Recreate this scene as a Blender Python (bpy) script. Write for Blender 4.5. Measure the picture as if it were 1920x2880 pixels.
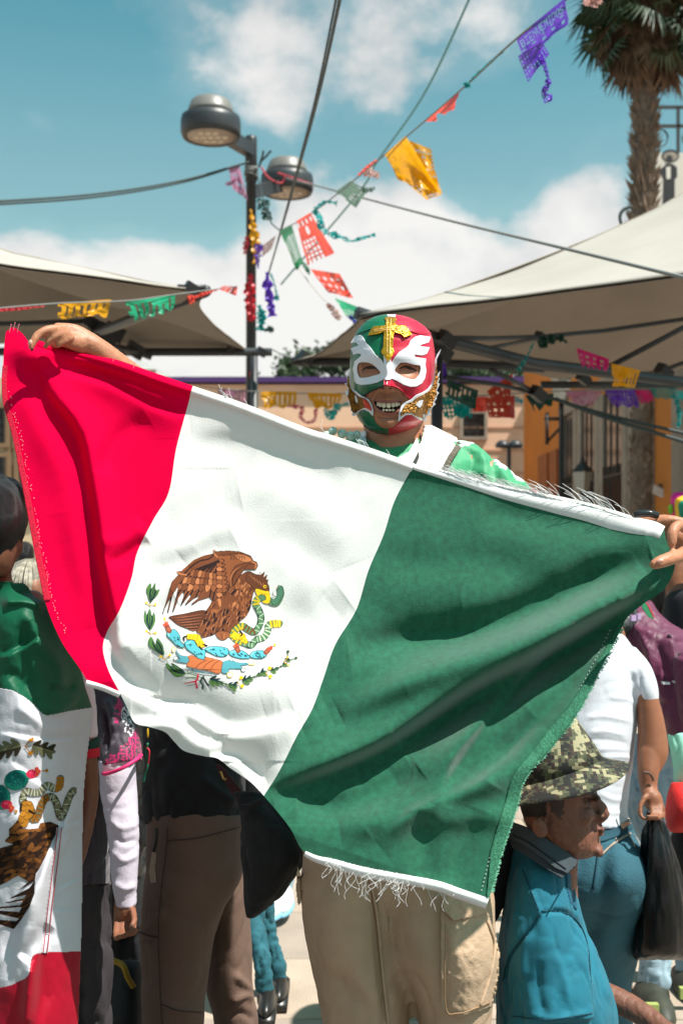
import bpy, bmesh, math, random
import numpy as np
from mathutils import Vector, Matrix
for o in list(bpy.data.objects): bpy.data.objects.remove(o)
SC = bpy.context.scene; COL = SC.collection
R = math.radians
# ---------------------------------------------------------------- camera, sky, sun, exposure
F = 3200.0; YH = 1510.0; H = 1.40          # focal length and horizon row in photo pixels, eye height
cam = bpy.data.cameras.new('camera'); camo = bpy.data.objects.new('camera', cam); COL.objects.link(camo)
camo.location = (0, 0, H); camo.rotation_euler = (R(90), 0, 0)
cam.sensor_fit = 'VERTICAL'; cam.sensor_height = 36; cam.lens = 40; cam.shift_y = (YH - 1440) / 2880
cam.clip_start = 0.05; cam.clip_end = 3000
cam.dof.use_dof = True; cam.dof.focus_distance = 1.95; cam.dof.aperture_fstop = 6.3
SC.camera = camo
SC.view_settings.view_transform = 'Standard'; SC.view_settings.look = 'None'
SC.view_settings.exposure = 0.78; SC.view_settings.gamma = 1
SUND = Vector((0.42, -0.22, 0.87)).normalized()      # towards the sun
sun_l = bpy.data.lights.new('sun', 'SUN'); sun_l.energy = 4.8; sun_l.angle = R(0.55); sun_l.color = (1, 0.955, 0.89)
suno = bpy.data.objects.new('sun', sun_l); COL.objects.link(suno)
suno.rotation_euler = SUND.to_track_quat('Z', 'Y').to_euler(); suno.location = (6, -5, 14)
W = bpy.data.worlds.new('World'); SC.world = W; W.use_nodes = True

def PX(px, py, d):                     # photo pixel + distance -> point of the place
    return Vector(((px - 960) * d / F, d, H + (YH - py) * d / F))
def PXN(px, py, d):
    px = np.asarray(px, float); py = np.asarray(py, float); d = np.asarray(d, float) + 0 * px
    return np.stack([(px - 960) * d / F, d, H + (YH - py) * d / F], -1)

def build_sky():
    nt = W.node_tree; N = nt.nodes; L = nt.links; N.clear()
    def nd(t, **k):
        n = N.new(t)
        for a, b in k.items(): setattr(n, a, b)
        return n
    def mth(op, a, b=None, c=None):
        n = nd('ShaderNodeMath', operation=op)
        for i, v in enumerate((a, b, c)):
            if v is None: continue
            if isinstance(v, (int, float)): n.inputs[i].default_value = v
            else: L.new(v, n.inputs[i])
        return n.outputs[0]
    out = nd('ShaderNodeOutputWorld'); bg = nd('ShaderNodeBackground'); bg.inputs[1].default_value = 0.08
    sky = nd('ShaderNodeTexSky', sky_type='NISHITA', sun_disc=False)
    sky.sun_elevation = math.asin(SUND.z); sky.sun_rotation = math.atan2(SUND.x, SUND.y)
    sky.air_density = 1.0; sky.dust_density = 1.2; sky.ozone_density = 1.0
    tint = nd('ShaderNodeMix', data_type='RGBA', blend_type='MULTIPLY'); tint.inputs[0].default_value = 1
    tint.inputs[7].default_value = SKYTINT
    L.new(sky.outputs[0], tint.inputs[6])
    tc = nd('ShaderNodeTexCoord'); nrm = nd('ShaderNodeVectorMath', operation='NORMALIZE')
    L.new(tc.outputs['Generated'], nrm.inputs[0]); D = nrm.outputs[0]
    sp = nd('ShaderNodeSeparateXYZ'); L.new(D, sp.inputs[0])
    mp = nd('ShaderNodeMapping'); mp.inputs['Scale'].default_value = (1, 1, 1.35); L.new(D, mp.inputs[0])
    n1 = nd('ShaderNodeTexNoise'); n1.inputs['Scale'].default_value = 7.0; n1.inputs['Detail'].default_value = 9; n1.inputs['Roughness'].default_value = 0.56
    L.new(mp.outputs[0], n1.inputs['Vector'])
    mp2 = nd('ShaderNodeMapping'); mp2.inputs['Scale'].default_value = (1, 1, 1.35); mp2.inputs['Location'].default_value = (-0.012, 0.01, -0.022); L.new(D, mp2.inputs[0])
    n2 = nd('ShaderNodeTexNoise'); n2.inputs['Scale'].default_value = 7.0; n2.inputs['Detail'].default_value = 5; n2.inputs['Roughness'].default_value = 0.56
    L.new(mp2.outputs[0], n2.inputs['Vector'])
    nb = nd('ShaderNodeTexNoise'); nb.inputs['Scale'].default_value = 2.2; nb.inputs['Detail'].default_value = 3
    L.new(D, nb.inputs['Vector'])
    bias = mth('MULTIPLY_ADD', nb.outputs[0], 0.45, -0.33)
    # a bank of cumulus low all round the horizon, thinning upward
    low = nd('ShaderNodeMapRange', clamp=True); L.new(sp.outputs[2], low.inputs[0])
    low.inputs[1].default_value = 0.30; low.inputs[2].default_value = 0.16; low.inputs[3].default_value = 0; low.inputs[4].default_value = 0.42
    bias = mth('ADD', bias, low.outputs[0])
    for (px, py, rad, amp) in CLOUDS:
        v = PX(px, py, 1.0) - Vector((0, 0, H)); v.normalize()
        dp = nd('ShaderNodeVectorMath', operation='DOT_PRODUCT'); L.new(D, dp.inputs[0]); dp.inputs[1].default_value = v
        k = 1.0 / ((rad / F) ** 2 / 2)
        e = mth('EXPONENT', mth('MULTIPLY', mth('SUBTRACT', dp.outputs['Value'], 1.0), k))
        bias = mth('MULTIPLY_ADD', e, amp, bias)
    dens = mth('ADD', n1.outputs[0], bias)
    rmp = nd('ShaderNodeMapRange', clamp=True, interpolation_type='SMOOTHSTEP'); L.new(dens, rmp.inputs[0])
    rmp.inputs[1].default_value = 0.47; rmp.inputs[2].default_value = 0.72
    thick = nd('ShaderNodeMapRange', clamp=True); L.new(mth('SUBTRACT', dens, mth('MULTIPLY', n2.outputs[0], 0.85)), thick.inputs[0])
    thick.inputs[1].default_value = 0.02; thick.inputs[2].default_value = 0.42
    ccol = nd('ShaderNodeMix', data_type='RGBA'); L.new(thick.outputs[0], ccol.inputs[0])
    ccol.inputs[6].default_value = CLOUDLO; ccol.inputs[7].default_value = CLOUDHI
    veil = nd('ShaderNodeMapRange', clamp=True, interpolation_type='SMOOTHSTEP'); L.new(sp.outputs[2], veil.inputs[0])
    veil.inputs[1].default_value = 0.50; veil.inputs[2].default_value = 0.20; veil.inputs[3].default_value = 0.0; veil.inputs[4].default_value = 0.36
    wisp = nd('ShaderNodeMapRange', clamp=True, interpolation_type='SMOOTHSTEP'); L.new(dens, wisp.inputs[0])
    wisp.inputs[1].default_value = 0.22; wisp.inputs[2].default_value = 0.62; wisp.inputs[4].default_value = 0.26
    vw = mth('MAXIMUM', veil.outputs[0], wisp.outputs[0])
    fac = mth('MAXIMUM', mth('MULTIPLY', rmp.outputs[0], 0.93), vw)
    mix = nd('ShaderNodeMix', data_type='RGBA'); L.new(fac, mix.inputs[0])
    L.new(tint.outputs[2], mix.inputs[6]); L.new(ccol.outputs[2], mix.inputs[7])
    L.new(mix.outputs[2], bg.inputs[0]); L.new(bg.outputs[0], out.inputs[0])
SKYTINT = (0.42, 1.16, 0.90, 1)
CLOUDLO = (4.7, 4.75, 4.8, 1); CLOUDHI = (7.2, 6.95, 6.75, 1)
CLOUDS = [(620, 270, 170, .24), (800, 290, 120, .12), (760, 60, 260, .08), (1080, 110, 200, .14), (1380, 130, 150, .24), (1330, 300, 90, .12),
          (95, 330, 60, .36), (170, 360, 50, .3), (450, 300, 90, .16), (60, 180, 330, -.34), (260, 520, 200, -.28), (560, 520, 180, -.2), (1330, 430, 150, -.24), (980, 430, 160, -.12),
          (140, 720, 170, .34), (420, 745, 150, .32), (1260, 620, 200, .30), (1640, 580, 160, .30), (950, 760, 250, .36), (760, 900, 200, .3), (1500, 330, 130, -.18)]
build_sky()

# ---------------------------------------------------------------- helpers
rng = np.random.default_rng(7); random.seed(7)
def s2l(c):
    c = np.asarray(c, float) / 255.0
    return np.where(c <= 0.04045, c / 12.92, ((c + 0.055) / 1.055) ** 2.4)
def hx(r, g, b, k=1.0):
    l = s2l((r, g, b)) * k
    return (float(l[0]), float(l[1]), float(l[2]), 1)
def vn(p, seed=0):                     # value noise in 3-D, about -1..1
    p = np.asarray(p, float); i = np.floor(p).astype(np.int64); f = p - i; f = f * f * (3 - 2 * f)
    def h(a, b, c):
        n = (a * 374761393 + b * 668265263 + c * 2147483647 + seed * 974634777) & 0xffffffff
        n = ((n ^ (n >> 13)) * 1274126177) & 0xffffffff
        return ((n ^ (n >> 16)) & 0xffff) / 32767.5 - 1
    r = 0
    for dx in (0, 1):
        for dy in (0, 1):
            for dz in (0, 1):
                w = (f[..., 0] if dx else 1 - f[..., 0]) * (f[..., 1] if dy else 1 - f[..., 1]) * (f[..., 2] if dz else 1 - f[..., 2])
                r = r + w * h(i[..., 0] + dx, i[..., 1] + dy, i[..., 2] + dz)
    return r
def fbm(p, seed=0, o=3):
    r = 0; a = 1
    for k in range(o): r = r + a * vn(np.asarray(p) * 2 ** k, seed + k * 17); a *= .5
    return r / 1.75
def spl(pts, n=12, closed=False):      # Catmull-Rom through rows of numbers
    P = np.asarray(pts, float)
    if closed: Q = np.vstack([P[-1:], P, P[:2]])
    else: Q = np.vstack([2 * P[:1] - P[1:2], P, 2 * P[-1:] - P[-2:-1]])
    out = []
    for i in range(1, len(Q) - 2):
        t = np.linspace(0, 1, n, endpoint=False)[:, None]
        a, b, c, d = Q[i - 1], Q[i], Q[i + 1], Q[i + 2]
        out.append(.5 * (2 * b + (c - a) * t + (2 * a - 5 * b + 4 * c - d) * t * t + (3 * b - a - 3 * c + d) * t ** 3))
    if not closed: out.append(Q[-2:-1])
    return np.vstack(out)
def resamp(pts, n):                    # equal steps along a polyline
    P = np.asarray(pts, float); s = np.r_[0, np.cumsum(np.linalg.norm(np.diff(P[:, :2], axis=0), axis=1))]
    t = np.linspace(0, s[-1], n)
    return np.stack([np.interp(t, s, P[:, k]) for k in range(P.shape[1])], -1)
def inpoly(x, y, poly):
    P = np.asarray(poly, float); r = np.zeros(np.shape(x), bool)
    x0, y0 = P[:, 0].min(), P[:, 1].min(); x1, y1 = P[:, 0].max(), P[:, 1].max()
    m = (x >= x0) & (x <= x1) & (y >= y0) & (y <= y1)
    X = x[m]; Y = y[m]; c = np.zeros(X.shape, bool)
    for i in range(len(P)):
        ax, ay = P[i]; bx, by = P[(i + 1) % len(P)]
        if ay == by: continue
        k = (ay > Y) != (by > Y)
        c ^= k & (X < (bx - ax) * (Y - ay) / (by - ay) + ax)
    r[m] = c; return r
def segdist(x, y, pts):                # distance and side to a polyline
    P = np.asarray(pts, float); best = np.full(np.shape(x), 1e9); sg = np.zeros(np.shape(x)); par = np.zeros(np.shape(x)); L = 0
    tot = np.linalg.norm(np.diff(P[:, :2], axis=0), axis=1).sum()
    for i in range(len(P) - 1):
        ax, ay = P[i][:2]; bx, by = P[i + 1][:2]; dx, dy = bx - ax, by - ay; l2 = dx * dx + dy * dy + 1e-9
        t = np.clip(((x - ax) * dx + (y - ay) * dy) / l2, 0, 1)
        q = np.hypot(x - ax - t * dx, y - ay - t * dy); m = q < best
        best = np.where(m, q, best); sg = np.where(m, np.sign(dx * (y - ay) - dy * (x - ax)), sg)
        par = np.where(m, (L + t * l2 ** .5) / tot, par); L += l2 ** .5
    return best, sg, par

def mkmesh(name, V, Fc, smooth=True, col=None, cname='Col'):
    V = np.asarray(V, float).reshape(-1, 3); me = bpy.data.meshes.new(name)
    if isinstance(Fc, np.ndarray):
        k = Fc.shape[1]; nf = len(Fc)
        me.vertices.add(len(V)); me.vertices.foreach_set('co', V.ravel())
        me.loops.add(nf * k); me.loops.foreach_set('vertex_index', Fc.astype(np.int32).ravel())
        me.polygons.add(nf); me.polygons.foreach_set('loop_start', np.arange(0, nf * k, k, dtype=np.int32))
        me.update(calc_edges=True)
    else: me.from_pydata(V.tolist(), [], [list(map(int, f)) for f in Fc]); me.update()
    me.validate()
    if smooth and len(me.polygons): me.polygons.foreach_set('use_smooth', np.ones(len(me.polygons), bool))
    if col is not None: setcol(me, col, cname)
    return me
def setcol(me, col, cname='Col'):
    a = me.attributes.new(cname, 'FLOAT_COLOR', 'POINT'); c = np.ones((len(me.vertices), 4)); c[:, :3] = np.asarray(col)[:, :3]
    a.data.foreach_set('color', c.ravel())
def link(name, me, m=None, parent=None):
    o = bpy.data.objects.new(name, me); COL.objects.link(o)
    if m is not None:
        me.materials.clear(); me.materials.append(m)
    if parent is not None:
        o.parent = parent
        o.matrix_parent_inverse = Matrix.Translation(-parent.location)
    return o
def obj(name, V, Fc, m, parent=None, smooth=True, col=None): return link(name, mkmesh(name, V, Fc, smooth, col), m, parent)
def tag(o, label=None, cat=None, group=None, kind=None):
    if label: o['label'] = label
    if cat: o['category'] = cat
    if group: o['group'] = group
    if kind: o['kind'] = kind
    return o
def thing(name, label, cat, loc=(0, 0, 0), group=None):
    o = bpy.data.objects.new(name, None); COL.objects.link(o); o.location = loc; o.empty_display_size = .1
    return tag(o, label, cat, group)
class MB:                              # collects simple solids into one mesh
    def __init__(s): s.V = []; s.F = []; s.n = 0
    def add(s, V, Fc):
        V = np.asarray(V, float).reshape(-1, 3); s.V.append(V); s.F += [[int(i) + s.n for i in f] for f in Fc]; s.n += len(V); return s
    def box(s, c, h, rz=0, rot=None):
        V = np.array([(x, y, z) for x in (-1, 1) for y in (-1, 1) for z in (-1, 1)], float) * np.asarray(h)
        if rz: a = math.cos(rz), math.sin(rz); V = np.stack([V[:, 0] * a[0] - V[:, 1] * a[1], V[:, 0] * a[1] + V[:, 1] * a[0], V[:, 2]], -1)
        if rot is not None: V = V @ np.array(rot.to_3x3()).T
        return s.add(V + np.asarray(c), [(0, 1, 3, 2), (4, 6, 7, 5), (0, 4, 5, 1), (2, 3, 7, 6), (0, 2, 6, 4), (1, 5, 7, 3)])
    def tube(s, pts, rad, n=8, cap=True, round_=False):
        V, Fc = tubegeo(pts, rad, n, round_); return s.add(V, Fc)
    def lathe(s, c, prof, n=28):
        V = []; Fc = []
        for (r, z) in prof:
            for k in range(n): a = 2 * math.pi * k / n; V.append((c[0] + r * math.cos(a), c[1] + r * math.sin(a), c[2] + z))
        for i in range(len(prof) - 1):
            for k in range(n): Fc.append((i * n + k, i * n + (k + 1) % n, (i + 1) * n + (k + 1) % n, (i + 1) * n + k))
        Fc.append(tuple(range(n))[::-1]); Fc.append(tuple((len(prof) - 1) * n + k for k in range(n)))
        return s.add(V, Fc)
    def ell(s, c, r, nu=16, nv=10, rot=None):
        V = []; Fc = []
        for j in range(nv + 1):
            b = math.pi * j / nv
            for i in range(nu): a = 2 * math.pi * i / nu; V.append((math.sin(b) * math.cos(a) * r[0], math.sin(b) * math.sin(a) * r[1], math.cos(b) * r[2]))
        for j in range(nv):
            for i in range(nu): Fc.append((j * nu + i, (j + 1) * nu + i, (j + 1) * nu + (i + 1) % nu, j * nu + (i + 1) % nu))
        V = np.array(V)
        if rot is not None: V = V @ np.array(rot.to_3x3()).T
        return s.add(V + np.asarray(c), Fc)
    def build(s, name, m, parent=None, smooth=False): return obj(name, np.vstack(s.V), s.F, m, parent, smooth)
def tubegeo(pts, rad, n=10, round_=False):
    P = np.asarray(pts, float); rad = np.asarray(rad, float)
    if rad.ndim == 0: rad = np.full((len(P), 2), float(rad))
    elif rad.ndim == 1: rad = np.stack([rad, rad], -1)
    if round_:
        for e in (0, 1):
            a, b = (P[0], P[1]) if e == 0 else (P[-1], P[-2]); r = rad[0] if e == 0 else rad[-1]
            t = (a - b) / (np.linalg.norm(a - b) + 1e-9); rm = float(r.mean())
            ex = [a + t * rm * k for k in (.5, .85, .99)]; er = [r * k for k in (.87, .53, .14)]
            if e == 0: P = np.vstack([ex[::-1], P]); rad = np.vstack([er[::-1], rad])
            else: P = np.vstack([P, ex]); rad = np.vstack([rad, er])
    T = np.gradient(P, axis=0); T /= np.linalg.norm(T, axis=1)[:, None] + 1e-9
    V = []; prev = None
    for i in range(len(P)):
        s = np.cross((0, 1.0, 0), T[i])
        if np.linalg.norm(s) < .25: s = prev if prev is not None else np.array((1.0, 0, 0))
        s = s - T[i] * s.dot(T[i]); s /= np.linalg.norm(s) + 1e-9
        if prev is not None and s.dot(prev) < 0: s = -s
        prev = s; b = np.cross(T[i], s)
        for k in range(n):
            a = 2 * math.pi * k / n; V.append(P[i] + s * rad[i, 0] * math.cos(a) + b * rad[i, 1] * math.sin(a))
    Fc = []
    for i in range(len(P) - 1):
        for k in range(n): Fc.append((i * n + k, (i + 1) * n + k, (i + 1) * n + (k + 1) % n, i * n + (k + 1) % n))
    Fc.append(tuple(range(n))); Fc.append(tuple((len(P) - 1) * n + k for k in range(n))[::-1])
    return np.array(V), Fc
def tpx(rows, n=6, ns=18, round_=True):   # limb from (px, py, distance, width px[, depth ratio]) rows
    A = np.array([list(r) + [1.0] * (5 - len(r)) for r in rows], float)
    A = spl(A, n) if n > 1 else A
    P = PXN(A[:, 0], A[:, 1], A[:, 2]); a = A[:, 3] / 2 * A[:, 2] / F
    return tubegeo(P, np.stack([a, a * A[:, 4]], -1), ns, round_)
def rowloft(rows, n=6, ns=40, e=2.0):      # trunk from (py, px left, px right, distance, half depth m) rows
    A = spl(np.array(rows, float), n); V = []; Fc = []
    t = np.linspace(0, 2 * np.pi, ns, endpoint=False); ct, st = np.cos(t), np.sin(t)
    c = np.sign(ct) * np.abs(ct) ** (2 / e); s = np.sign(st) * np.abs(st) ** (2 / e)
    for (y, l, r, d, b) in A:
        V.append(PXN((l + r) / 2 + (r - l) / 2 * c, y + 0 * c, d + b * s))
    for i in range(len(A) - 1):
        for k in range(ns): Fc.append((i * ns + k, i * ns + (k + 1) % ns, (i + 1) * ns + (k + 1) % ns, (i + 1) * ns + k))
    Fc.append(tuple(range(ns))[::-1]); Fc.append(tuple((len(A) - 1) * ns + k for k in range(ns)))
    return np.vstack(V), Fc
def raysurf(o, fallback=3.0):          # distance of a finished surface along a photo pixel's line of sight
    from mathutils.bvhtree import BVHTree
    me = o.data; T = BVHTree.FromPolygons([v.co.copy() for v in me.vertices], [tuple(p.vertices) for p in me.polygons]); og = Vector((0, 0, H))
    def f(x, y):
        r = []; last = fallback
        for a, b in zip(np.ravel(x), np.ravel(y)):
            h = T.ray_cast(og, (PX(a, b, 1.0) - og).normalized())[0]
            if h is not None: last = h.y
            r.append(last)
        return np.array(r).reshape(np.shape(x))
    return f
def proj(V):
    V = np.asarray(V); return 960 + F * V[:, 0] / V[:, 1], YH - F * (V[:, 2] - H) / V[:, 1]
def blob(name, parts, voxel, smooth, m, parent=None, disp=None, colf=None, cut=None):
    """union of closed solids, remeshed into one continuous skin"""
    b = MB()
    for V, Fc in parts: b.add(V, Fc)
    me = bpy.data.meshes.new('tmp'); me.from_pydata(np.vstack(b.V).tolist(), [], b.F); me.update()
    bm = bmesh.new(); bm.from_mesh(me); bmesh.ops.recalc_face_normals(bm, faces=bm.faces); bm.to_mesh(me); bm.free()
    o = bpy.data.objects.new('tmp', me); COL.objects.link(o)
    md = o.modifiers.new('r', 'REMESH'); md.mode = 'VOXEL'; md.voxel_size = voxel; md.adaptivity = 0
    if smooth: sm = o.modifiers.new('s', 'SMOOTH'); sm.iterations = smooth; sm.factor = .5
    dg = bpy.context.evaluated_depsgraph_get(); dg.update()
    me2 = bpy.data.meshes.new_from_object(o.evaluated_get(dg)); bpy.data.objects.remove(o); bpy.data.meshes.remove(me)
    n = len(me2.vertices); V = np.empty(n * 3); me2.vertices.foreach_get('co', V); V = V.reshape(-1, 3)
    if disp is not None:
        N = np.empty(n * 3); me2.vertices.foreach_get('normal', N); N = N.reshape(-1, 3)
        V = disp(V, N); me2.vertices.foreach_set('co', V.ravel())
    if cut is not None:
        bm = bmesh.new(); bm.from_mesh(me2); kill = cut(V); bm.verts.ensure_lookup_table()
        bmesh.ops.delete(bm, geom=[bm.verts[i] for i in np.nonzero(kill)[0]], context='VERTS'); bm.to_mesh(me2); bm.free()
        n = len(me2.vertices); V = np.empty(n * 3); me2.vertices.foreach_get('co', V); V = V.reshape(-1, 3)
    me2.polygons.foreach_set('use_smooth', np.ones(len(me2.polygons), bool)); me2.name = name; me2.update()
    if colf is not None: setcol(me2, colf(V))
    return link(name, me2, m, parent)
def sheet(name, poly, step, depth, m, parent=None, thick=.002, holes=(), colf=None, smooth=True):
    """cloth or leather piece: outline in photo pixels laid on a curved surface depth(px, py)"""
    P = np.asarray(poly, float); x0, y0 = P.min(0) - step; x1, y1 = P.max(0) + step
    xs = np.arange(x0, x1 + step, step); ys = np.arange(y0, y1 + step, step); X, Y = np.meshgrid(xs, ys)
    cx = (X[:-1, :-1] + X[1:, 1:]) / 2; cy = (Y[:-1, :-1] + Y[1:, 1:]) / 2
    k = inpoly(cx, cy, P)
    for h in holes: k &= ~inpoly(cx, cy, h)
    return gridobj(name, X, Y, k, depth, m, parent, thick, colf, smooth)
def gridobj(name, X, Y, keep, depth, m, parent=None, thick=.002, colf=None, smooth=True, col=None):
    h, w = X.shape; idx = np.arange(h * w).reshape(h, w)
    q = np.stack([idx[:-1, :-1], idx[1:, :-1], idx[1:, 1:], idx[:-1, 1:]], -1)[keep]
    u, inv = np.unique(q.ravel(), return_inverse=True); x = X.ravel()[u]; y = Y.ravel()[u]
    V = PXN(x, y, depth(x, y)); c = None
    if colf is not None: c = colf(x, y)
    if col is not None: c = col.reshape(-1, 3)[u]
    o = obj(name, V, inv.reshape(-1, 4), m, parent, smooth, c)
    if thick: md = o.modifiers.new('thickness', 'SOLIDIFY'); md.thickness = thick; md.offset = -1
    return o
# ---------------------------------------------------------------- materials
MATS = {}
def mat(name, c, rough=.7, var=.0, vs=8., bump=.0, bs=40., metal=0., sheen=0., trans=0., spec=.5, attr=None, emit=0, sss=0, coat=0, vdet=4, bdet=4, stretch=None, weave=0, alpha=None, c2=None):
    if name in MATS: return MATS[name]
    m = bpy.data.materials.new(name); m.use_nodes = True; nt = m.node_tree; N = nt.nodes; L = nt.links; b = N['Principled BSDF']
    b.inputs['Roughness'].default_value = rough; b.inputs['Metallic'].default_value = metal; b.inputs['Specular IOR Level'].default_value = spec
    c = tuple(c) if len(c) == 4 else tuple(c) + (1,)
    b.inputs['Base Color'].default_value = c
    tc = N.new('ShaderNodeTexCoord'); vec = tc.outputs['Object']
    if stretch:
        mp = N.new('ShaderNodeMapping'); mp.inputs['Scale'].default_value = stretch; L.new(vec, mp.inputs[0]); vec = mp.outputs[0]
    colout = None
    if attr:
        a = N.new('ShaderNodeAttribute'); a.attribute_name = attr; colout = a.outputs['Color']
    if var or c2:
        n = N.new('ShaderNodeTexNoise'); n.inputs['Scale'].default_value = vs; n.inputs['Detail'].default_value = vdet; n.inputs['Roughness'].default_value = .6; L.new(vec, n.inputs['Vector'])
        mr = N.new('ShaderNodeMapRange'); L.new(n.outputs[0], mr.inputs[0]); mr.inputs[1].default_value = .3; mr.inputs[2].default_value = .7
        if c2:
            mx = N.new('ShaderNodeMix'); mx.data_type = 'RGBA'; L.new(mr.outputs[0], mx.inputs[0]); mx.inputs[6].default_value = c; mx.inputs[7].default_value = c2; colout = mx.outputs[2]
        else:
            mr.inputs[3].default_value = 1 - var; mr.inputs[4].default_value = 1 + var
            mx = N.new('ShaderNodeMix'); mx.data_type = 'RGBA'; mx.blend_type = 'MULTIPLY'; mx.inputs[0].default_value = 1
            if colout: L.new(colout, mx.inputs[6])
            else: mx.inputs[6].default_value = c
            L.new(mr.outputs[0], mx.inputs[7]); colout = mx.outputs[2]
    if colout: L.new(colout, b.inputs['Base Color'])
    nrm = None
    if bump:
        n = N.new('ShaderNodeTexNoise'); n.inputs['Scale'].default_value = bs; n.inputs['Detail'].default_value = bdet; L.new(vec, n.inputs['Vector'])
        bp = N.new('ShaderNodeBump'); bp.inputs['Strength'].default_value = bump; bp.inputs['Distance'].default_value = .01; L.new(n.outputs[0], bp.inputs['Height']); nrm = bp.outputs[0]
    if weave:
        wv = N.new('ShaderNodeTexWave'); wv.inputs['Scale'].default_value = weave; wv.inputs['Distortion'].default_value = .6; wv.bands_direction = 'X'; L.new(tc.outputs['Object'], wv.inputs['Vector'])
        wz = N.new('ShaderNodeTexWave'); wz.inputs['Scale'].default_value = weave; wz.inputs['Distortion'].default_value = .6; wz.bands_direction = 'Z'; L.new(tc.outputs['Object'], wz.inputs['Vector'])
        ad = N.new('ShaderNodeMath'); ad.operation = 'ADD'; L.new(wv.outputs['Fac'], ad.inputs[0]); L.new(wz.outputs['Fac'], ad.inputs[1])
        bp2 = N.new('ShaderNodeBump'); bp2.inputs['Strength'].default_value = .25; bp2.inputs['Distance'].default_value = .0015; L.new(ad.outputs[0], bp2.inputs['Height'])
        if nrm: L.new(nrm, bp2.inputs['Normal'])
        nrm = bp2.outputs[0]
    if nrm: L.new(nrm, b.inputs['Normal'])
    if sheen: b.inputs['Sheen Weight'].default_value = sheen; b.inputs['Sheen Roughness'].default_value = .5
    if coat: b.inputs['Coat Weight'].default_value = coat; b.inputs['Coat Roughness'].default_value = .15
    if sss: b.inputs['Subsurface Weight'].default_value = sss; b.inputs['Subsurface Radius'].default_value = (.012, .005, .003); b.inputs['Subsurface Scale'].default_value = .5
    if alpha: b.inputs['Alpha'].default_value = alpha
    if emit: b.inputs['Emission Color'].default_value = c; b.inputs['Emission Strength'].default_value = emit
    if trans:
        t = N.new('ShaderNodeBsdfTranslucent'); t.inputs[0].default_value = c
        if colout: L.new(colout, t.inputs[0])
        if nrm: L.new(nrm, t.inputs['Normal'])
        ms = N.new('ShaderNodeMixShader'); ms.inputs[0].default_value = trans; L.new(b.outputs[0], ms.inputs[1]); L.new(t.outputs[0], ms.inputs[2]); L.new(ms.outputs[0], N['Material Output'].inputs[0])
    MATS[name] = m; return m
M_black = mat('black_paint', (.02, .021, .023), .45, .2, 6)
M_dark = mat('dark_steel', (.035, .038, .042), .42, .25, 5, bump=.1, bs=60)
M_lampgrey = mat('lamp_grey', (.17, .16, .145), .42, .12, 9)
M_cable = mat('cable', (.03, .045, .045), .6)
M_cord = mat('grey_cord', (.22, .22, .21), .8)
M_white = mat('white_plain', (.78, .78, .76), .7, .05)
# ---------------------------------------------------------------- ground
M_ground = mat('pavement_stone', hx(150, 136, 122), .85, .16, 3, bump=.25, bs=120)
M_joint = mat('joint', (.11, .095, .08), .95, .2, 20)
g = obj('pavement', [(-300, -40, -.014), (300, -40, -.014), (300, 600, -.014), (-300, 600, -.014)], [(0, 1, 2, 3)], M_joint, None, False); tag(g, kind='structure')
g2 = obj('plaza', [(-300, 8.48, -.004), (300, 8.48, -.004), (300, 600, -.004), (-300, 600, -.004)], [(0, 1, 2, 3)], M_ground, None, False); tag(g2, kind='structure')
slabs = []
for v in range(3):
    b = MB(); bm = bmesh.new(); bmesh.ops.create_cube(bm, size=1)
    for w in bm.verts: w.co.x *= .592; w.co.y *= .462; w.co.z *= .05
    bmesh.ops.bevel(bm, geom=list(bm.edges), offset=.004, segments=1, affect='EDGES'); me = bpy.data.meshes.new('paving_slab'); bm.to_mesh(me); bm.free()
    me.materials.append(mat('slab_%d' % v, hx(*[(164, 148, 133), (152, 138, 126), (170, 153, 136)][v]), .86, .14, 5, bump=.35, bs=160)); slabs.append(me)
for j in range(-3, 11):
    for i in range(-4, 5):
        o = link('paving_slab', random.choice(slabs), None, g)
        o.location = (i * .6 + (.3 if j % 2 else 0), 3.31 + .47 * j + .235, -.026 + random.uniform(-.0015, .0015)); o.rotation_euler = (random.uniform(-.003, .003), random.uniform(-.003, .003), 0)
# ---------------------------------------------------------------- buildings
M_peach = mat('peach_plaster', hx(224, 184, 156), .9, .07, 1.2, bump=.2, bs=30)
M_purple = mat('purple_paint', hx(70, 40, 100), .7, .1, 3)
M_orange = mat('orange_plaster', hx(198, 118, 40), .88, .10, .9, bump=.2, bs=25)
M_stone = mat('grey_stone', hx(150, 136, 122), .9, .18, 3, bump=.3, bs=30)
M_beige = mat('beige_plaster', hx(205, 182, 150), .9, .08, 1.5)
M_cream = mat('cream_plaster', hx(206, 200, 190), .9, .06, 1.5)
M_glass = mat('dark_glass', (.025, .028, .03), .12, .3, 2)
M_iron = mat('iron', (.025, .022, .02), .6)
def windows(parent, facing, specs, frame_m, bars=0):
    for (c, w, h) in specs:
        if facing == 'y':
            f = MB(); t = .07
            for s in (-1, 1): f.box((c[0] + s * (w / 2 + t / 2), c[1] - .04, c[2]), (t / 2, .06, h / 2 + t)); f.box((c[0], c[1] - .045, c[2] + s * (h / 2 + t / 2)), (w / 2, .06, t / 2))
            fo = f.build('window', frame_m, parent)
            p = MB(); p.box((c[0], c[1] - .012, c[2]), (w / 2, .01, h / 2)); p.build('pane', M_glass, fo)
            b = MB()
            for k in range(1, 3): b.box((c[0] - w / 2 + w * k / 3, c[1] - .035, c[2]), (.015, .012, h / 2 - .002))
            for k in range(1, 4): b.box((c[0], c[1] - .036, c[2] - h / 2 + h * k / 4), (w / 2 - .002, .011, .015))
            b.build('glazing_bars', M_iron, fo)
pb = thing('peach_building', 'long low peach building with purple cornice behind the lamp post', 'building', (.6, 26, 0))
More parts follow.
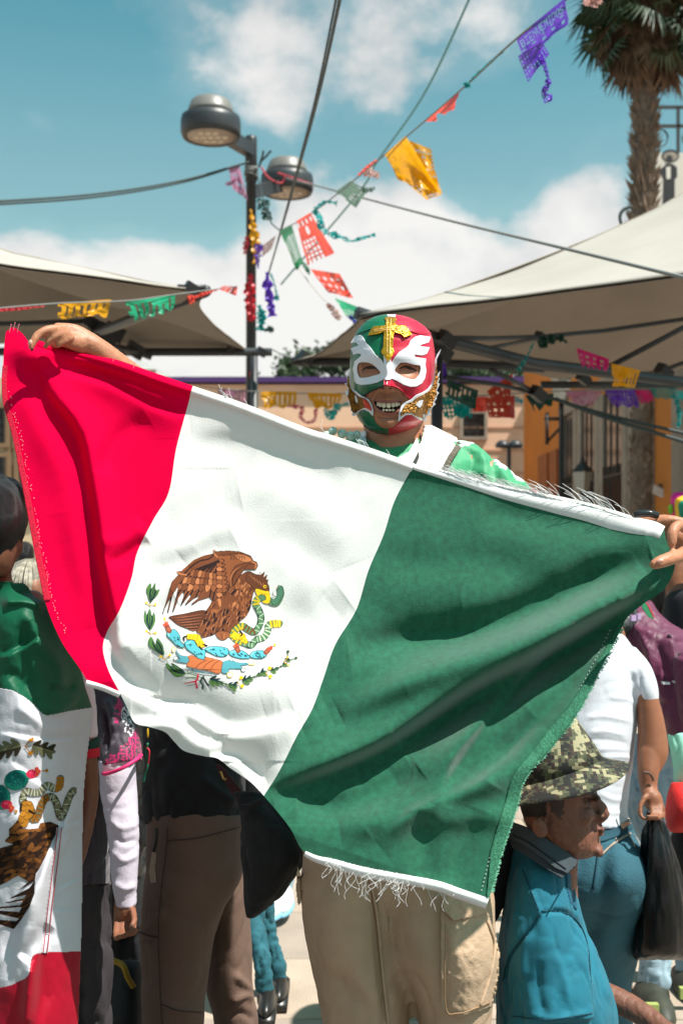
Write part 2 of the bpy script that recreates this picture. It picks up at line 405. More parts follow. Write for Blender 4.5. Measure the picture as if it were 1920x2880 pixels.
b = MB(); b.box((.0, 28.0, 2.45), (5.6, 2.0, 2.45 - .02)); b.build('wall', M_peach, pb)
b = MB(); b.box((.0, 27.95, 4.98), (5.66, 2.09, .062)); b.build('cornice', M_purple, pb)
for k in range(7):
    b = MB(); b.box((.0, 25.985, 3.9 - k * .52), (5.55, .012, .02)); b.build('string_course', mat('peach_line', hx(196, 152, 124), .9), pb)
windows(pb, 'y', [((3.01, 26.0, 3.95), .49, .53), ((-3.9, 26.0, 3.4), .8, 1.2), ((-2.4, 26.0, 2.2), .8, 1.4)], M_stone)
wb = thing('white_house', 'white gabled house seen over the red stripe of the flag', 'house', (-5.2, 33, 0))
V = [(-8.5, 33, 0), (-4.95, 33, 0), (-4.95, 33, 6.1), (-5.9, 33, 6.55), (-8.5, 33, 6.3), (-8.5, 39, 0), (-4.95, 39, 0), (-4.95, 39, 6.1), (-5.9, 39, 6.55), (-8.5, 39, 6.3)]
obj('wall', V, [(4, 3, 2, 1, 0), (5, 6, 7, 8, 9), (0, 1, 6, 5), (1, 2, 7, 6), (2, 3, 8, 7), (3, 4, 9, 8), (4, 0, 5, 9)], M_white, wb, False)
windows(wb, 'y', [((-5.55, 33, 6.05), .24, .26), ((-5.2, 33, 5.85), .24, .2)], M_stone)
bb = thing('beige_building', 'beige building with brown framed windows at the left edge behind the red stripe', 'building', (-6.4, 20, 0))
b = MB(); b.box((-7.35, 22.5, 2.1), (2.1, 2.5, 2.1)); b.build('wall', M_beige, bb)
windows(bb, 'y', [((-6.02, 20, 3.35), .30, .62), ((-5.55, 20, 3.3), .26, .55), ((-6.05, 20, 2.35), .4, .9), ((-5.5, 20, 2.3), .3, .8)], mat('brown_frame', hx(128, 100, 74), .8))
b = MB(); b.box((-5.83, 19.97, 2.4), (.06, .05, 1.7)); b.build('pilaster', mat('brown_frame', hx(128, 100, 74), .8), bb)
ob = thing('orange_building', 'orange street front with tall grey framed windows on the right', 'building', (4, 18, 0))
b = MB(); b.box((4.3, 18.2, 2.55), (.3, 6.8, 2.55)); b.build('wall', M_orange, ob)
def yof(px): return 12800.0 / (px - 960)
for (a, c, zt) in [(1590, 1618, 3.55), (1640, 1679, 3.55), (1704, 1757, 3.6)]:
    ya, yc = yof(a), yof(c); f = MB(); j = .28
    for y in (ya + j / 2, yc - j / 2): f.box((3.99, y, 1.82), (.045, j / 2, 1.8))
    f.box((3.985, (ya + yc) / 2, zt + .1), (.055, (ya - yc) / 2 + j + .05, .1))
    fo = f.build('window', M_stone, ob)
    p = MB(); p.box((3.99, (ya + yc) / 2, zt / 2 + 1.1), (.012, (ya - yc) / 2, zt / 2 - 1.1)); p.build('pane', M_glass, fo)
    p = MB(); p.box((3.985, (ya + yc) / 2, 1.12), (.014, (ya - yc) / 2, 1.1)); p.build('pane_reflection', mat('rust_orange', hx(150, 84, 40), .8, .15, 3), fo)  # orange sheet standing in for the reflection in the lower glass
    p = MB(); n = 7
    for k in range(n + 1): p.box((3.955, yc + (ya - yc) * k / n, 1.9), (.012, .012, .55))
    for z in (1.5, 2.3): p.box((3.955, (ya + yc) / 2, z), (.013, (ya - yc) / 2, .015))
    p.build('railing', M_iron, fo)
    p = MB()
    for k in range(1, 3): p.box((3.975, yc + (ya - yc) * k / 3, 2.7), (.012, .02, .75))
    p.build('glazing_bars', M_iron, fo)
b = MB(); b.box((3.97, (yof(1780) + yof(1842)) / 2, 2.5), (.06, .52, 2.5)); b.box((3.97, yof(1925) - .2, 2.5), (.06, .45, 2.5)); b.build('stone_pier', M_stone, ob)
for k, (px_, w_) in enumerate([(1530, .5), (1560, .34)]):
    b = MB(); b.box((3.985, yof(px_), 1.5), (.03, w_, 1.52)); b.build('door', mat('rust_orange', hx(150, 84, 40), .8, .15, 3), ob)
# house with the mural, upper right
mb = thing('mural_house', 'cream house with a painted charro figure and roof railing behind the palm', 'house', (8.5, 24, 0))
b = MB(); b.box((9.75, 24.5, 4.75), (3.15, .5, 4.75)); b.build('wall', M_cream, mb)
rail = MB()
for x in np.arange(6.5, 12.8, .62): rail.box((x, 24.1, 10.0), (.03, .03, .5))
for z in (10.1, 10.5): rail.box((9.6, 24.1, z), (3.15, .03, .03))
rail.build('roof_railing', M_iron, mb)
for k in range(5):
    c = MB(); th = np.linspace(0, 4.4, 16); r = .16 - .02 * th / 4.4
    for s in (0, 1): c.tube([(6.75 + k * .62 + r[i] * math.cos(t + s * 3), 24.1, 9.85 + r[i] * math.sin(t + s * 3) * 1.2) for i, t in enumerate(th)], .014, 5)
    c.build('scroll', M_iron, mb)
def wallpoly(name, px, m, off):
    px = np.asarray(px, float); V = []; y = 24 - off
    for (a, c) in px: p = PX(a, c, y); V.append((p.x, y, p.z))
    n = len(V); V += [(v[0], y + .004, v[2]) for v in V]
    return obj(name, V, [tuple(range(n))] + [(i, i + n, (i + 1) % n + n, (i + 1) % n) for i in range(n)], m, mb, False)
Mm = mat('mural_black', (.03, .03, .035), .85, .2, 8); Mm2 = mat('mural_grey', hx(150, 140, 128), .85, .2, 6); Mm3 = mat('mural_white', hx(214, 208, 198), .85)
th = np.linspace(0, 2 * np.pi, 28, endpoint=False)
wallpoly('mural_hat', np.stack([1884 + 25 * np.cos(th), 438 + 18 * np.sin(th)], -1), Mm, .006)
wallpoly('mural_hat', np.stack([1884 + 20 * np.cos(th), 440 + 13 * np.sin(th)], -1), Mm2, .012)
wallpoly('mural_head', np.stack([1881 + 9 * np.cos(th), 447 + 11 * np.sin(th)], -1), Mm, .018)
wallpoly('mural_suit', [(1862, 470), (1874, 461), (1890, 461), (1902, 470), (1903, 497), (1896, 505), (1896, 560), (1884, 575), (1862, 575), (1864, 505), (1858, 490), (1842, 494), (1846, 486)], Mm, .006)
wallpoly('mural_shirt', [(1872, 470), (1884, 468), (1884, 502), (1873, 504)], Mm3, .012)
# ---------------------------------------------------------------- trees
M_leaf = mat('leaves', (.05, .085, .035), .6, .5, 5, trans=.25)
M_bark = mat('bark', hx(96, 82, 68), .95, .3, 10, bump=.6, bs=30)
def leafcloud(name, c, r, n, size, parent, m=M_leaf, seed=0):
    g_ = np.random.default_rng(seed); k = max(5, n // 260)
    cl = g_.normal(size=(k, 3)); cl /= np.linalg.norm(cl, axis=1)[:, None]; cl *= (g_.uniform(.35, 1, (k, 1)) ** .5)
    p = cl[g_.integers(0, k, n)] + g_.normal(size=(n, 3)) * .17; p = np.asarray(c) + p * np.asarray(r)
    a = g_.normal(size=(n, 3)); a /= np.linalg.norm(a, axis=1)[:, None]; b_ = np.cross(a, g_.normal(size=(n, 3))); b_ /= np.linalg.norm(b_, axis=1)[:, None]
    s = size * g_.uniform(.6, 1.3, (n, 1)); V = np.stack([p - a * s, p + b_ * s * .4, p + a * s, p - b_ * s * .4], 1).reshape(-1, 3)
    return obj(name, V, np.arange(4 * n).reshape(-1, 4), m, parent, False)
for i, (x, y, z, r, lb) in enumerate([(-.2, 31, 5.6, (1.3, 1.2, 1.0), 'dark green tree showing just left of the wrestling mask above the purple cornice'), (3.6, 31.5, 5.9, (2.2, 1.5, 1.15), 'dark green tree under the right tent above the purple cornice')]):
    t = thing('tree', lb, 'tree', (x, y, 0))
    b = MB(); b.tube([(x, y, 0), (x + .1, y, 2.5), (x - .1, y, 5)], np.array([.22, .17, .1])); b.tube([(x, y, 3), (x + .7, y + .2, 5)], np.array([.1, .04])); b.tube([(x, y, 3.2), (x - .6, y, 5.2)], np.array([.1, .04])); b.build('trunk', M_bark, t)
    leafcloud('crown', (x, y, z), r, 5200, .11, t, seed=i)
# palm
PD = 13.0
def pp(px, py, dd=0): return PX(px, py, PD + dd)
palm = thing('palm_tree', 'tall fan palm with shaggy brown skirt behind the right tent', 'palm tree', (pp(1800, 1510).x, PD, 0))
tr = spl([(1803, 1860, 52), (1800, 1400, 54), (1806, 1100, 58), (1806, 800, 66), (1808, 600, 66), (1812, 400, 60), (1815, 200, 58), (1815, 60, 50)], 8)
M_palmtrunk = mat('palm_trunk', hx(112, 96, 84), .95, .35, 14, bump=.9, bs=35)
V, Fc = tubegeo(PXN(tr[:, 0], tr[:, 1], PD), tr[:, 2] / 2 * PD / F, 20); V += np.stack([fbm(V * 6, 3), fbm(V * 6, 4), V[:, 0] * 0], -1) * .02
obj('trunk', V, Fc, M_palmtrunk, palm)
g_ = np.random.default_rng(5); V = []; Fc = []; n = 0
for k in range(900):
    py = g_.uniform(250, 1450); j = np.argmin(abs(tr[:, 1] - py)); c = pp(tr[j, 0], py); r = tr[j, 2] / 2 * PD / F
    a = g_.uniform(0, 6.283); o_ = Vector((math.cos(a), math.sin(a), 0)); tdir = Vector((-o_.y, o_.x, 0)); L_ = g_.uniform(.06, .15) * (1.25 if py < 700 else .6); w_ = .028
    base = c + o_ * r * .93; up = Vector((0, 0, 1)); tip = base + o_ * L_ * .55 + up * L_ * g_.uniform(.3, 1) + tdir * g_.uniform(-.05, .05)
    V += [base - tdir * w_, base + tdir * w_, tip, base - up * .05 + o_ * .02]; Fc += [(n, n + 1, n + 2), (n, n + 2, n + 3), (n + 1, n + 3, n + 2)]; n += 4
lb = obj('leaf_base', V, Fc, mat('palm_boot', hx(124, 104, 88), .95, .4, 9), palm, False); lb['kind'] = 'stuff'
M_frond = mat('palm_green', (.045, .075, .035), .5, .5, 4, trans=.2); M_frond2 = mat('palm_olive', (.11, .115, .05), .5, .4, 4, trans=.2); M_dead = mat('palm_dead', hx(112, 88, 68), .9, .4, 5)
def fanmesh(seed, dead):
    q = np.random.default_rng(seed); V = []; Fc = []; n = 0
    L_ = .62; pet = .55 if not dead else .25; w_ = .014
    V += [(-w_, 0, 0), (w_, 0, 0), (w_, pet, .02), (-w_, pet, .02)]; Fc.append((0, 1, 2, 3)); n = 4
    nb = 26 if not dead else 18; spread = 1.9 if not dead else .5
    for k in range(nb):
        a = -spread + 2 * spread * k / (nb - 1) + q.uniform(-.04, .04); l = L_ * (1 - .25 * abs(a) / 2) * q.uniform(.8, 1.1); d = np.array((math.sin(a), math.cos(a), 0)); s = np.array((d[1], -d[0], 0))
        b0 = np.array((0, pet, .02)); dr = q.uniform(.05, .22) if not dead else q.uniform(-.08, .08)
        m1 = b0 + d * l * .55 + (0, 0, .05); m2 = b0 + d * l + (0, 0, -dr)
        ww = .024
        V += [b0 - s * .006, b0 + s * .006, m1 + s * ww, m1 - s * ww + np.array((0, 0, .012)), m2]; Fc += [(n, n + 1, n + 2, n + 3), (n + 3, n + 2, n + 4)]; n += 5
    return V, Fc
fans = [mkmesh('frond', *fanmesh(s, False), smooth=False) for s in range(4)]; deads = [mkmesh('dead_frond', *fanmesh(s + 9, True), smooth=False) for s in range(4)]
for i, f_ in enumerate(fans): f_.materials.append(M_frond if i < 3 else M_frond2)
for f_ in deads: f_.materials.append(M_dead)
q = np.random.default_rng(11); cc = pp(1818, -5)
def aim(o, d, roll):
    d = Vector(d).normalized(); o.rotation_euler = (d.to_track_quat('Y', 'Z') @ Matrix.Rotation(roll, 3, 'Y').to_quaternion()).to_euler()
for k in range(105):
    a = q.uniform(0, 6.283); e = q.uniform(-.95, 1.2); d = Vector((math.cos(a) * math.cos(e), math.sin(a) * math.cos(e), math.sin(e)))
    o = link('frond', fans[k % 4], None, palm); o.location = cc + d * .12 + Vector((0, 0, q.uniform(-.35, .25))); aim(o, d, q.uniform(-.7, .7)); s = q.uniform(.58, .84); o.scale = (s, s, s)
    o.matrix_parent_inverse = Matrix.Translation(-palm.location)
for k in range(130):
    a = q.uniform(0, 6.283); z = q.uniform(0, 1); d = Vector((math.cos(a) * (.42 - .2 * z), math.sin(a) * (.42 - .2 * z), -1))
    o = link('dead_frond', deads[k % 4], None, palm); o.location = pp(1815, -60 + 170 * z) + Vector((math.cos(a), math.sin(a), 0)) * (.10 + .12 * (1 - z)); aim(o, d, q.uniform(-1.5, 1.5)); s = q.uniform(.6, .95); o.scale = (s * 1.2, s, s)
# wall lamp hoop near the palm foot, on the tent top
t = tag(obj('wire_hoop', *tubegeo(PXN(*(lambda A: (A[:, 0], A[:, 1], 8.0))(spl([(1775, 640), (1750, 635), (1742, 610), (1752, 590), (1775, 580)], 8))), .012, 6), M_cable), 'thin dark wire hoop beside the palm trunk above the right tent', 'wire')
# ---------------------------------------------------------------- tents
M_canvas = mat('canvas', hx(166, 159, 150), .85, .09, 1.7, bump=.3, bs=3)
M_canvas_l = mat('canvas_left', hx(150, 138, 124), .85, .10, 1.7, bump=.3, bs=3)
M_shade_layer = mat('canvas_shade', hx(150, 137, 124), .9, .10, 1.5, bump=.3, bs=3)  # darker copy of the canvas, underside shade put into its colour
LASTP = [None]
def obj_parent(*a): LASTP[0] = obj(*a); return LASTP[0]
def c3(pts, n):
    A = spl(pts, 10) if len(pts) > 2 else np.array(pts, float); s = np.r_[0, np.cumsum(np.linalg.norm(np.diff(A[:, :2], axis=0), axis=1))]; t = np.linspace(0, s[-1], n)
    A = np.stack([np.interp(t, s, A[:, k]) for k in range(3)], -1); return PXN(A[:, 0], A[:, 1], A[:, 2])
def tri_panel(name, edge, r0, r1, m, parent, sag=.0, n=40, seed=0):
    """canvas panel between an edge (corner a to b) and the ridges a-peak, b-peak"""
    E = c3(edge, n); A = c3(r0, n); B = c3(r1, n); V = []
    for j in range(n):
        t = j / (n - 1); row = []
        for i in range(n):
            u = i / (n - 1); p = (1 - t) * E[i] + t * A[-1] + (1 - u) * (A[j] - (1 - t) * A[0] - t * A[-1]) + u * (B[j] - (1 - t) * B[0] - t * B[-1])
            p = p + np.array((0, 0, -sag * math.sin(math.pi * u) * math.sin(math.pi * t))); row.append(p)
        V.append(row)
    V = np.array(V).reshape(-1, 3); V[:, 2] += fbm(V * (1.1, .8, .8), seed) * .02
    idx = np.arange(n * n).reshape(n, n); Fq = np.stack([idx[:-1, :-1], idx[:-1, 1:], idx[1:, 1:], idx[1:, :-1]], -1).reshape(-1, 4)
    ln = V.copy(); ln[:, 2] -= .014; obj('shade_layer', ln, Fq, M_shade_layer, obj_parent(name, V, Fq, m, parent)); o = LASTP[0]; md = o.modifiers.new('thickness', 'SOLIDIFY'); md.thickness = .006; md.offset = 0; return o  # extra layer added below each panel to darken the underside
def bar(name, pts, r, m, parent, n=10): return obj(name, *tubegeo(PXN(*np.array(pts, float).T), r, n), m, parent)
lt = thing('canopy_tent', 'grey brown canvas canopy at the left with bunting in front', 'tent', (-2.2, 7, 0))
rg1 = [(574, 815, 6.0), (400, 789, 6.2), (100, 727, 6.5), (0, 701, 6.6), (-350, 560, 7)]; rg2 = [(694, 986, 9.6), (300, 830, 8.6), (-350, 560, 7.0)]
rg0 = [(-420, 660, 4.5), (-390, 600, 5.8), (-350, 560, 7)]; rg3 = [(-900, 960, 9.6), (-600, 760, 8.3), (-350, 560, 7)]
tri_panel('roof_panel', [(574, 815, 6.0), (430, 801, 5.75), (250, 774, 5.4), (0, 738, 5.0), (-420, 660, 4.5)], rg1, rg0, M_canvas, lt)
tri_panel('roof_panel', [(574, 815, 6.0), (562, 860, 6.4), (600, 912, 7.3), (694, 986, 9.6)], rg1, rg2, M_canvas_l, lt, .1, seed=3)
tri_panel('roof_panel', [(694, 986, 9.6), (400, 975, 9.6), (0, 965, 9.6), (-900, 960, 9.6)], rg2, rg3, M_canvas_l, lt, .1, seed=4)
bar('frame_bar', [(578, 818, 5.98), (440, 872, 7.0), (250, 945, 8.4), (170, 985, 9.0)], .034, M_dark, lt)
bar('frame_bar', [(-300, 988, 9.4), (300, 990, 9.45), (765, 990, 9.5)], .034, M_dark, lt)
bar('frame_bar', [(-200, 912, 8.2), (60, 910, 8.3), (270, 902, 8.3)], .018, M_dark, lt)
bar('frame_bar', [(255, 915, 8.3), (330, 975, 9.0), (392, 992, 9.3), (425, 1005, 9.35)], .026, M_dark, lt)
bar('frame_bar', [(500, 806, 5.95), (580, 808, 5.95)], .012, M_dark, lt)
b = MB()
for (x, y, d, s) in [(300, 940, 8.2, .08), (320, 935, 8.25, .07), (380, 985, 9.3, .07), (538, 812, 5.95, .035), (255, 905, 8.3, .05), (735, 990, 9.45, .04), (648, 985, 9.45, .03)]: p = PX(x, y, d); b = MB(); b.box(p, (s, s * .8, s * .8), .4, Matrix.Rotation(.5, 4, 'Y')); b.build('joint_clamp', M_black, lt)
for (x, y, d) in [(578, 818, 5.98), (-420, 660, 4.5), (715, 986, 9.62)]:
    p = PX(x, y, d)
    if x == 574: continue
    if x != 578: bar('pole', [(x, y, d), (x, YH + H * F / d, d)], .03, M_dark, lt)
rt = thing('canopy_tent', 'pale canvas canopy sweeping up to the right behind the masked man', 'tent', (1.2, 7, 0))
sg1 = [(1012, 890, 5.5), (1160, 853, 5.7), (1400, 775, 5.9), (1600, 696, 6.1), (1750, 630, 6.15), (1920, 540, 6.2), (2350, 250, 6.5)]
sg2 = [(813, 1016, 9.5), (1300, 880, 8.6), (1900, 610, 7.4), (2350, 250, 6.5)]
sg0 = [(2400, 692, 4.2), (2380, 480, 5.3), (2350, 250, 6.5)]; sg3 = [(2500, 1000, 9.3), (2450, 600, 8), (2350, 250, 6.5)]
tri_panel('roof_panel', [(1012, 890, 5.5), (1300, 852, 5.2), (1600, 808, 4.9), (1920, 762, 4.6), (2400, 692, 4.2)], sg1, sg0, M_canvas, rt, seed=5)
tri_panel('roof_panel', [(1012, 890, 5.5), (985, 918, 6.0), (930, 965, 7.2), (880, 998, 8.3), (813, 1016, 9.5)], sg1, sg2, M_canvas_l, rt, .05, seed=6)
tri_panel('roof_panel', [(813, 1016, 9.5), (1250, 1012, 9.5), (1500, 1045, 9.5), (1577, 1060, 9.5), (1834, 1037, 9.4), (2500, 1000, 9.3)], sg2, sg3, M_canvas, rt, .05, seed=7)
bar('frame_bar', [(1005, 880, 5.6), (1240, 955, 5.9), (1500, 1022, 6.3), (1920, 1075, 7.0), (2300, 1110, 7.4)], .033, M_dark, rt)
bar('frame_bar', [(820, 1017, 9.4), (1000, 1018, 9.3), (1240, 1022, 9), (1530, 1035, 8.6)], .036, M_dark, rt)
bar('frame_bar', [(1240, 950, 6), (1380, 952, 6.6), (1520, 947, 7), (1700, 930, 7.2), (1920, 898, 7.2), (2200, 860, 7)], .014, M_dark, rt)
bar('frame_bar', [(1330, 988, 6.1), (1520, 950, 7)], .012, M_dark, rt)
bar('frame_bar', [(1715, 1030, 6.8), (1920, 922, 7), (2100, 830, 7)], .017, M_dark, rt)
bar('frame_bar', [(1840, 1050, 7.5), (1990, 995, 7.4)], .014, M_dark, rt)
bar('frame_bar', [(1520, 1082, 8), (1700, 1083, 8), (1990, 1084, 8)], .026, M_dark, rt)
bar('frame_bar', [(1250, 1062, 6.2), (1400, 1082, 6.4), (1510, 1106, 6.6)], .013, M_dark, rt)
bar('frame_bar', [(1380, 1040, 6.2), (1510, 1106, 6.6)], .013, M_dark, rt)
b = MB()
for (x, y, d, s) in [(1255, 955, 5.85, .045), (1240, 990, 6, .05), (1512, 1108, 6.55, .045), (1520, 952, 7, .04), (1640, 1065, 7.4, .04), (1770, 1062, 7.2, .035), (860, 1008, 9.35, .06), (1865, 1045, 7.5, .05)]: p = PX(x, y, d); b = MB(); b.box(p, (s, s * .8, s * .7), .5, Matrix.Rotation(.6, 4, 'Y')); b.build('joint_clamp', M_black, rt)
for (x, y, d) in [(2400, 692, 4.2), (2500, 1000, 9.3), (1228, 1000, 5.9)]:
    bar('pole', [(x, y, d), (x, YH + H * F / d, d)], .03, M_dark, rt)
# ---------------------------------------------------------------- street lamp
LD = 10.6; lp = PX(706, 1510, LD)
lamp = thing('street_lamp', 'dark twin headed street lamp hung with paper bunting', 'street lamp', (lp.x, LD, 0))
zt = PX(706, 384, LD).z
b = MB(); b.lathe((lp.x, LD, 0), [(.11, 0), (.11, .3), (.05, .36), (.046, zt - .42), (.056, zt - .42), (.056, zt - .03), (.05, zt)], 20); b.build('pole', M_dark, lamp, True)
def lamphead(px, py, d, arm_to):
    c = PX(px, py, d); r = .262
    b = MB(); b.lathe((c.x, c.y, c.z), [(r * .80, .012), (r * .82, -.005), (r * .93, -.012), (r, .03), (r, .12), (r * .97, .165), (r * .80, .185), (r * .76, .19)], 40); h = b.build('lamp_head', M_dark, lamp, True)
    b = MB(); b.lathe((c.x, c.y, c.z + .188), [(r * .80, 0), (r * .77, .03), (r * .66, .11), (r * .58, .128), (r * .3, .134), (.02, .135)], 40); b.build('lamp_cap', M_lampgrey, h, True)
    b = MB(); b.lathe((c.x, c.y, c.z - .004), [(.01, -.001), (r * .79, -.001), (r * .79, .012), (.01, .012)], 40); b.build('lens', mat('lamp_lens', hx(176, 156, 140), .35, .1, 20), h, True)
    b = MB()
    for i in range(-2, 3):
        for j in range(-1, 2):
            if abs(i) + abs(j) < 3: b.box((c.x + i * .062 + j * .012, c.y + j * .1, c.z - .008), (.022, .034, .004), .3)
    b.build('led_module', mat('led_pad', hx(206, 188, 168), .4), h)
    a = Vector((lp.x, LD, zt - arm_to)); e = c + (a - c).normalized() * (r * .82) + Vector((0, 0, .06))
    b = MB(); mid = (a + e) / 2; dv = (e - a); b.box(mid, (dv.length / 2, .045, .06), 0, dv.to_track_quat('X', 'Z').to_matrix()); b.build('arm', M_dark, lamp)
lamphead(593, 384, 9.95, .13); lamphead(807, 541, 11.3, .52)
b = MB()
for k in range(5): b.tube([(lp.x + .062 * math.cos(t), LD + .062 * math.sin(t), zt - .28 - .022 * k + .02 * math.sin(t + k)) for t in np.linspace(0, 6.283, 16)], .006, 5)
tag(b.build('tie_wire', M_cord, None, True), 'grey wire wound round the lamp pole below the upper arm', 'wire')
b = MB(); b.tube(PXN(np.array([728, 738, 741]), np.array([470, 440, 424]), LD - .1), .011, 6); b.tube(PXN(np.array([732, 748, 762]), np.array([455, 440, 424]), LD - .1), .011, 6)
tag(b.build('cable_stub', M_cable), 'two black cable ends sticking up beside the lamp pole', 'cable')
for (x, y, d) in [(1430, 1255, 16.0)]:
    c = PX(x, y, d); t = thing('street_lamp', 'small distant twin street lamp in front of the peach wall', 'street lamp', (c.x, d, 0))
    b = MB(); b.tube([(c.x, d, 0), (c.x, d, c.z)], .03, 8); b.build('pole', M_dark, t)
    for s in (-1, 1): b = MB(); b.lathe((c.x + s * .09, d, c.z - .03), [(.03, 0), (.1, .01), (.1, .06), (.05, .11)], 16); b.build('lamp_head', M_dark, t, True)
c = PX(1637, 1355, 15.0); t = thing('lantern', 'black framed lantern in front of the orange building', 'lantern', (c.x, 15, 0))
b = MB(); b.tube([(c.x, 15, 0), (c.x, 15, c.z - .12)], .03, 8); b.build('pole', M_iron, t)
b = MB(); b.lathe((c.x, 15, c.z - .12), [(.08, 0), (.13, .25)], 4); b.build('glass', mat('lantern_glass', hx(170, 165, 155), .3), t)
b = MB(); b.lathe((c.x, 15, c.z + .131), [(.15, 0), (.04, .12), (.02, .2)], 4); b.build('cap', M_iron, t)
c = PX(1850, 1378, 14.2); t = thing('security_camera', 'white security camera on a black bracket against the orange wall', 'camera', c)
b = MB(); b.box(c + Vector((-.04, 0, 0)), (.12, .05, .045), 0, Matrix.Rotation(.45, 4, 'Y')); b.build('housing', M_white, t)
b = MB(); b.box(c + Vector((.13, .1, 0)), (.1, .06, .08)); b.build('bracket', M_black, t)
# old iron lamp bracket seen under the right tent
t = thing('iron_bracket', 'black iron lamp bracket standing before the orange building left of its windows', 'bracket', (PX(1575, 1510, 16).x, 16, 0))
bar('post', [(1577, 1130, 16), (1577, 1510 + H * 3200 / 16, 16)], .035, M_iron, t); bar('post', [(1537, 1160, 16), (1537, 1250, 16)], .025, M_iron, t); bar('cross_bar', [(1530, 1178, 16), (1580, 1178, 16)], .025, M_iron, t); bar('brace', [(1540, 1240, 16), (1577, 1200, 16)], .02, M_iron, t)
b = MB(); b.lathe(PX(1577, 1128, 16), [(.1, 0), (.14, .3), (.16, .32), (.04, .42)], 6); b.build('lantern', mat('lantern_glass', hx(170, 165, 155), .3), t)
# ---------------------------------------------------------------- cables and strings
def cable(label, pts, r, m=M_cable, cat='cable', name='cable'):
    A = spl(pts, 14); return tag(obj(name, *tubegeo(PXN(A[:, 0], A[:, 1], A[:, 2]), r, 6), m), label, cat)
cable('upper of two dark cables from the lamp pole to the left edge', [(700, 455, 10.4), (500, 510, 9.5), (250, 548, 8.5), (-60, 570, 7.5)], .009)
cable('lower of two dark cables from the lamp pole to the left edge', [(695, 458, 10.4), (500, 516, 9.5), (250, 556, 8.4), (-60, 578, 7.4)], .009)
cable('thicker black overhead cable running steeply down past the lamp head', [(968, -60, 4.0), (900, 250, 5.6), (830, 510, 7.6), (790, 650, 9), (755, 770, 9.8)], .0075)
cable('thin black overhead cable alongside the thicker steep one', [(956, -60, 4.02), (893, 250, 5.62), (826, 510, 7.62), (788, 650, 9), (756, 770, 9.8)], .005)
cable('pale green overhead cable running down from the top edge right of centre', [(1345, -60, 7), (1200, 250, 8), (1060, 455, 9), (1010, 540, 9.4), (790, 800, 10.4)], .008, mat('green_cable', hx(98, 150, 148), .7))
cable('grey string from the lamp head across to the right tent', [(800, 500, 11), (900, 525, 8.8), (1250, 617, 6.2), (1600, 702, 4.6), (1920, 780, 3.7), (2100, 822, 3.3)], .007, M_cord, 'string', 'string')
cable('string of the high bunting from the upper right down to the lamp', [(1640, -40, 3.6), (1450, 110, 4.2), (1310, 240, 4.8), (1080, 437, 6.2), (890, 590, 7.6), (787, 650, 8.6)], .004, M_cord, 'string', 'string')
cable('string of the low bunting across the left tent', [(-60, 872, 4.4), (165, 853, 4.7), (355, 846, 5), (492, 828, 5.3), (665, 806, 6)], .003, M_cord, 'string', 'string')
cable('string of the bunting hanging in front of the peach wall', [(560, 1088, 9.5), (735, 1102, 9.5), (960, 1107, 9.5), (1150, 1090, 9)], .004, M_cord, 'string', 'string')
cable('sagging string below the green bunting beside the lamp', [(790, 655, 8.6), (845, 760, 8.4), (900, 830, 8.0), (960, 890, 7.4)], .004, mat('pale_string', hx(190, 180, 170), .9), 'string', 'string')
cable('dark string from the lamp arm to the green bunting', [(718, 470, 10.6), (755, 610, 9.5), (788, 650, 8.7)], .006, M_cable, 'string', 'string')
cable('red string tied round the lower lamp arm', [(735, 470, 10.9), (755, 500, 10.9), (790, 515, 10.95), (800, 495, 10.95), (786, 488, 10.9), (880, 520, 10.7)], .009, mat('red_string', hx(190, 60, 70), .7), 'string', 'string')
cable('upper dark cable sagging under the right tent to the right edge', [(1500, 1105, 6.6), (1700, 1165, 6.6), (1950, 1225, 6.6)], .010)
cable('lower dark cable sagging under the right tent to the right edge', [(1560, 1122, 6.6), (1720, 1180, 6.6), (1950, 1250, 6.6)], .012)
cable('string of the bunting under the right tent', [(1235, 1120, 7), (1480, 1105, 7), (1700, 1095, 7), (1920, 1090, 7), (2000, 1088, 7)], .004, M_cord, 'string', 'string')
cable('thin cord from tent corner to tent corner behind the mask', [(760, 980, 9.4), (800, 1000, 9.4), (840, 1012, 9.4)], .006, M_cord, 'string', 'string')
# ---------------------------------------------------------------- cut paper bunting
FONT = {'B': '11110100011000111110100011000111110', 'I': '11111001000010000100001000010011111', 'E': '11111100001000011110100001000011111', 'N': '10001110011010110011100011000110001', 'V': '10001100011000110001100010101000100',
        'D': '11110100011000110001100011000111110', 'O': '01110100011000110001100011000101110', 'S': '01111100001000001110000010000111110', ' ': '0' * 35, 'M': '10001110111010110101100011000110001', 'X': '10001100010101000100010101000110001', 'C': '01111100001000010000100001000001111'}
def papercol(n, c, tr=.45): return mat('paper_' + n, hx(*c), .32, .12, 25, bump=.5, bs=22, trans=tr, spec=.6)
PC = {'purple': papercol('purple', (92, 46, 176)), 'teal': papercol('teal', (0, 140, 138)), 'coral': papercol('coral', (232, 84, 70)), 'red': papercol('red', (196, 34, 48)), 'yellow': papercol('yellow', (228, 160, 10)), 'green': papercol('green', (22, 120, 78)),
      'greygreen': papercol('greygreen', (92, 116, 104)), 'darkgreen': papercol('darkgreen', (30, 70, 60)), 'pink': papercol('pink', (226, 110, 130)), 'clear': papercol('clear', (206, 160, 150)), 'magenta': papercol('magenta', (200, 20, 110)), 'lilac': papercol('lilac', (176, 120, 150)),
      'aqua': papercol('aqua', (40, 178, 178)), 'mint': papercol('mint', (40, 170, 124)), 'rust': papercol('rust', (180, 62, 44)), 'blue': papercol('blue', (86, 86, 190)), 'skyblue': papercol('skyblue', (90, 180, 200))}
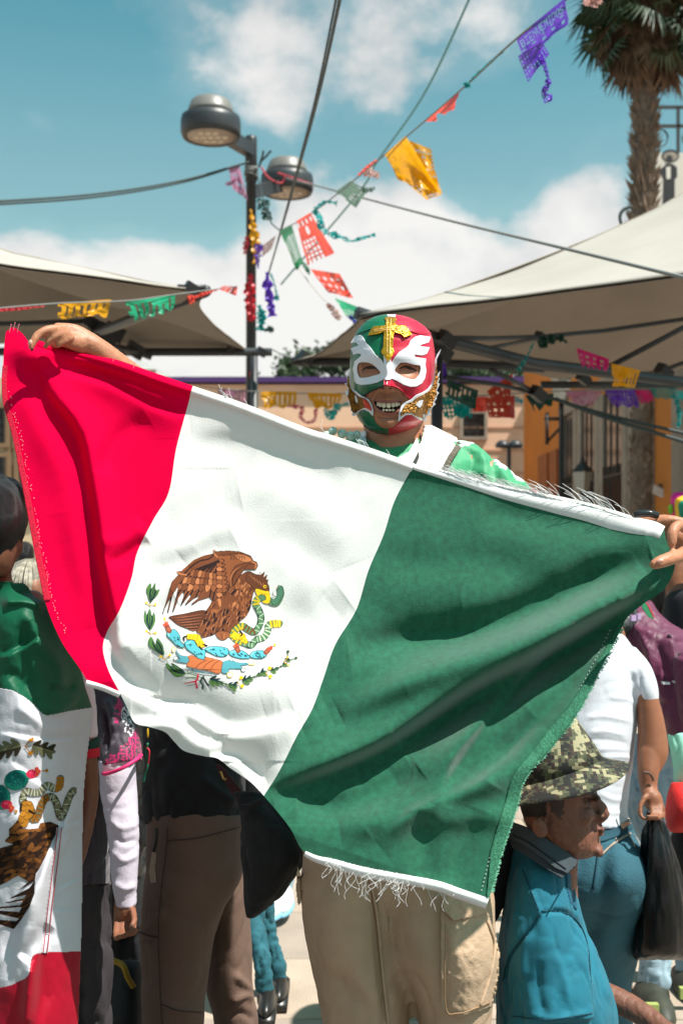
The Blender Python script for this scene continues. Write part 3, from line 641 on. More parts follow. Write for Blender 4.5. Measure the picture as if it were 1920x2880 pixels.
def paper(label, col, q, d, pat='lattice', text=None, curl=.03, torn=0, scal=0, nu=44, nv=30, seed=0, twist=0., group='cut paper banners on the strings'):
    """q: four corners in photo pixels tl, tr, br, bl (top edge is on the string); d: distance or (left, right)"""
    q = np.asarray(q, float); dl, dr = (d if isinstance(d, tuple) else (d, d)); u = np.linspace(0, 1, nu + 1); v = np.linspace(0, 1, nv + 1); U, Vv = np.meshgrid(u, v)
    X = (1 - Vv) * ((1 - U) * q[0, 0] + U * q[1, 0]) + Vv * ((1 - U) * q[3, 0] + U * q[2, 0]); Y = (1 - Vv) * ((1 - U) * q[0, 1] + U * q[1, 1]) + Vv * ((1 - U) * q[3, 1] + U * q[2, 1])
    n3 = np.stack([U * 2.4, Vv * 1.8, U * 0 + seed * 3.7], -1); nz = fbm(n3, seed)
    Dp = dl + (dr - dl) * U + Vv * curl * (1.6 * nz + np.sin(U * 7 + seed) * .8) + twist * Vv * (U - .5)
    sz = np.hypot(*(q[1] - q[0])); X = X + Vv * fbm(n3 * 1.3, seed + 40) * sz * .05; Y = Y + Vv * fbm(n3 * 1.3, seed + 50) * sz * .05
    cu = (u[:-1] + u[1:]) / 2; cv = (v[:-1] + v[1:]) / 2; CU, CV = np.meshgrid(cu, cv); k = np.ones(CU.shape, bool)
    if pat == 'lattice': k &= ~((np.sin(CU * 26) > .25) & (np.sin(CV * 21 + .6) > .2) & (CV > .12) & (CV < .9) & (CU > .06) & (CU < .94) & (vn(np.stack([CU * 5, CV * 5, CU * 0], -1), seed) > -.45))
    if pat == 'dots': k &= ~((((CU * 8) % 1 - .5) ** 2 + ((CV * 6) % 1 - .5) ** 2 < .085) & (CV > .1) & (vn(np.stack([CU * 4, CV * 4, CU * 0], -1), seed) > -.2))
    if pat == 'stripes': k &= ~((np.sin(CU * 44) > .35) & (CV > .2) & (CV < .85) & (vn(np.stack([CU * 3, CV * 3, CU * 0], -1), seed + 1) > -.1))
    if pat == 'grid': k &= ~((((CU * 6) % 1) > .32) & (((CV * 9) % 1) > .32) & (CV > .45) & (CU > .08) & (CU < .65)); 
    if pat == 'grid': k &= ~((np.hypot((CU - .45) * 1.1, CV - .30) < .1) | ((np.sin(CU * 24) > .4) & (CV > .06) & (CV < .17)))
    if text:
        L_ = len(text); row0, row1 = (.18, .48)
        for i, ch in enumerate(text):
            a = .04 + .92 * i / L_; w = .92 / L_ * .8
            gx = np.floor((CU - a) / w * 5).astype(int); gy = np.floor((CV - row0) / (row1 - row0) * 7).astype(int); ok = (gx >= 0) & (gx < 5) & (gy >= 0) & (gy < 7); bits = np.array([int(z) for z in FONT[ch]]).reshape(7, 5); hole = np.zeros(k.shape, bool); hole[ok] = bits[gy[ok], gx[ok]] > 0; k &= ~hole
        k &= ~((np.sin(CU * 30) > .4) & (np.sin(CV * 26) > .3) & (CV > .55) & (CV < .92))
    if scal: k &= CV < 1 - scal * .16 * (1 - np.abs(np.sin(CU * math.pi * scal * 2.5)))
    if torn: k &= CV < (1 - torn) + torn * (.5 + .9 * vn(np.stack([CU * 6, CU * 0, CU * 0 + 1], -1), seed + 5))
    o = gridobj('paper_banner', X, Y, k, lambda x, y: 0, PC[col], None, 0)
    # depth is given per grid vertex, so rebuild the coordinates
    h, w = X.shape; idx = np.arange(h * w).reshape(h, w); qd = np.stack([idx[:-1, :-1], idx[1:, :-1], idx[1:, 1:], idx[:-1, 1:]], -1)[k]; uu = np.unique(qd.ravel())
    o.data.vertices.foreach_set('co', PXN(X.ravel()[uu], Y.ravel()[uu], Dp.ravel()[uu]).ravel()); o.data.update()
    return tag(o, label, 'paper banner', group)
def ribbon(label, col, pts, w, d, seed=0, pat=True):
    """torn twisted strip: centre line (px, py) with width in pixels"""
    A = resamp(spl(pts, 10), 60); T = np.gradient(A[:, :2], axis=0); T /= np.linalg.norm(T, axis=1)[:, None]; Nn = np.stack([-T[:, 1], T[:, 0]], -1); nv = 7
    s = np.linspace(-.5, .5, nv); wv = (A[:, 2] if A.shape[1] > 2 else np.full(60, w)) * (.75 + .4 * vn(np.stack([np.arange(60) * .22, np.zeros(60), np.zeros(60)], -1), seed))
    X = A[:, 0][:, None] + Nn[:, 0][:, None] * s * wv[:, None]; Y = A[:, 1][:, None] + Nn[:, 1][:, None] * s * wv[:, None]
    dd = np.linspace(d[0], d[1], 60)[:, None] if isinstance(d, tuple) else d
    Dp = dd + np.sin(np.arange(60) * .5 + seed)[:, None] * s * .06 + 0 * X
    idx = np.arange(60 * nv).reshape(60, nv); q = np.stack([idx[:-1, :-1], idx[1:, :-1], idx[1:, 1:], idx[:-1, 1:]], -1).reshape(-1, 4)
    if pat: k = np.random.default_rng(seed).random(len(q)) > .12; q = q[k]
    return tag(obj('paper_banner', PXN(X, Y, Dp).reshape(-1, 3), q, PC[col]), label, 'paper banner', 'cut paper banners on the strings')
# high string, from the upper right down to the lamp
paper('big purple cut paper banner with letter cut-outs at the top right', 'purple', [(1450, 106), (1588, -6), (1594, 62), (1480, 178)], (4.2, 3.7), None, 'BIENVENIDOS', .02, seed=1, nu=110, nv=60)
paper('torn purple paper flap hanging under the big purple banner', 'purple', [(1456, 158), (1522, 118), (1545, 150), (1482, 232)], (4.2, 4.0), 'dots', None, .03, seed=2)
ribbon('curling purple paper tail dangling lowest under the big purple banner', 'purple', [(1518, 155, 20), (1535, 200, 14), (1540, 235, 22), (1528, 262, 26), (1548, 285, 30)], 24, 4.1, 3)
ribbon('rolled up teal paper strip on the high string', 'teal', [(1306, 246), (1345, 205), (1418, 140)], 9, (4.8, 4.35), 4, False)
ribbon('teal paper stub knotted at the lower end of the rolled strip', 'teal', [(1306, 232), (1312, 244), (1322, 240)], 14, 4.8, 5, False)
paper('torn coral red paper banner on the high string below the rolled teal strip', 'coral', [(1194, 344), (1290, 260), (1284, 300), (1222, 352)], (5.3, 4.9), 'none', None, .02, .75, seed=6)
paper('large yellow paper banner curling on the high string', 'yellow', [(1082, 436), (1140, 382), (1240, 545), (1120, 505)], (6.1, 5.8), None, None, .05, seed=7, nu=50, nv=44, twist=.2).name
paper('yellow paper flap folded back at the right of the large yellow banner', 'yellow', [(1150, 395), (1212, 420), (1222, 478), (1190, 500)], (6.0, 6.0), 'dots', None, .03, seed=8)
paper('lower yellow paper fold hanging from the large yellow banner', 'yellow', [(1126, 500), (1222, 478), (1243, 545), (1200, 560)], (6.05, 5.95), 'dots', None, .03, seed=9)
ribbon('pinkish clear paper scrap fluttering left of the yellow banner', 'clear', [(1022, 492, 16), (1045, 486, 30), (1066, 500, 18)], 24, 6.7, 10)
ribbon('red rolled paper edge left of the yellow banner', 'coral', [(1006, 494), (1035, 468), (1060, 450)], 9, (6.8, 6.4), 11, False)
paper('grey green paper banner with window cut-outs on the high string', 'greygreen', [(942, 540), (985, 508), (1034, 535), (1000, 584)], (7.2, 6.9), 'stripes', None, .03, seed=12)
ribbon('grey green paper tatter right of the grey green banner', 'greygreen', [(1015, 528, 12), (1035, 535, 20), (1055, 528, 14)], 16, 6.9, 13)
ribbon('teal paper loop torn open below the grey green banner', 'teal', [(882, 590, 14), (900, 615, 18), (902, 635, 26), (920, 655, 26), (955, 665, 20), (985, 678, 12), (1010, 672, 10), (1055, 660, 14)], 16, (7.6, 7.2), 14)
ribbon('teal paper strip along the high string below the grey green banner', 'teal', [(884, 588, 12), (915, 568, 14), (948, 572, 16)], 14, (7.6, 7.2), 15)
paper('coral red lattice cut banner on the high string right of the green one', 'coral', [(833, 622), (872, 598), (940, 712), (864, 746)], (8.0, 7.7), 'grid', None, .04, seed=16, nu=60, nv=60)
paper('narrow green paper banner right of the lamp pole', 'green', [(787, 650), (820, 633), (852, 738), (833, 762)], (8.5, 8.2), 'stripes', None, .04, seed=17)
ribbon('green paper tip dangling below the narrow green banner', 'green', [(848, 735, 10), (862, 755, 16), (870, 772, 10)], 12, 8.3, 18)
paper('salmon red paper banner floating below the coral lattice one', 'coral', [(873, 757), (955, 770), (994, 838), (922, 822)], (7.6, 7.3), 'lattice', None, .04, seed=19)
paper('green paper banner just above the left side of the mask', 'mint', [(941, 838), (1018, 868), (1022, 908), (972, 890)], (7.2, 7.0), 'dots', None, .03, seed=20)
ribbon('small blue paper strip above the left side of the mask', 'blue', [(982, 888), (1000, 908), (1014, 926)], 15, 7.1, 21, False)
ribbon('pale pink paper scrap hanging left of the green banner above the mask', 'clear', [(918, 855, 12), (935, 870, 22), (955, 900, 18)], 18, 7.5, 22)
# round the lamp pole
paper('pink lattice paper banner hanging left of the lamp pole top', 'lilac', [(642, 470), (672, 462), (698, 566), (655, 530)], (10.2, 10.3), 'lattice', None, .04, seed=23)
ribbon('pink lattice paper tip pointing left by the lamp pole', 'lilac', [(665, 505, 20), (650, 515, 18), (634, 518, 14)], 16, 10.2, 24)
ribbon('dark green paper tatter right of the lamp pole under the lower lamp head', 'darkgreen', [(724, 560, 26), (742, 580, 40), (750, 605, 34), (765, 618, 12)], 30, 10.3, 25)
ribbon('long yellow paper banner stuck along the lamp pole', 'yellow', [(705, 588, 8), (712, 640, 26), (720, 690, 34), (718, 742, 20)], 26, 10.45, 26, False)
ribbon('small purple paper rosette on the lamp pole', 'purple', [(716, 690, 26), (728, 700, 28), (724, 725, 18), (726, 755, 10)], 22, 10.35, 27)
ribbon('small red paper rosette left of the lamp pole', 'red', [(694, 665, 12), (692, 685, 22), (688, 715, 10)], 16, 10.4, 28)
paper('clear tan paper banner right of the lamp pole by the black cable', 'clear', [(740, 690), (776, 662), (764, 700), (736, 724)], (10.2, 9.9), 'lattice', None, .03, seed=29)
ribbon('long red paper banner wrapped down the lamp pole', 'red', [(706, 770, 20), (702, 820, 34), (704, 860, 34), (708, 905, 26)], 30, 10.4, 30, False)
ribbon('purple paper banner bunched right of the lamp pole', 'purple', [(752, 765, 14), (752, 800, 30), (760, 850, 34), (766, 890, 26)], 30, 10.0, 31, False)
ribbon('teal edge of paper beside the bunched purple banner', 'teal', [(760, 768, 6), (772, 800, 10), (780, 845, 12)], 9, 10.02, 32)
ribbon('teal paper bundle low on the right of the lamp pole', 'teal', [(728, 858, 18), (736, 890, 32), (732, 930, 26)], 28, 10.35, 33, False)
ribbon('small dark paper scrap right of the teal bundle', 'darkgreen', [(744, 930, 10), (757, 926, 22), (770, 930, 12)], 16, 10.3, 34, False)
ribbon('red paper scrap at the foot of the visible lamp pole', 'red', [(712, 1030, 10), (708, 1050, 18), (706, 1062, 14)], 14, 10.4, 35)
# low string across the left tent
ribbon('rolled red paper strip at the left end of the low string', 'red', [(-30, 874), (60, 868), (126, 861)], 8, (4.4, 4.7), 36, False)
paper('shiny yellow paper banner on the low string over the left tent', 'yellow', [(164, 853), (314, 842), (300, 890), (160, 898)], (4.7, 5.0), 'stripes', None, .05, 0, 1, seed=37)
paper('shiny mint green paper banner on the low string over the left tent', 'mint', [(353, 848), (493, 827), (494, 872), (372, 906)], (5.0, 5.3), 'stripes', None, .05, 0, 2, seed=38)
ribbon('coral paper strip wrapped round the corner of the left tent', 'coral', [(530, 845, 24), (560, 832, 20), (595, 820, 8), (612, 813, 8)], 16, (5.85, 5.85), 39, False)
paper('coral paper banner fluttering between left tent and lamp pole', 'coral', [(612, 812), (630, 804), (668, 806), (664, 832)], (5.9, 6.0), 'lattice', None, .03, seed=40)
# in front of the peach wall
for (lb, c, q, pt, sd) in [('silvery lilac paper banner left of the lamp pole against the peach wall', 'lilac', [(612, 1096), (692, 1096), (690, 1150), (622, 1140)], 'dots', 41), ('wide yellow paper banner against the peach wall nearest the lamp pole', 'yellow', [(734, 1100), (834, 1102), (830, 1142), (738, 1152)], 'stripes', 42),
                           ('yellow paper banner against the peach wall nearest the mask', 'yellow', [(864, 1104), (962, 1107), (950, 1152), (880, 1150)], 'stripes', 43)]:
    paper(lb, c, q, 9.5, pt, None, .05, 0, 1, seed=sd)
ribbon('pink paper loop hanging below the yellow banners', 'pink', [(808, 1142, 10), (850, 1148, 16), (845, 1170, 14), (862, 1188, 12), (884, 1180, 12), (888, 1150, 14)], 13, 9.3, 44)
ribbon('aqua paper scrap beside the mask against the peach wall', 'aqua', [(912, 1150, 16), (930, 1168, 26), (950, 1145, 22), (980, 1136, 14)], 20, 9.2, 45)
# under the right tent
paper('purple paper strip hanging right of the mask', 'purple', [(1228, 985), (1246, 985), (1258, 1066), (1222, 1072)], 6.2, 'none', None, .02, seed=46)
paper('black and yellow paper banner right of the mask', 'darkgreen', [(1258, 1066), (1345, 1098), (1334, 1150), (1250, 1110)], 6.4, 'stripes', None, .02, seed=47)
paper('emerald and teal foil banner right of the mask', 'teal', [(1234, 1116), (1330, 1114), (1326, 1176), (1252, 1180)], 6.9, 'dots', None, .06, 0, 1, seed=48)
paper('red paper banner pointing up under the right tent', 'rust', [(1368, 1100), (1442, 1048), (1432, 1130), (1402, 1150)], 6.6, 'lattice', None, .03, seed=49)
paper('rust red cut paper banner hanging lowest under the right tent', 'rust', [(1362, 1120), (1446, 1112), (1446, 1176), (1374, 1174)], 6.9, 'lattice', None, .03, seed=50)
paper('pink shiny paper banner behind the rust red ones', 'coral', [(1330, 1116), (1372, 1116), (1368, 1158), (1326, 1158)], 7.1, 'none', None, .04, seed=51)
ribbon('sky blue paper scrap behind the rust red banners', 'skyblue', [(1436, 1120, 16), (1452, 1124, 22), (1470, 1130, 14)], 16, 7.1, 52)
paper('dark green shirt shaped paper banner under the right tent joint', 'darkgreen', [(1476, 1112), (1556, 1106), (1548, 1166), (1504, 1158)], 6.7, 'none', None, .03, .35, seed=53)
ribbon('dark teal paper strip running up to the tent bar', 'teal', [(1500, 962, 6), (1482, 1000, 10), (1456, 1042, 16)], 10, 6.1, 54, False)
ribbon('dark green star shaped paper tatter on the tent bar', 'darkgreen', [(1512, 968, 26), (1540, 958, 34), (1572, 950, 26), (1596, 966, 6)], 26, 6.6, 55, False)
paper('magenta cut paper banner under the right tent', 'magenta', [(1620, 978), (1712, 1010), (1706, 1048), (1632, 1030)], 5.6, 'lattice', None, .02, 0, 2, seed=56)
paper('yellow cut paper banner crossing the tent beam', 'yellow', [(1718, 1022), (1800, 1042), (1782, 1092), (1722, 1086)], 5.8, 'stripes', None, .02, seed=57)
for (lb, c, q, sd) in [('lilac pink paper banner in front of the orange building', 'lilac', [(1586, 1098), (1692, 1100), (1660, 1142), (1612, 1142)], 58), ('purple paper banner in front of the orange building', 'purple', [(1698, 1098), (1790, 1096), (1796, 1148), (1724, 1142)], 59),
                       ('hot pink paper banner in front of the orange building', 'magenta', [(1782, 1096), (1832, 1098), (1838, 1130), (1800, 1138)], 60), ('teal scalloped paper banner in front of the orange building', 'teal', [(1820, 1090), (1900, 1088), (1898, 1126), (1840, 1120)], 61), ('aqua paper banner at the right edge in front of the orange building', 'aqua', [(1900, 1100), (1960, 1098), (1960, 1130), (1905, 1126)], 62)]:
    paper(lb, c, q, 7.0, 'dots', None, .03, 0, 1, seed=sd)
ribbon('small olive paper strip between the lilac and purple banners', 'yellow', [(1662, 1104), (1700, 1104)], 12, 7.05, 63)
ribbon('dark teal paper strip hanging at the right edge', 'teal', [(1898, 1110, 8), (1908, 1160, 22), (1906, 1206, 8)], 16, 6.5, 64, False)
ribbon('silvery foil scrap hanging at the top edge beside the palm crown', 'clear', [(1640, 0, 20), (1662, 10, 30), (1690, -4, 30)], 26, 4.2, 65)
# ---------------------------------------------------------------- the big flag
K = 1920 / 1568.0
def kk(*p): return [(a * K, b * K) for a, b in p]
TOP_R = kk((14, 762), (30, 752), (48, 762), (64, 782), (74, 808), (88, 784), (120, 793), (190, 808), (270, 830), (350, 858), (442, 890))
TOP_W = kk((442, 890), (560, 930), (700, 985), (760, 1003), (860, 1036), (950, 1068))
TOP_G = kk((950, 1068), (1050, 1092), (1150, 1118), (1250, 1140), (1350, 1162), (1450, 1192), (1500, 1203), (1524, 1214))
BND_RW = kk((442, 890), (432, 930), (405, 1030), (388, 1130), (352, 1195), (316, 1268), (302, 1330), (276, 1400), (247, 1450), (237, 1490), (250, 1540), (275, 1590))
BND_WG = kk((950, 1068), (906, 1150), (880, 1230), (846, 1310), (818, 1400), (770, 1480), (742, 1560), (716, 1630), (682, 1690), (642, 1770), (606, 1828))
LEFT = kk((14, 762), (10, 800), (8, 840), (6, 880), (10, 930), (30, 1000), (46, 1080), (60, 1150), (80, 1260), (104, 1380), (140, 1470), (180, 1530), (200, 1562))
RIGHT = kk((1524, 1214), (1530, 1244), (1548, 1270), (1546, 1312), (1522, 1355), (1470, 1392), (1430, 1432), (1380, 1530), (1320, 1640), (1250, 1730), (1200, 1790), (1180, 1860), (1150, 1950), (1135, 2010), (1122, 2062))
BOT_R = kk((200, 1562), (240, 1576), (275, 1590))
BOT_W = kk((275, 1590), (292, 1625), (310, 1660), (345, 1670), (380, 1682), (402, 1705), (424, 1725), (470, 1737), (500, 1742), (530, 1765), (575, 1796), (606, 1828))
BOT_G = kk((606, 1828), (640, 1868), (668, 1905), (692, 1950), (716, 1962), (760, 1972), (830, 1990), (900, 2004), (1000, 2022), (1060, 2042), (1122, 2062))
# folds: polyline (1568-wide pixels), kind, amplitude m (towards the viewer > 0), width px
FOLDS = [
 # green, fanning out of the hand at the right
 ([(1500, 1290), (1380, 1330), (1250, 1390), (1100, 1450), (940, 1470), (800, 1490)], 'r', -.022, 44),
 ([(1520, 1310), (1400, 1370), (1280, 1430), (1130, 1490), (950, 1560), (780, 1640)], 'r', .017, 36),
 ([(1500, 1345), (1380, 1420), (1240, 1500), (1080, 1580), (900, 1700), (760, 1765), (620, 1815)], 's', .020, 20),
 ([(1440, 1400), (1320, 1490), (1200, 1560), (1060, 1640), (920, 1720)], 'r', -.016, 40),
 ([(1370, 1520), (1280, 1600), (1200, 1690), (1130, 1800)], 'r', -.010, 30),
 ([(1330, 1450), (1250, 1500), (1120, 1650), (1040, 1760), (1010, 1850)], 's', .010, 16),
 ([(1230, 1740), (1120, 1790), (1000, 1830), (900, 1880), (780, 1900)], 'r', .012, 34),
 ([(1240, 1660), (1100, 1790), (960, 1850), (860, 1930)], 's', -.008, 18),
 ([(960, 1760), (900, 1800), (800, 1850), (680, 1850)], 'r', -.012, 34),
 ([(960, 1860), (975, 1960), (985, 2040)], 'r', -.005, 32),
 ([(1100, 1860), (1060, 1970), (1030, 2040)], 'r', -.005, 32),
 ([(1180, 1870), (1080, 1880), (960, 1880)], 'r', .006, 26),
 ([(1480, 1230), (1300, 1200), (1100, 1180)], 'r', -.005, 34),
 ([(860, 1290), (1000, 1300), (1100, 1290), (1280, 1340)], 'r', -.005, 46),
 ([(800, 1390), (900, 1410), (1060, 1390)], 'r', -.004, 40),
 # red, hanging from the left hand
 ([(78, 800), (110, 900), (180, 1000), (212, 1150), (232, 1300), (258, 1440), (280, 1560)], 's', -.020, 17),
 ([(78, 800), (70, 900), (110, 1000), (170, 1120), (200, 1300), (225, 1440)], 'r', .012, 42),
 ([(90, 800), (200, 830), (330, 870), (440, 905)], 'r', .010, 16),
 ([(130, 850), (250, 880), (350, 930), (430, 960)], 's', .009, 12),
 ([(340, 960), (280, 1000), (250, 1040), (235, 1090)], 'r', -.007, 22),
 ([(230, 1250), (290, 1236), (330, 1200)], 'r', .006, 18), ([(245, 1290), (280, 1280), (340, 1240)], 'r', -.007, 14),
 ([(130, 1180), (150, 1300), (180, 1420), (210, 1520)], 'r', -.003, 30),
 # white
 ([(450, 930), (560, 985), (700, 1040), (820, 1050)], 'r', .004, 50),
 ([(440, 1005), (560, 1000), (700, 1046), (800, 1090)], 's', -.005, 26),
 ([(560, 1090), (680, 1150), (760, 1210), (800, 1300)], 'r', .006, 60),
 ([(620, 1250), (700, 1300), (760, 1340)], 's', .005, 26), ([(560, 1180), (480, 1200), (400, 1260)], 's', -.006, 26),
 ([(330, 1320), (430, 1290), (540, 1240)], 'r', -.006, 30),
 ([(255, 1490), (300, 1460), (350, 1440), (420, 1400)], 's', .010, 22),
 ([(250, 1505), (285, 1570), (330, 1600), (380, 1632), (430, 1660)], 's', .012, 16),
 ([(360, 1610), (440, 1630), (520, 1675), (600, 1670), (680, 1640)], 's', .014, 18),
 ([(300, 1655), (400, 1660), (460, 1700), (520, 1712)], 's', .010, 14),
 ([(480, 1735), (540, 1745), (580, 1780), (606, 1815)], 's', .010, 12),
 ([(300, 1400), (420, 1520), (600, 1600), (720, 1560)], 'r', .020, 120),
 ([(640, 1400), (720, 1430), (800, 1380)], 'r', -.006, 50),
]
FOLDS = [(spl([(a * K, b * K) for a, b in p], 4), k, A * (1.85 if i < 5 else 1.55 if i < 15 else 1.25), w * K) for i, (p, k, A, w) in enumerate(FOLDS)]
TOPL = np.vstack([spl(TOP_R[5:], 4), spl(TOP_W, 4), spl(TOP_G, 4)])
def flagdepth(x, y):
    x = np.asarray(x, float); y = np.asarray(y, float)
    u = (x - 960) / 960
    d = 1.80 + .06 * (1 - u * u) - .00004 * (y - (1000 + 300 * (u + 1)))  # hangs in front of the man, hands nearest
    # hung cloth leans back from hem to top edge
    d = d + .125 * np.clip((1400 - (y - 330 * u)) / 900, -1.1, 1)
    for p, k, A, w in FOLDS:
        m = (x > p[:, 0].min() - 4 * w) & (x < p[:, 0].max() + 4 * w) & (y > p[:, 1].min() - 4 * w) & (y < p[:, 1].max() + 4 * w)
        if not m.any(): continue
        q, s, t = segdist(x[m], y[m], p); fade = np.clip(np.minimum(t, 1 - t) * 5, 0, 1) ** .7
        if k == 'r': v = np.exp(-(q / w) ** 2)
        else: v = np.tanh(s * q / w * 1.4) * np.exp(-(q / (3.2 * w)) ** 2)
        d[m] -= A * v * fade
    q, sd, t = segdist(x, y, TOPL); d = d - .020 * np.exp(-(q / 42) ** 2) * np.clip((t - .02) * 8, 0, 1) * np.clip((.80 - t) * 3, 0, 1)
    d = d - .030 * np.exp(-((x - 92) / 46) ** 2 - ((y - 1000) / 44) ** 2)
    n = np.stack([x / 170, y / 230, x * 0], -1); d += .0035 * fbm(n, 5, 3)
    n = np.stack([(x * .55 + y * .83) / 48, (x * .83 - y * .55) / 170, x * 0 + 3], -1); d += .0007 * fbm(n, 9, 2)
    return d
def coons(T, B, L, Rr, nu, nv):
    T = resamp(spl(T, 8), nu); B = resamp(spl(B, 8), nu); L = resamp(spl(L, 8), nv); Rr = resamp(spl(Rr, 8), nv)
    u = np.linspace(0, 1, nu)[None, :, None]; v = np.linspace(0, 1, nv)[:, None, None]
    return (1 - v) * T[None] + v * B[None] + (1 - u) * L[:, None] + u * Rr[:, None] - ((1 - u) * (1 - v) * T[0] + u * (1 - v) * T[-1] + (1 - u) * v * B[0] + u * v * B[-1])
def clothmat(name, c, tr, var=.04, vs=60, rough=.85, sheen=.25, spec=.15):
    return mat(name, c, rough, var, vs, bump=.12, bs=420, trans=tr, sheen=sheen, spec=spec, vdet=5)
M_fred = clothmat('flag_red', hx(226, 0, 62), .35, .06, 3, sheen=0, spec=.04); M_fwhite = clothmat('flag_white', hx(228, 227, 224), .30, .01); M_fgreen = clothmat('flag_green', hx(30, 92, 68), .12, .24, 95, .8, .4)
flag = thing('flag', 'large red white and green flag with an eagle emblem held up by the masked man', 'flag', PX(900, 1700, 1.82))
def stripe(name, T, B, L, Rr, m, nu=240, nv=300, z=0):
    G = coons(T, B, L, Rr, nu, nv); X = G[..., 0]; Y = G[..., 1]; idx = np.arange(nu * nv).reshape(nv, nu)
    q = np.stack([idx[:-1, :-1], idx[1:, :-1], idx[1:, 1:], idx[:-1, 1:]], -1).reshape(-1, 4)
    o = obj(name, PXN(X.ravel(), Y.ravel(), flagdepth(X.ravel(), Y.ravel()) + z), q, m, flag); return o
stripe('red_stripe', TOP_R, BOT_R, LEFT, BND_RW, M_fred); stripe('white_stripe', TOP_W, BOT_W, BND_RW, BND_WG, M_fwhite, 300, 300); stripe('green_stripe', TOP_G, BOT_G, BND_WG, RIGHT, M_fgreen, 320, 320)
def band(name, line, w0, w1, m, z=-.003, up=True, n=260, nw=7, round_=.006):
    A = resamp(spl(line, 10), n); T = np.gradient(A, axis=0); T /= np.linalg.norm(T, axis=1)[:, None]; Nn = np.stack([-T[:, 1], T[:, 0]], -1)
    wv = np.linspace(w0, w1, n)[:, None] if np.isscalar(w0) else np.interp(np.linspace(0, 1, n), np.linspace(0, 1, len(w0)), w0)[:, None]
    s = np.linspace(-.15, 1, nw)[None]; X = A[:, :1] + Nn[:, :1] * s * wv; Y = A[:, 1:] + Nn[:, 1:] * s * wv
    Dp = flagdepth(X.ravel(), Y.ravel()).reshape(X.shape) + z + round_ * (2 * (s - .42)) ** 2
    idx = np.arange(n * nw).reshape(n, nw); q = np.stack([idx[:-1, :-1], idx[:-1, 1:], idx[1:, 1:], idx[1:, :-1]], -1).reshape(-1, 4)
    o = obj(name, PXN(X.ravel(), Y.ravel(), Dp.ravel()), q, m, flag); md = o.modifiers.new('t', 'SOLIDIFY'); md.thickness = .0012; md.offset = 0; return o
M_hem = clothmat('hem_white', hx(240, 239, 238), .25, .02)
band('hem', TOP_G, [16, 30, 42, 52, 56, 40], 0, M_hem); band('hem', kk((702, 1955), (730, 1966), (770, 1974), (830, 1990), (900, 2004), (1000, 2022), (1060, 2042), (1122, 2064)), [14, 26, 30, 26, 28, 30, 30], 0, M_hem)
band('hem', kk((200, 1562), (240, 1574), (278, 1590)), 16, 16, M_hem)
band('hem', TOP_R[5:], 16, 26, M_fred, -.004); band('hem', TOP_W, 26, 24, M_fwhite, -.004)
M_gauze = mat('selvedge', hx(150, 190, 168), .9, .5, 300, bump=.3, bs=500, trans=.3)
band('selvedge', RIGHT[6:][::-1], [-6, -26, -30, -26, -34, -26, -14, -10], 0, mat('selvedge_green', hx(60, 128, 98), .9, .45, 260, bump=.4, bs=500, trans=.25), -.002, round_=0)
band('selvedge', LEFT[2:10], -12, -16, mat('selvedge_red', hx(206, 14, 56), .9, .3, 260, bump=.4, bs=500, trans=.3), -.002, round_=0)
# frayed threads
def threads(name, items, m, r=.0006):
    b = MB()
    for pts, z in items:
        A = spl(pts, 5); d = flagdepth(A[:, 0], A[:, 1]); d = d[0] + 0 * d + np.linspace(0, z, len(A)); b.tube(PXN(A[:, 0], A[:, 1], d), r, 3)
    o = b.build(name, m, flag, True); o['kind'] = 'stuff'; return o
q_ = np.random.default_rng(21); it = []
tg = resamp(spl(TOP_G, 10), 400); tw = resamp(spl(TOP_W, 10), 400); bg_ = resamp(spl(BOT_G, 10), 400)
for k in range(90):      # short loops along the near half of the top hem
    x, y = tg[q_.integers(20, 190)]; l = q_.uniform(25, 90); h = q_.uniform(10, 34); it.append(([(x, y + 4), (x + l * .2, y - h * .6), (x + l * .6, y - h * .3 + l * .1), (x + l, y + l * .26 - 2)], -.004))
for k in range(28):      # long threads swept left above the far half
    x, y = tg[q_.integers(190, 330)]; l = q_.uniform(30, 90); a = q_.uniform(.45, 1.0); it.append(([(x, y + 3), (x - l * .35 * a, y - l * .35), (x - l * a, y - l * .62 - 6 * q_.random())], q_.uniform(-.02, .02)))
for k in range(9):
    x, y = tg[q_.integers(300, 360)]; l = q_.uniform(60, 110); it.append(([(x, y), (x - l * .3, y - l * .4), (x - l * .75, y - l * .62)], 0))
for k in range(16):
    x, y = tw[q_.choice([q_.integers(60, 120), q_.integers(200, 390)])]; l = q_.uniform(12, 48); it.append(([(x, y + 3), (x - l * .3, y - l * .5), (x - l * q_.uniform(.2, 1.0), y - l * q_.uniform(.6, 1))], 0))
threads('fringe', it, M_hem, .00036); it = []
for k in range(62):
    c_ = q_.choice([.18, .24, .3, .38, .46, .52, .58, .64, .7, .78], p=[.08, .1, .08, .12, .16, .14, .1, .1, .06, .06]); i = int(np.clip((c_ * 300 + 90 + q_.normal() * 10), 100, 392)); x, y = bg_[i]; l = q_.uniform(22, 100) * (1 if c_ > .2 else .6); dx = q_.normal() * 22
    it.append(([(x, y - 2), (x + dx * .2, y + l * .4), (x + dx, y + l * .8), (x + dx * 1.1 + q_.normal() * 10, y + l)], -.01))
threads('fringe', it, M_hem, .00036); it = []
rg = resamp(spl(RIGHT[6:], 10), 600)
for k in range(420):
    x, y = rg[q_.integers(0, 590)]; it.append(([(x - 3, y), (x + q_.uniform(2, 7), y + q_.uniform(-2, 3)), (x + q_.uniform(4, 11), y + q_.uniform(-3, 6))], 0))
threads('fringe', it, mat('thread_green', hx(120, 185, 155), .9), .0008); it = []
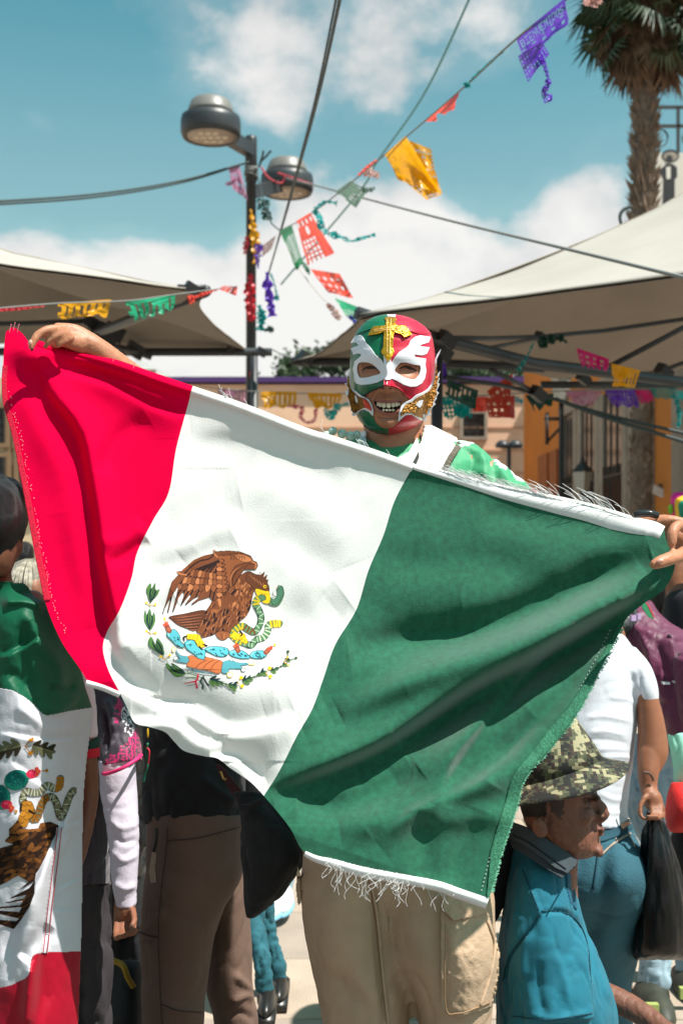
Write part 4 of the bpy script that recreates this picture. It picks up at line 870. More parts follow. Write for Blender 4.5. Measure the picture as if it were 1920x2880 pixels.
for k in range(8):
    x, y = resamp(spl(TOP_R, 8), 100)[[2, 4, 6, 34, 38, 42, 60, 70][k]]; it.append(([(x, y + 10), (x + 3, y - 4), (x + 6, y - 14)], 0))
threads('fringe', it, mat('thread_red', hx(236, 130, 150), .9), .0006)
# stitch line near the right selvedge
b = MB()
for i in range(20, 596, 8):
    x, y = rg[i]; b.ell(PXN(x - 24, y - 6, float(flagdepth(np.array([x - 24.]), np.array([y - 6.]))[0]) - .0015), (.0008, .0006, .0009), 6, 4)
LT_ = resamp(spl(LEFT[3:11], 8), 240)
for i in [int(k) for k in np.random.default_rng(3).uniform(8, 238, 130)]:
    x, y = LT_[i] + np.random.default_rng(i).normal(size=2) * (3, 1); b.ell(PXN(x + 22, y, float(flagdepth(np.array([x + 22.]), np.array([y]))[0]) - .0015), (.0005, .0005, .0006), 5, 4)
o = b.build('stitching', M_hem, flag, True); o['kind'] = 'stuff'

# ---------------------------------------------------------------- printed emblem: painted on a fine grid, cloth left bare kept out
class Paint:
    def __init__(s, x0, y0, x1, y1, st):
        s.xs = np.arange(x0, x1 + st, st); s.ys = np.arange(y0, y1 + st, st); s.X, s.Y = np.meshgrid(s.xs, s.ys); s.c = np.ones(s.X.shape + (3,)); s.m = np.zeros(s.X.shape, bool)
    def put(s, k, c): s.c[k] = s2l(c); s.m |= k
    def sub(s, P, pad):
        P = np.asarray(P, float); i0, i1 = np.searchsorted(s.ys, [P[:, 1].min() - pad, P[:, 1].max() + pad]); j0, j1 = np.searchsorted(s.xs, [P[:, 0].min() - pad, P[:, 0].max() + pad]); return slice(i0, i1 + 1), slice(j0, j1 + 1)
    def fill(s, P, c, line=None, w=4, smooth=True, only=None):
        P = spl(P, 6, True) if smooth else np.asarray(P, float); sl = s.sub(P, w); k = np.zeros(s.m.shape, bool); k[sl] = inpoly(s.X[sl], s.Y[sl], P)
        if only is not None: k &= only
        s.put(k, c)
        if line: s.line(np.vstack([P, P[:1]]), w, line, False)
        return k
    def line(s, P, w, c, smooth=True, only=None, taper=False):
        P = spl(P, 6) if smooth and len(P) > 2 else np.asarray(P, float); sl = s.sub(P, w); q, _, t = segdist(s.X[sl], s.Y[sl], P); k = np.zeros(s.m.shape, bool)
        k[sl] = q < (w / 2 * (1 - .85 * np.abs(2 * t - 1) ** 2) if taper else w / 2)
        if only is not None: k &= only
        s.put(k, c)
    def dot(s, x, y, r, c, ry=None): th = np.linspace(0, 6.283, 20, endpoint=False); s.fill(np.stack([x + r * np.cos(th), y + (ry or r) * np.sin(th)], -1), c, smooth=False)
BR, BR2, BR3, DK, TN = (118, 68, 44), (94, 54, 38), (146, 86, 54), (46, 30, 30), (190, 120, 78)
YL, YD, GN, GD, BL, BLD = (244, 200, 40), (190, 140, 20), (84, 124, 66), (30, 52, 52), (92, 184, 196), (28, 60, 66)
def emblem():
    p = Paint(120, 125, 1460, 1350, 3.0)
    # laurel, left
    for pts in [[(190, 585), (160, 500), (165, 450), (195, 425), (200, 470), (232, 418), (236, 480), (268, 475), (250, 520), (215, 560)], [(185, 820), (140, 740), (146, 650), (160, 690), (185, 640), (205, 700), (220, 670), (234, 730), (215, 790)],
                [(300, 1035), (190, 965), (176, 905), (200, 880), (235, 945), (250, 888), (290, 940), (302, 980)], [(490, 1195), (410, 1218), (330, 1140), (330, 1100), (380, 1140), (370, 1100), (440, 1140), (470, 1165)]]:
        k = p.fill(pts, GN, GD, 4)
        c0 = np.mean(pts, 0); e = np.asarray(pts[0]); far = np.asarray(pts)[np.argmax(np.hypot(*(np.asarray(pts) - e).T))]
        for o_ in (-.12, .12, 0): dv = (far - e); nn = np.array((-dv[1], dv[0])) * o_; p.line([e, e + dv * .45 + nn, e + dv * .85 + nn * .6], 17 if o_ else 9, GD, only=k, taper=True)
    p.line([(190, 590), (186, 640)], 5, GN); p.line([(186, 815), (192, 870), (205, 890)], 5, GN); p.line([(300, 1030), (325, 1080), (345, 1100)], 5, GN); p.line([(480, 1190), (540, 1195), (600, 1215), (640, 1230)], 10, GN)
    p.line([(490, 1235), (540, 1222), (580, 1225)], 11, GN); p.line([(640, 1225), (660, 1262), (680, 1290)], 18, GD)
    for (x, y) in [(188, 605), (190, 845), (310, 1062)]:
        for dx, dy in ((-32, -18), (46, -2 if y < 1000 else -30)): p.line([(x, y + 6), (x + dx, y + dy)], 9, YD); p.dot(x + dx, y + dy, 12, YL)
    # oak, right
    def oak(a, b, w, n=5):
        a = np.array(a, float); b = np.array(b, float); dv = b - a; nn = np.array((-dv[1], dv[0])) / np.hypot(*dv)
        for sd, c in ((1, GN), (-1, GD)):
            pts = [a]
            for i in range(n):
                t = (i + .3) / n; t2 = (i + .75) / n; ww = w * math.sin(math.pi * min(1, .18 + .82 * (1 - abs(2 * t - 1) * .5))) ; pts += [a + dv * (t + .06) + nn * sd * ww, a + dv * (t + .16) + nn * sd * ww * .92, a + dv * t2 + nn * sd * ww * .42]
            pts += [b]; p.fill(pts, c, (120, 130, 60) if sd > 0 else None, 3)
        p.line([a, b], 7, (60, 92, 60))
        for i in range(n): t = (i + .2) / n; p.line([a + dv * t, a + dv * (t + .18) + nn * w * .5], 6, GD, taper=True)
    oak((700, 1245), (920, 1300), 52, 6); oak((980, 1255), (1165, 1170), 44, 5); oak((1215, 1170), (1345, 1100), 34, 4); oak((1345, 1080), (1360, 985), 22, 3); oak((1350, 1080), (1440, 1050), 18, 3)
    for (x, y) in [(950, 1260), (1190, 1180), (1345, 1085)]:
        for dx, dy in ((10, -38), (18, 34)): p.line([(x - 20, y + 10), (x + dx, y + dy)], 7, YD); p.dot(x + dx, y + dy, 17 if x < 1300 else 9, YL)
    p.fill([(590, 1190), (604, 1190), (598, 1240), (582, 1260), (596, 1318), (578, 1320), (566, 1262), (474, 1280), (476, 1270), (560, 1250), (582, 1238)], (214, 24, 66), smooth=False)
    p.fill([(640, 1200), (650, 1212), (630, 1240), (625, 1260), (645, 1290), (640, 1332), (622, 1320), (625, 1290), (605, 1258), (618, 1225)], (54, 70, 66), smooth=False); p.line([(500, 1295), (540, 1288), (568, 1282)], 8, (54, 70, 66))
    # water sign and shell
    for a in ([(410, 985), (420, 1010), (450, 1035), (520, 1050), (530, 1100), (430, 1090), (410, 1075), (440, 1068), (410, 1010)], [(780, 1110), (850, 1075), (900, 1085), (930, 1095), (1020, 1100), (1020, 1110), (955, 1125), (975, 1145), (940, 1150), (860, 1150), (850, 1185), (800, 1180)],
              [(510, 1110), (540, 1150), (620, 1175), (720, 1190), (720, 1196), (600, 1180), (525, 1150)]): p.fill(a, (86, 160, 172), BLD, 4)
    for (x, y, rx, ry, c) in [(385, 985, 16, 24, YL), (405, 1060, 20, 20, (120, 130, 130)), (878, 1072, 20, 12, (120, 130, 130)), (1050, 1104, 32, 15, YL), (978, 1158, 22, 20, (90, 96, 90)), (865, 1200, 28, 24, YL)]: p.dot(x, y, rx, c, ry); p.dot(x, y, rx - 7, (244, 243, 240), ry - 7)
    k = p.fill([(510, 1045), (540, 1035), (580, 1050), (640, 1045), (760, 1070), (800, 1090), (795, 1130), (785, 1180), (750, 1188), (700, 1170), (600, 1150), (510, 1130), (500, 1105), (520, 1080)], (202, 114, 70), (110, 56, 36), 5)
    for dx in (0, 60, 125): p.line([(575 + dx, 1140 + dx * .1), (610 + dx, 1105), (670 + dx * .9, 1075)], 6, (120, 60, 36), only=k)
    # nopal
    def pad(pts):
        k = p.fill(pts, BL, BLD, 6); q = np.random.default_rng(len(pts) + int(pts[0][0])); P = np.asarray(pts, float)
        for _ in range(14):
            x = q.uniform(P[:, 0].min() + 12, P[:, 0].max() - 12); y = q.uniform(P[:, 1].min() + 12, P[:, 1].max() - 12); p.line([(x, y), (x + 9, y + 9)], 7, (20, 40, 44), only=k)
        for i in range(0, len(pts)): a = P[i]; c = P.mean(0); d_ = (a - c) / np.hypot(*(a - c)); p.line([a, a + d_ * 16], 4, BLD)
        p.line([P.mean(0) + (P[0] - P.mean(0)) * .8, P.mean(0) + (P[1] - P.mean(0)) * .8], 9, (150, 222, 226), only=k)
    pad([(335, 870), (330, 845), (365, 818), (405, 820), (440, 870), (450, 920), (475, 945), (470, 968), (420, 955), (370, 905)])
    pad([(640, 985), (700, 960), (780, 960), (840, 975), (856, 1005), (830, 1042), (760, 1042), (690, 1010)]); pad([(860, 1000), (900, 990), (970, 995), (1020, 1030), (1030, 1060), (960, 1062), (890, 1045), (862, 1025)]); pad([(1030, 1035), (1060, 1002), (1120, 992), (1165, 1005), (1172, 1040), (1130, 1062), (1060, 1058)])
    pad([(482, 925), (520, 905), (560, 910), (585, 950), (620, 980), (655, 990), (655, 1040), (640, 1070), (590, 1055), (570, 1030), (500, 980)])
    for (x, y, a, b_) in [(342, 808, (320, 765), (312, 722)), (928, 980, (916, 945), (918, 930)), (1180, 998, (1205, 970), (1245, 945))]:
        a = np.array(a); p.line([a, b_], 7, YD); p.dot(b_[0], b_[1], 12, YL); c = np.array((x, y)); p.line([c + (c - a) * .4, c, c + (a - c) * .5], 44, (140, 70, 50)); p.line([c + (c - a) * .3, c], 22, (176, 98, 74))
        for o_ in ((-16, 6), (14, 6), (0, -8), (-8, 14), (14, -10)): p.dot(a[0] + o_[0], a[1] + o_[1], 10, (222, 44, 60)); p.dot(a[0] + o_[0], a[1] + o_[1], 4, (244, 170, 60))
    # snake
    sn = spl([(1290, 470), (1295, 520), (1262, 585), (1215, 580), (1160, 545), (1100, 555), (1085, 600), (1115, 660), (1130, 720), (1110, 790), (1070, 835), (1020, 815), (970, 785), (920, 810), (890, 860), (930, 905), (990, 930), (1045, 945), (1090, 900), (1150, 880), (1185, 830), (1190, 780), (1240, 765), (1285, 765)], 10)
    p.line(sn, 60, (40, 62, 52), False); k0 = p.m.copy(); p.line(sn, 50, (92, 132, 92), False); L_ = len(sn)
    for i in range(0, L_, 5):
        t = i / L_; a = sn[i]; d_ = sn[min(i + 1, L_ - 1)] - sn[max(i - 1, 0)]; d_ = d_ / (np.hypot(*d_) + 1e-6); nn = np.array((-d_[1], d_[0]))
        if t < .2: continue
        if .20 < t < .26 or .50 < t < .68: p.line([a - nn * 22, a + nn * 22], 17, (206, 178, 40)); p.line([a - nn * 24 + d_ * 9, a + nn * 24 + d_ * 9], 3, (70, 60, 20))
        elif .42 < t <= .5: p.line([a - nn * 20, a + nn * 20], 16, (110, 70, 34))
        elif t > .93: p.line([a - nn * 26, a + nn * 26], 17, YL); p.line([a - nn * 24 + d_ * 9, a + nn * 24 + d_ * 9], 4, YD)
        elif t > .8: p.line([a - nn * 23, a + nn * 23], 9, (220, 226, 200))
        else: s_ = 1 if (i // 5) % 2 else -1; p.line([a - nn * 22 * s_, a + d_ * 14 + nn * 18 * s_], 5, (206, 216, 196)); p.line([a + nn * 20 * s_ - d_ * 4, a + nn * 20 * s_ + d_ * 14], 9, (34, 50, 48))
    p.fill([(1228, 492), (1235, 525), (1262, 530), (1268, 470), (1275, 440), (1305, 460), (1318, 510), (1300, 550), (1262, 600), (1225, 600), (1215, 560), (1245, 555), (1250, 540), (1228, 520)], (84, 130, 104), (36, 60, 52), 4); p.line([(1268, 450), (1250, 482)], 5, (220, 160, 80)); p.dot(1284, 468, 5, (20, 30, 30))
    # tail, body
    kt = p.fill([(352, 706), (480, 680), (640, 650), (660, 690), (645, 740), (605, 800), (560, 828), (500, 806), (430, 778), (375, 738)], BR2, DK, 5)
    for k in range(6): y = 715 + k * 20; p.line([(375 + k * 22, y + 4), (500, y - 8 + k * 3), (635, y - 30 + k * 6)], 7, (150, 92, 66), only=kt, taper=True); p.line([(375 + k * 22, y + 14), (500, y + 2 + k * 3), (635, y - 20 + k * 6)], 6, DK, only=kt, taper=True)
    kb = p.fill([(960, 350), (1020, 322), (1080, 345), (1130, 360), (1170, 410), (1192, 460), (1196, 492), (1150, 490), (1100, 472), (1075, 476), (1055, 540), (1045, 600), (1032, 650), (1000, 705), (962, 735), (930, 768), (890, 800), (862, 845), (852, 880), (806, 906), (762, 885), (745, 850), (720, 862), (680, 872), (632, 884), (612, 850), (582, 832), (605, 780), (640, 720), (660, 660), (700, 600), (740, 520), (830, 450), (900, 400)], BR, DK, 5)
    q = np.random.default_rng(4)
    for _ in range(170):
        x, y = q.uniform(600, 1060), q.uniform(400, 890); a = math.radians(118 + q.normal() * 14); l = q.uniform(34, 74); e = np.array((math.cos(a), math.sin(a))); nn = np.array((-e[1], e[0])); o_ = np.array((x, y)); c = [BR, BR2, BR3, DK, DK, TN][q.integers(0, 6)]
        if y > 560 and x < 860 and c == TN: c = BR2
        p.fill([o_ - nn * 11, o_ + e * l * .6 - nn * 12, o_ + e * l, o_ + e * l * .6 + nn * 12, o_ + nn * 11], c, None, only=kb); p.line([o_ + nn * 11, o_ + e * l * .6 + nn * 12, o_ + e * l], 4, TN if c != TN else BR3, only=kb, taper=True)
    for _ in range(46):
        x, y = q.uniform(930, 1050), q.uniform(370, 720); a = math.radians(105 + q.normal() * 12); l = q.uniform(30, 60); e = np.array((math.cos(a), math.sin(a))); nn = np.array((-e[1], e[0])); o_ = np.array((x, y)); p.fill([o_ - nn * 8, o_ + e * l * .6 - nn * 10, o_ + e * l, o_ + e * l * .6 + nn * 10, o_ + nn * 8], [TN, BR3, BR][q.integers(0, 3)], None, only=kb); p.line([o_ + nn * 9, o_ + e * l], 4, BR2, only=kb)
    # head
    kh = p.fill([(1010, 330), (1075, 345), (1120, 352), (1158, 325), (1150, 372), (1178, 350), (1172, 395), (1188, 390), (1185, 425), (1196, 450), (1196, 494), (1140, 480), (1098, 470), (1072, 474), (1040, 440), (1000, 400)], (104, 62, 42), DK, 4)
    for k in range(9): p.line([(1030 + k * 14, 352 + k * 8), (1052 + k * 13, 372 + k * 10), (1078 + k * 11, 402 + k * 8)], 6, [TN, DK][k % 2], only=kh, taper=True)
    for (a, b_) in [((1130, 360), (1162, 322)), ((1152, 380), (1180, 348)), ((1168, 410), (1188, 388)), ((1110, 350), (1132, 318))]: p.line([a, b_], 8, BR2, taper=True)
    p.dot(1162, 452, 14, YL); p.dot(1164, 454, 7, (24, 18, 16))
    p.fill([(1078, 480), (1100, 470), (1150, 485), (1196, 494), (1206, 560), (1190, 596), (1150, 590), (1140, 575), (1168, 560), (1160, 525), (1120, 520), (1100, 535)], YL, (90, 60, 10), 4); p.line([(1092, 490), (1140, 510), (1190, 515)], 4, YD)
    # wing
    kw = p.fill([(722, 137), (745, 153), (850, 147), (950, 155), (1040, 190), (1058, 230), (1092, 244), (1102, 275), (1085, 306), (1040, 306), (985, 308), (962, 340), (925, 385), (905, 430), (860, 470), (815, 515), (780, 540), (730, 575), (706, 556), (690, 540), (600, 570), (548, 606), (540, 596), (600, 545), (606, 530), (560, 550), (492, 608), (486, 600), (535, 530), (528, 512), (455, 610), (448, 602), (478, 520), (470, 490), (430, 545), (385, 670), (378, 660), (405, 560), (428, 460), (430, 440), (380, 520), (342, 676), (335, 664), (360, 560), (362, 540), (310, 640), (298, 686), (292, 676), (322, 590), (352, 480), (372, 410), (432, 345), (410, 324), (450, 320), (560, 225), (640, 190), (730, 170)], BR, DK, 5, smooth=False)
    base = np.array((770, 230))
    tips = [(298, 680), (342, 670), (384, 664), (452, 606), (490, 602), (545, 602), (690, 550), (720, 570), (760, 545)]
    for i, tp_ in enumerate(tips):
        tp_ = np.array(tp_, float); m1 = base + (tp_ - base) * .45 + np.array((-60 + i * 10, -70 + i * 10)); 
        p.line([base, m1, tp_], 13, DK, only=kw); p.line([base + (10, 8), m1 + (16, 8), tp_ + (10, -6)], 9, BR3, only=kw, taper=True); p.line([base + (22, 12), m1 + (30, 16), tp_ + (18, -10)], 6, BR2, only=kw)
    for r_, n_ in ((.36, 8), (.52, 9), (.66, 8)):
        for i in range(n_):
            t = i / (n_ - 1); a = np.array((360 + 420 * t, 640 - 90 * t)); c = base + (a - base) * r_ + np.array((-50 * (1 - t), -60 * (1 - t))); e = (a - base) / np.hypot(*(a - base)); nn = np.array((-e[1], e[0])); p.fill([c - nn * 22, c + e * 34 - nn * 20, c + e * 62, c + e * 34 + nn * 20, c + nn * 22], [BR3, BR, TN][(i + int(r_ * 10)) % 3], DK, 4, only=kw)
    p.line([(740, 160), (690, 215), (610, 235), (540, 280), (480, 340)], 12, DK, only=kw); p.line([(745, 150), (640, 190), (560, 230), (455, 320)], 10, BR3, only=kw)
    p.line([(412, 326), (450, 345), (496, 352)], 10, TN, only=kw); p.line([(724, 140), (735, 175), (765, 205)], 12, TN, only=kw)
    p.fill([(765, 200), (830, 185), (950, 170), (1040, 200), (1055, 235), (1000, 250), (920, 275), (880, 330), (860, 420), (845, 480), (800, 500), (790, 400), (800, 300)], BR3, DK, 5, only=kw)
    for i in range(8): y = 215 + i * 36; x = 790 + (6 * i); p.line([(x - 6, y), (x + 26, y + 12), (x + 10, y + 34)], 6, DK, only=kw)
    p.fill([(900, 190), (960, 180), (1030, 205), (1050, 232), (1000, 246), (950, 228)], TN, BR2, 4, only=kw); p.line([(1050, 240), (1085, 262), (1078, 296)], 10, TN, only=kw); p.line([(985, 305), (1020, 262), (1060, 262)], 5, DK, only=kw)
    for o_ in (0, 24): p.line([(960 + o_, 280), (900 + o_, 320), (868 + o_ * .8, 390), (878 + o_ * .6, 460)], 8, TN if o_ == 0 else DK, only=kw, taper=True)
    for i in range(6): p.line([(860 + i * 22, 180 + i * 3), (880 + i * 22, 205), (870 + i * 24, 222)], 5, DK, only=kw)
    for i in range(8): p.fill([(748, 262 + i * 36), (775, 248 + i * 36), (800, 262 + i * 36), (795, 286 + i * 36), (765, 292 + i * 36)], TN if i % 2 else BR3, DK, 4, only=kw)
    # feet
    k = p.fill([(498, 860), (530, 852), (600, 858), (620, 890), (648, 930), (660, 950), (640, 965), (600, 968), (580, 930), (560, 905), (505, 895)], YL, (120, 80, 10), 5)
    for (x, y) in [(525, 875), (555, 880), (585, 895), (605, 925), (625, 940), (590, 872), (600, 950)]: p.line([(x - 10, y - 12), (x + 8, y), (x - 6, y + 14)], 4, (110, 80, 10), only=k)
    p.line([(498, 872), (472, 880), (478, 906)], 15, (30, 24, 22), taper=False); p.line([(640, 945), (672, 952)], 14, (30, 24, 22)); p.line([(606, 962), (625, 985)], 14, (30, 24, 22))
    k = p.fill([(820, 870), (870, 868), (900, 830), (940, 850), (985, 850), (1005, 890), (1015, 925), (985, 935), (940, 900), (905, 905), (880, 885)], YL, (120, 80, 10), 5)
    for (x, y) in [(915, 880), (945, 870), (965, 890), (985, 910), (985, 870), (950, 895)]: p.line([(x - 10, y - 12), (x + 8, y), (x - 6, y + 14)], 4, (110, 80, 10), only=k)
    p.line([(952, 830), (968, 850), (960, 868)], 14, (30, 24, 22)); p.fill([(745, 850), (790, 830), (850, 840), (862, 870), (806, 906), (765, 885)], BR3, BR2, 4); p.line([(790, 850), (800, 900)], 5, BR2); p.line([(820, 850), (812, 890)], 5, TN)
    return p
M_print = mat('print', (1, 1, 1), .85, attr='Col', trans=.25, spec=.15)
def lay(p, fx, fy, depth, name, parent, off=-.0016):
    """printed figure as a skin on the cloth; fx, fy turn drawing units into photo pixels"""
    k = p.m[:-1, :-1] & p.m[1:, 1:]; return gridobj(name, fx(p.X, p.Y), fy(p.X, p.Y), k, lambda x, y: depth(x, y) + off, M_print, parent, 0, col=p.c)
EM = emblem()
lay(EM, lambda X, Y: 360 + X / 3.0154, lambda X, Y: 1500 + Y / 3.0154, flagdepth, 'coat_of_arms', flag)
# ---------------------------------------------------------------- people: shared helpers
def skinmat(n, c, rough=.5): return mat('skin_' + n, hx(*c), rough, .10, 30, bump=.12, bs=240, sss=.08, spec=.4)
def wrinkle(amp, sc=(14, 14, 14), seed=0, folds=(), o=3):
    F_ = [(spl(p, 5), a, w) for p, a, w in folds]
    def f(V, N):
        A = amp * fbm(V * np.asarray(sc), seed, o); S2 = np.asarray(sc) * 1.6; rd = 1 - np.abs(vn(V * S2 + vn(V * S2 * .7, seed + 3)[:, None] * .8, seed + 60)); A = A - amp * 1.1 * rd ** 5 - amp * .35 * (1 - np.abs(vn(V * S2 * 2.3, seed + 61))) ** 4
        if F_:
            x, y = proj(V); fr = np.clip(-N[:, 1] * 2 + .4, 0, 1)
            for p, a, w in F_:
                q, s, t = segdist(x, y, p); A = A + a * np.exp(-(q / w) ** 2) * np.clip(np.minimum(t, 1 - t) * 6, 0, 1) * fr
        return V + N * A[:, None]
    return f
def front(rows, e=2.0):
    A = spl(np.array(rows, float), 8); A = A[np.argsort(A[:, 0])]
    def f(x, y):
        l, r, d, b = (np.interp(y, A[:, 0], A[:, k]) for k in (1, 2, 3, 4)); xn = np.clip(np.abs((x - (l + r) / 2) / ((r - l) / 2 + 1e-6)), 0, .97)
        return d - b * (1 - xn ** e) ** (1 / e)
    return f
def seam(name, pts, depth, r, m, parent, off=-.001):
    A = spl(pts, 8); return obj(name, *tubegeo(PXN(A[:, 0], A[:, 1], depth(A[:, 0], A[:, 1]) + off), r, 5), m, parent)
def finger(pts, n=4, ns=12): return tpx(pts, n, ns, True)
def ellp(px, py, d, rx, ry, rd, rot=0):
    b = MB(); b.ell(PX(px, py, d), (rx * d / F, rd, ry * d / F), 20, 14, Matrix.Rotation(rot, 4, 'Y')); return b.V[0], b.F
# ---------------------------------------------------------------- masked man
man = thing('person', 'smiling man in green and red wrestling mask holding the big flag in both hands', 'person', (PX(1090, 1050, 2.12).x, 2.12, 0))
M_skin = skinmat('man', (176, 118, 88))
CK = 1568 / 420.0
def cx(x): return 900 + np.asarray(x, float) / CK
def cy(y): return 850 + np.asarray(y, float) / CK
def cp(*p): return [(900 + a / CK, 850 + b / CK) for a, b in p]
HR = np.array([(128, 680, 780, .012), (134, 640, 830, .03), (145, 590, 890, .048), (170, 530, 962, .064), (200, 482, 1022, .075), (250, 428, 1092, .086), (300, 390, 1142, .093), (350, 360, 1168, .097), (400, 340, 1184, .100), (500, 320, 1200, .103), (600, 313, 1208, .103), (700, 312, 1207, .102), (800, 315, 1200, .100),
               (900, 324, 1187, .098), (1000, 338, 1170, .096), (1080, 352, 1150, .094), (1150, 366, 1132, .092), (1200, 384, 1112, .089), (1250, 415, 1078, .086), (1300, 462, 1020, .080), (1340, 518, 950, .072), (1370, 585, 870, .060), (1388, 640, 810, .046), (1396, 680, 760, .03)], float)
def hrow(y):
    return [np.interp(y, HR[:, 0], HR[:, k]) for k in (1, 2, 3)]
FEAT = [(690, 890, .020, 62, 80), (702, 720, .010, 46, 130), (720, 560, .004, 260, 60), (510, 705, -.007, 90, 50), (920, 715, -.007, 90, 50), (470, 880, .007, 110, 80), (950, 890, .007, 110, 80), (705, 1290, .009, 110, 60), (710, 1150, .004, 160, 40), (560, 1010, -.003, 24, 60), (870, 1010, -.003, 24, 60)]
def headfeat(x, y):
    r = 0 * np.asarray(x, float)
    for (a, b, A, sx, sy) in FEAT: r = r + A * np.exp(-((x - a) / sx) ** 2 - ((y - b) / sy) ** 2)
    return r
HD = 2.12
def headfront(px, py, clip=.985):
    x = (np.asarray(px, float) - 900) * CK; y = (np.asarray(py, float) - 850) * CK; l, r, b = hrow(np.clip(y, 129, 1395)); xn = np.clip(np.abs((x - (l + r) / 2) / ((r - l) / 2)), 0, clip)
    return HD - b * (1 - xn ** 2.25) ** (1 / 2.25) - headfeat(x, y)
def headgrid(grow, nr=330, na=300):
    ys = np.interp(np.linspace(0, 1, nr), [0, .12, .9, 1], [128, 220, 1340, 1396]); th = np.linspace(0, 2 * np.pi, na, endpoint=False); e = 2.25
    l, r, b = hrow(ys); c = np.sign(np.cos(th)) * np.abs(np.cos(th)) ** (2 / e); s = np.sign(np.sin(th)) * np.abs(np.sin(th)) ** (2 / e)
    hw = (r - l) / 2 + grow; X = ((l + r) / 2)[:, None] + hw[:, None] * c; Y = ys[:, None] + 0 * X; dd = HD - (b[:, None] + grow / 5600.) * s * np.where(s < 0, 1.05, 1) - headfeat(X, Y) * np.clip(s * 3, 0, 1)
    return X, Y, dd, s[None] + 0 * X
X, Y, Dd, S_ = headgrid(-10)
na = X.shape[1]; nr = X.shape[0]; idx = np.arange(nr * na).reshape(nr, na); q4 = np.stack([idx[:-1], np.roll(idx[:-1], -1, 1), np.roll(idx[1:], -1, 1), idx[1:]], -1)
mouth = [(572, 1040), (610, 1050), (660, 1056), (720, 1060), (790, 1054), (850, 1042), (846, 1090), (812, 1136), (750, 1160), (684, 1156), (620, 1122), (580, 1078)]
mouth_s = spl(mouth, 6, True)
fx_ = (X[:-1] + X[1:]) / 2; fy_ = (Y[:-1] + Y[1:]) / 2; fs = S_[:-1] > 0
keep = ~(inpoly(fx_, fy_, mouth_s) & fs)
col = np.ones((nr * na, 3)) * s2l((172, 112, 82)); x = X.ravel(); y = Y.ravel(); fr = S_.ravel() > 0
def paintskin(k, c, a=1.): col[k & fr] = col[k & fr] * (1 - a) + s2l(c) * a
lipu = spl([(552, 1036), (610, 1026), (680, 1024), (710, 1030), (740, 1024), (810, 1022), (872, 1034), (850, 1050), (720, 1066), (572, 1048)], 6, True); lipl = spl([(575, 1080), (620, 1120), (680, 1155), (745, 1160), (810, 1138), (855, 1085), (850, 1150), (800, 1180), (740, 1196), (670, 1190), (610, 1160)], 6, True)
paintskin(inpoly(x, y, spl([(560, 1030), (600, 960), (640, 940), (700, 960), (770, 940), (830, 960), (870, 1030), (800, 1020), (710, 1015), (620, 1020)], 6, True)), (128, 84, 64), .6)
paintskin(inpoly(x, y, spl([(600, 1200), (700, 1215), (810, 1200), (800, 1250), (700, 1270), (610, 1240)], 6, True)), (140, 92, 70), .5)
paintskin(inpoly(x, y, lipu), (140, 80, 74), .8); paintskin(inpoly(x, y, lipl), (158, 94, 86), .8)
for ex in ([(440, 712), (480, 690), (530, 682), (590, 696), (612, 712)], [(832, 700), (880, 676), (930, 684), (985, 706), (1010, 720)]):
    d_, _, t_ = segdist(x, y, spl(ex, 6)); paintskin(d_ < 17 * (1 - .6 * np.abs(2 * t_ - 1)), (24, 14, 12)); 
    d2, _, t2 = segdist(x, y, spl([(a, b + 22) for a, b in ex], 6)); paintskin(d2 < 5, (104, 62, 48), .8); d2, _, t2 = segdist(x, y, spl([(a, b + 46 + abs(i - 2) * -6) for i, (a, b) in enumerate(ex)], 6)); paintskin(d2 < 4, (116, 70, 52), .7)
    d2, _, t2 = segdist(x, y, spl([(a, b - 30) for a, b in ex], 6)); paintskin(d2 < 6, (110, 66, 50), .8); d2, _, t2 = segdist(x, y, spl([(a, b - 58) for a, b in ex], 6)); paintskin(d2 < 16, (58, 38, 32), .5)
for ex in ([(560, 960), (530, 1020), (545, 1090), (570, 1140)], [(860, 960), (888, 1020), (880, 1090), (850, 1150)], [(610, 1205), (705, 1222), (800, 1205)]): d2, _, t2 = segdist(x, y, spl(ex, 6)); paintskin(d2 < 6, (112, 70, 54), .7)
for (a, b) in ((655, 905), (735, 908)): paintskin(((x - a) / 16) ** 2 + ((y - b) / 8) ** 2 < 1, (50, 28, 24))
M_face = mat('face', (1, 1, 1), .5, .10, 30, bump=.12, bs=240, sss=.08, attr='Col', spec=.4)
hd = obj('head', PXN(cx(x), cy(y), Dd.ravel()), q4[keep], M_face, man, True, col)
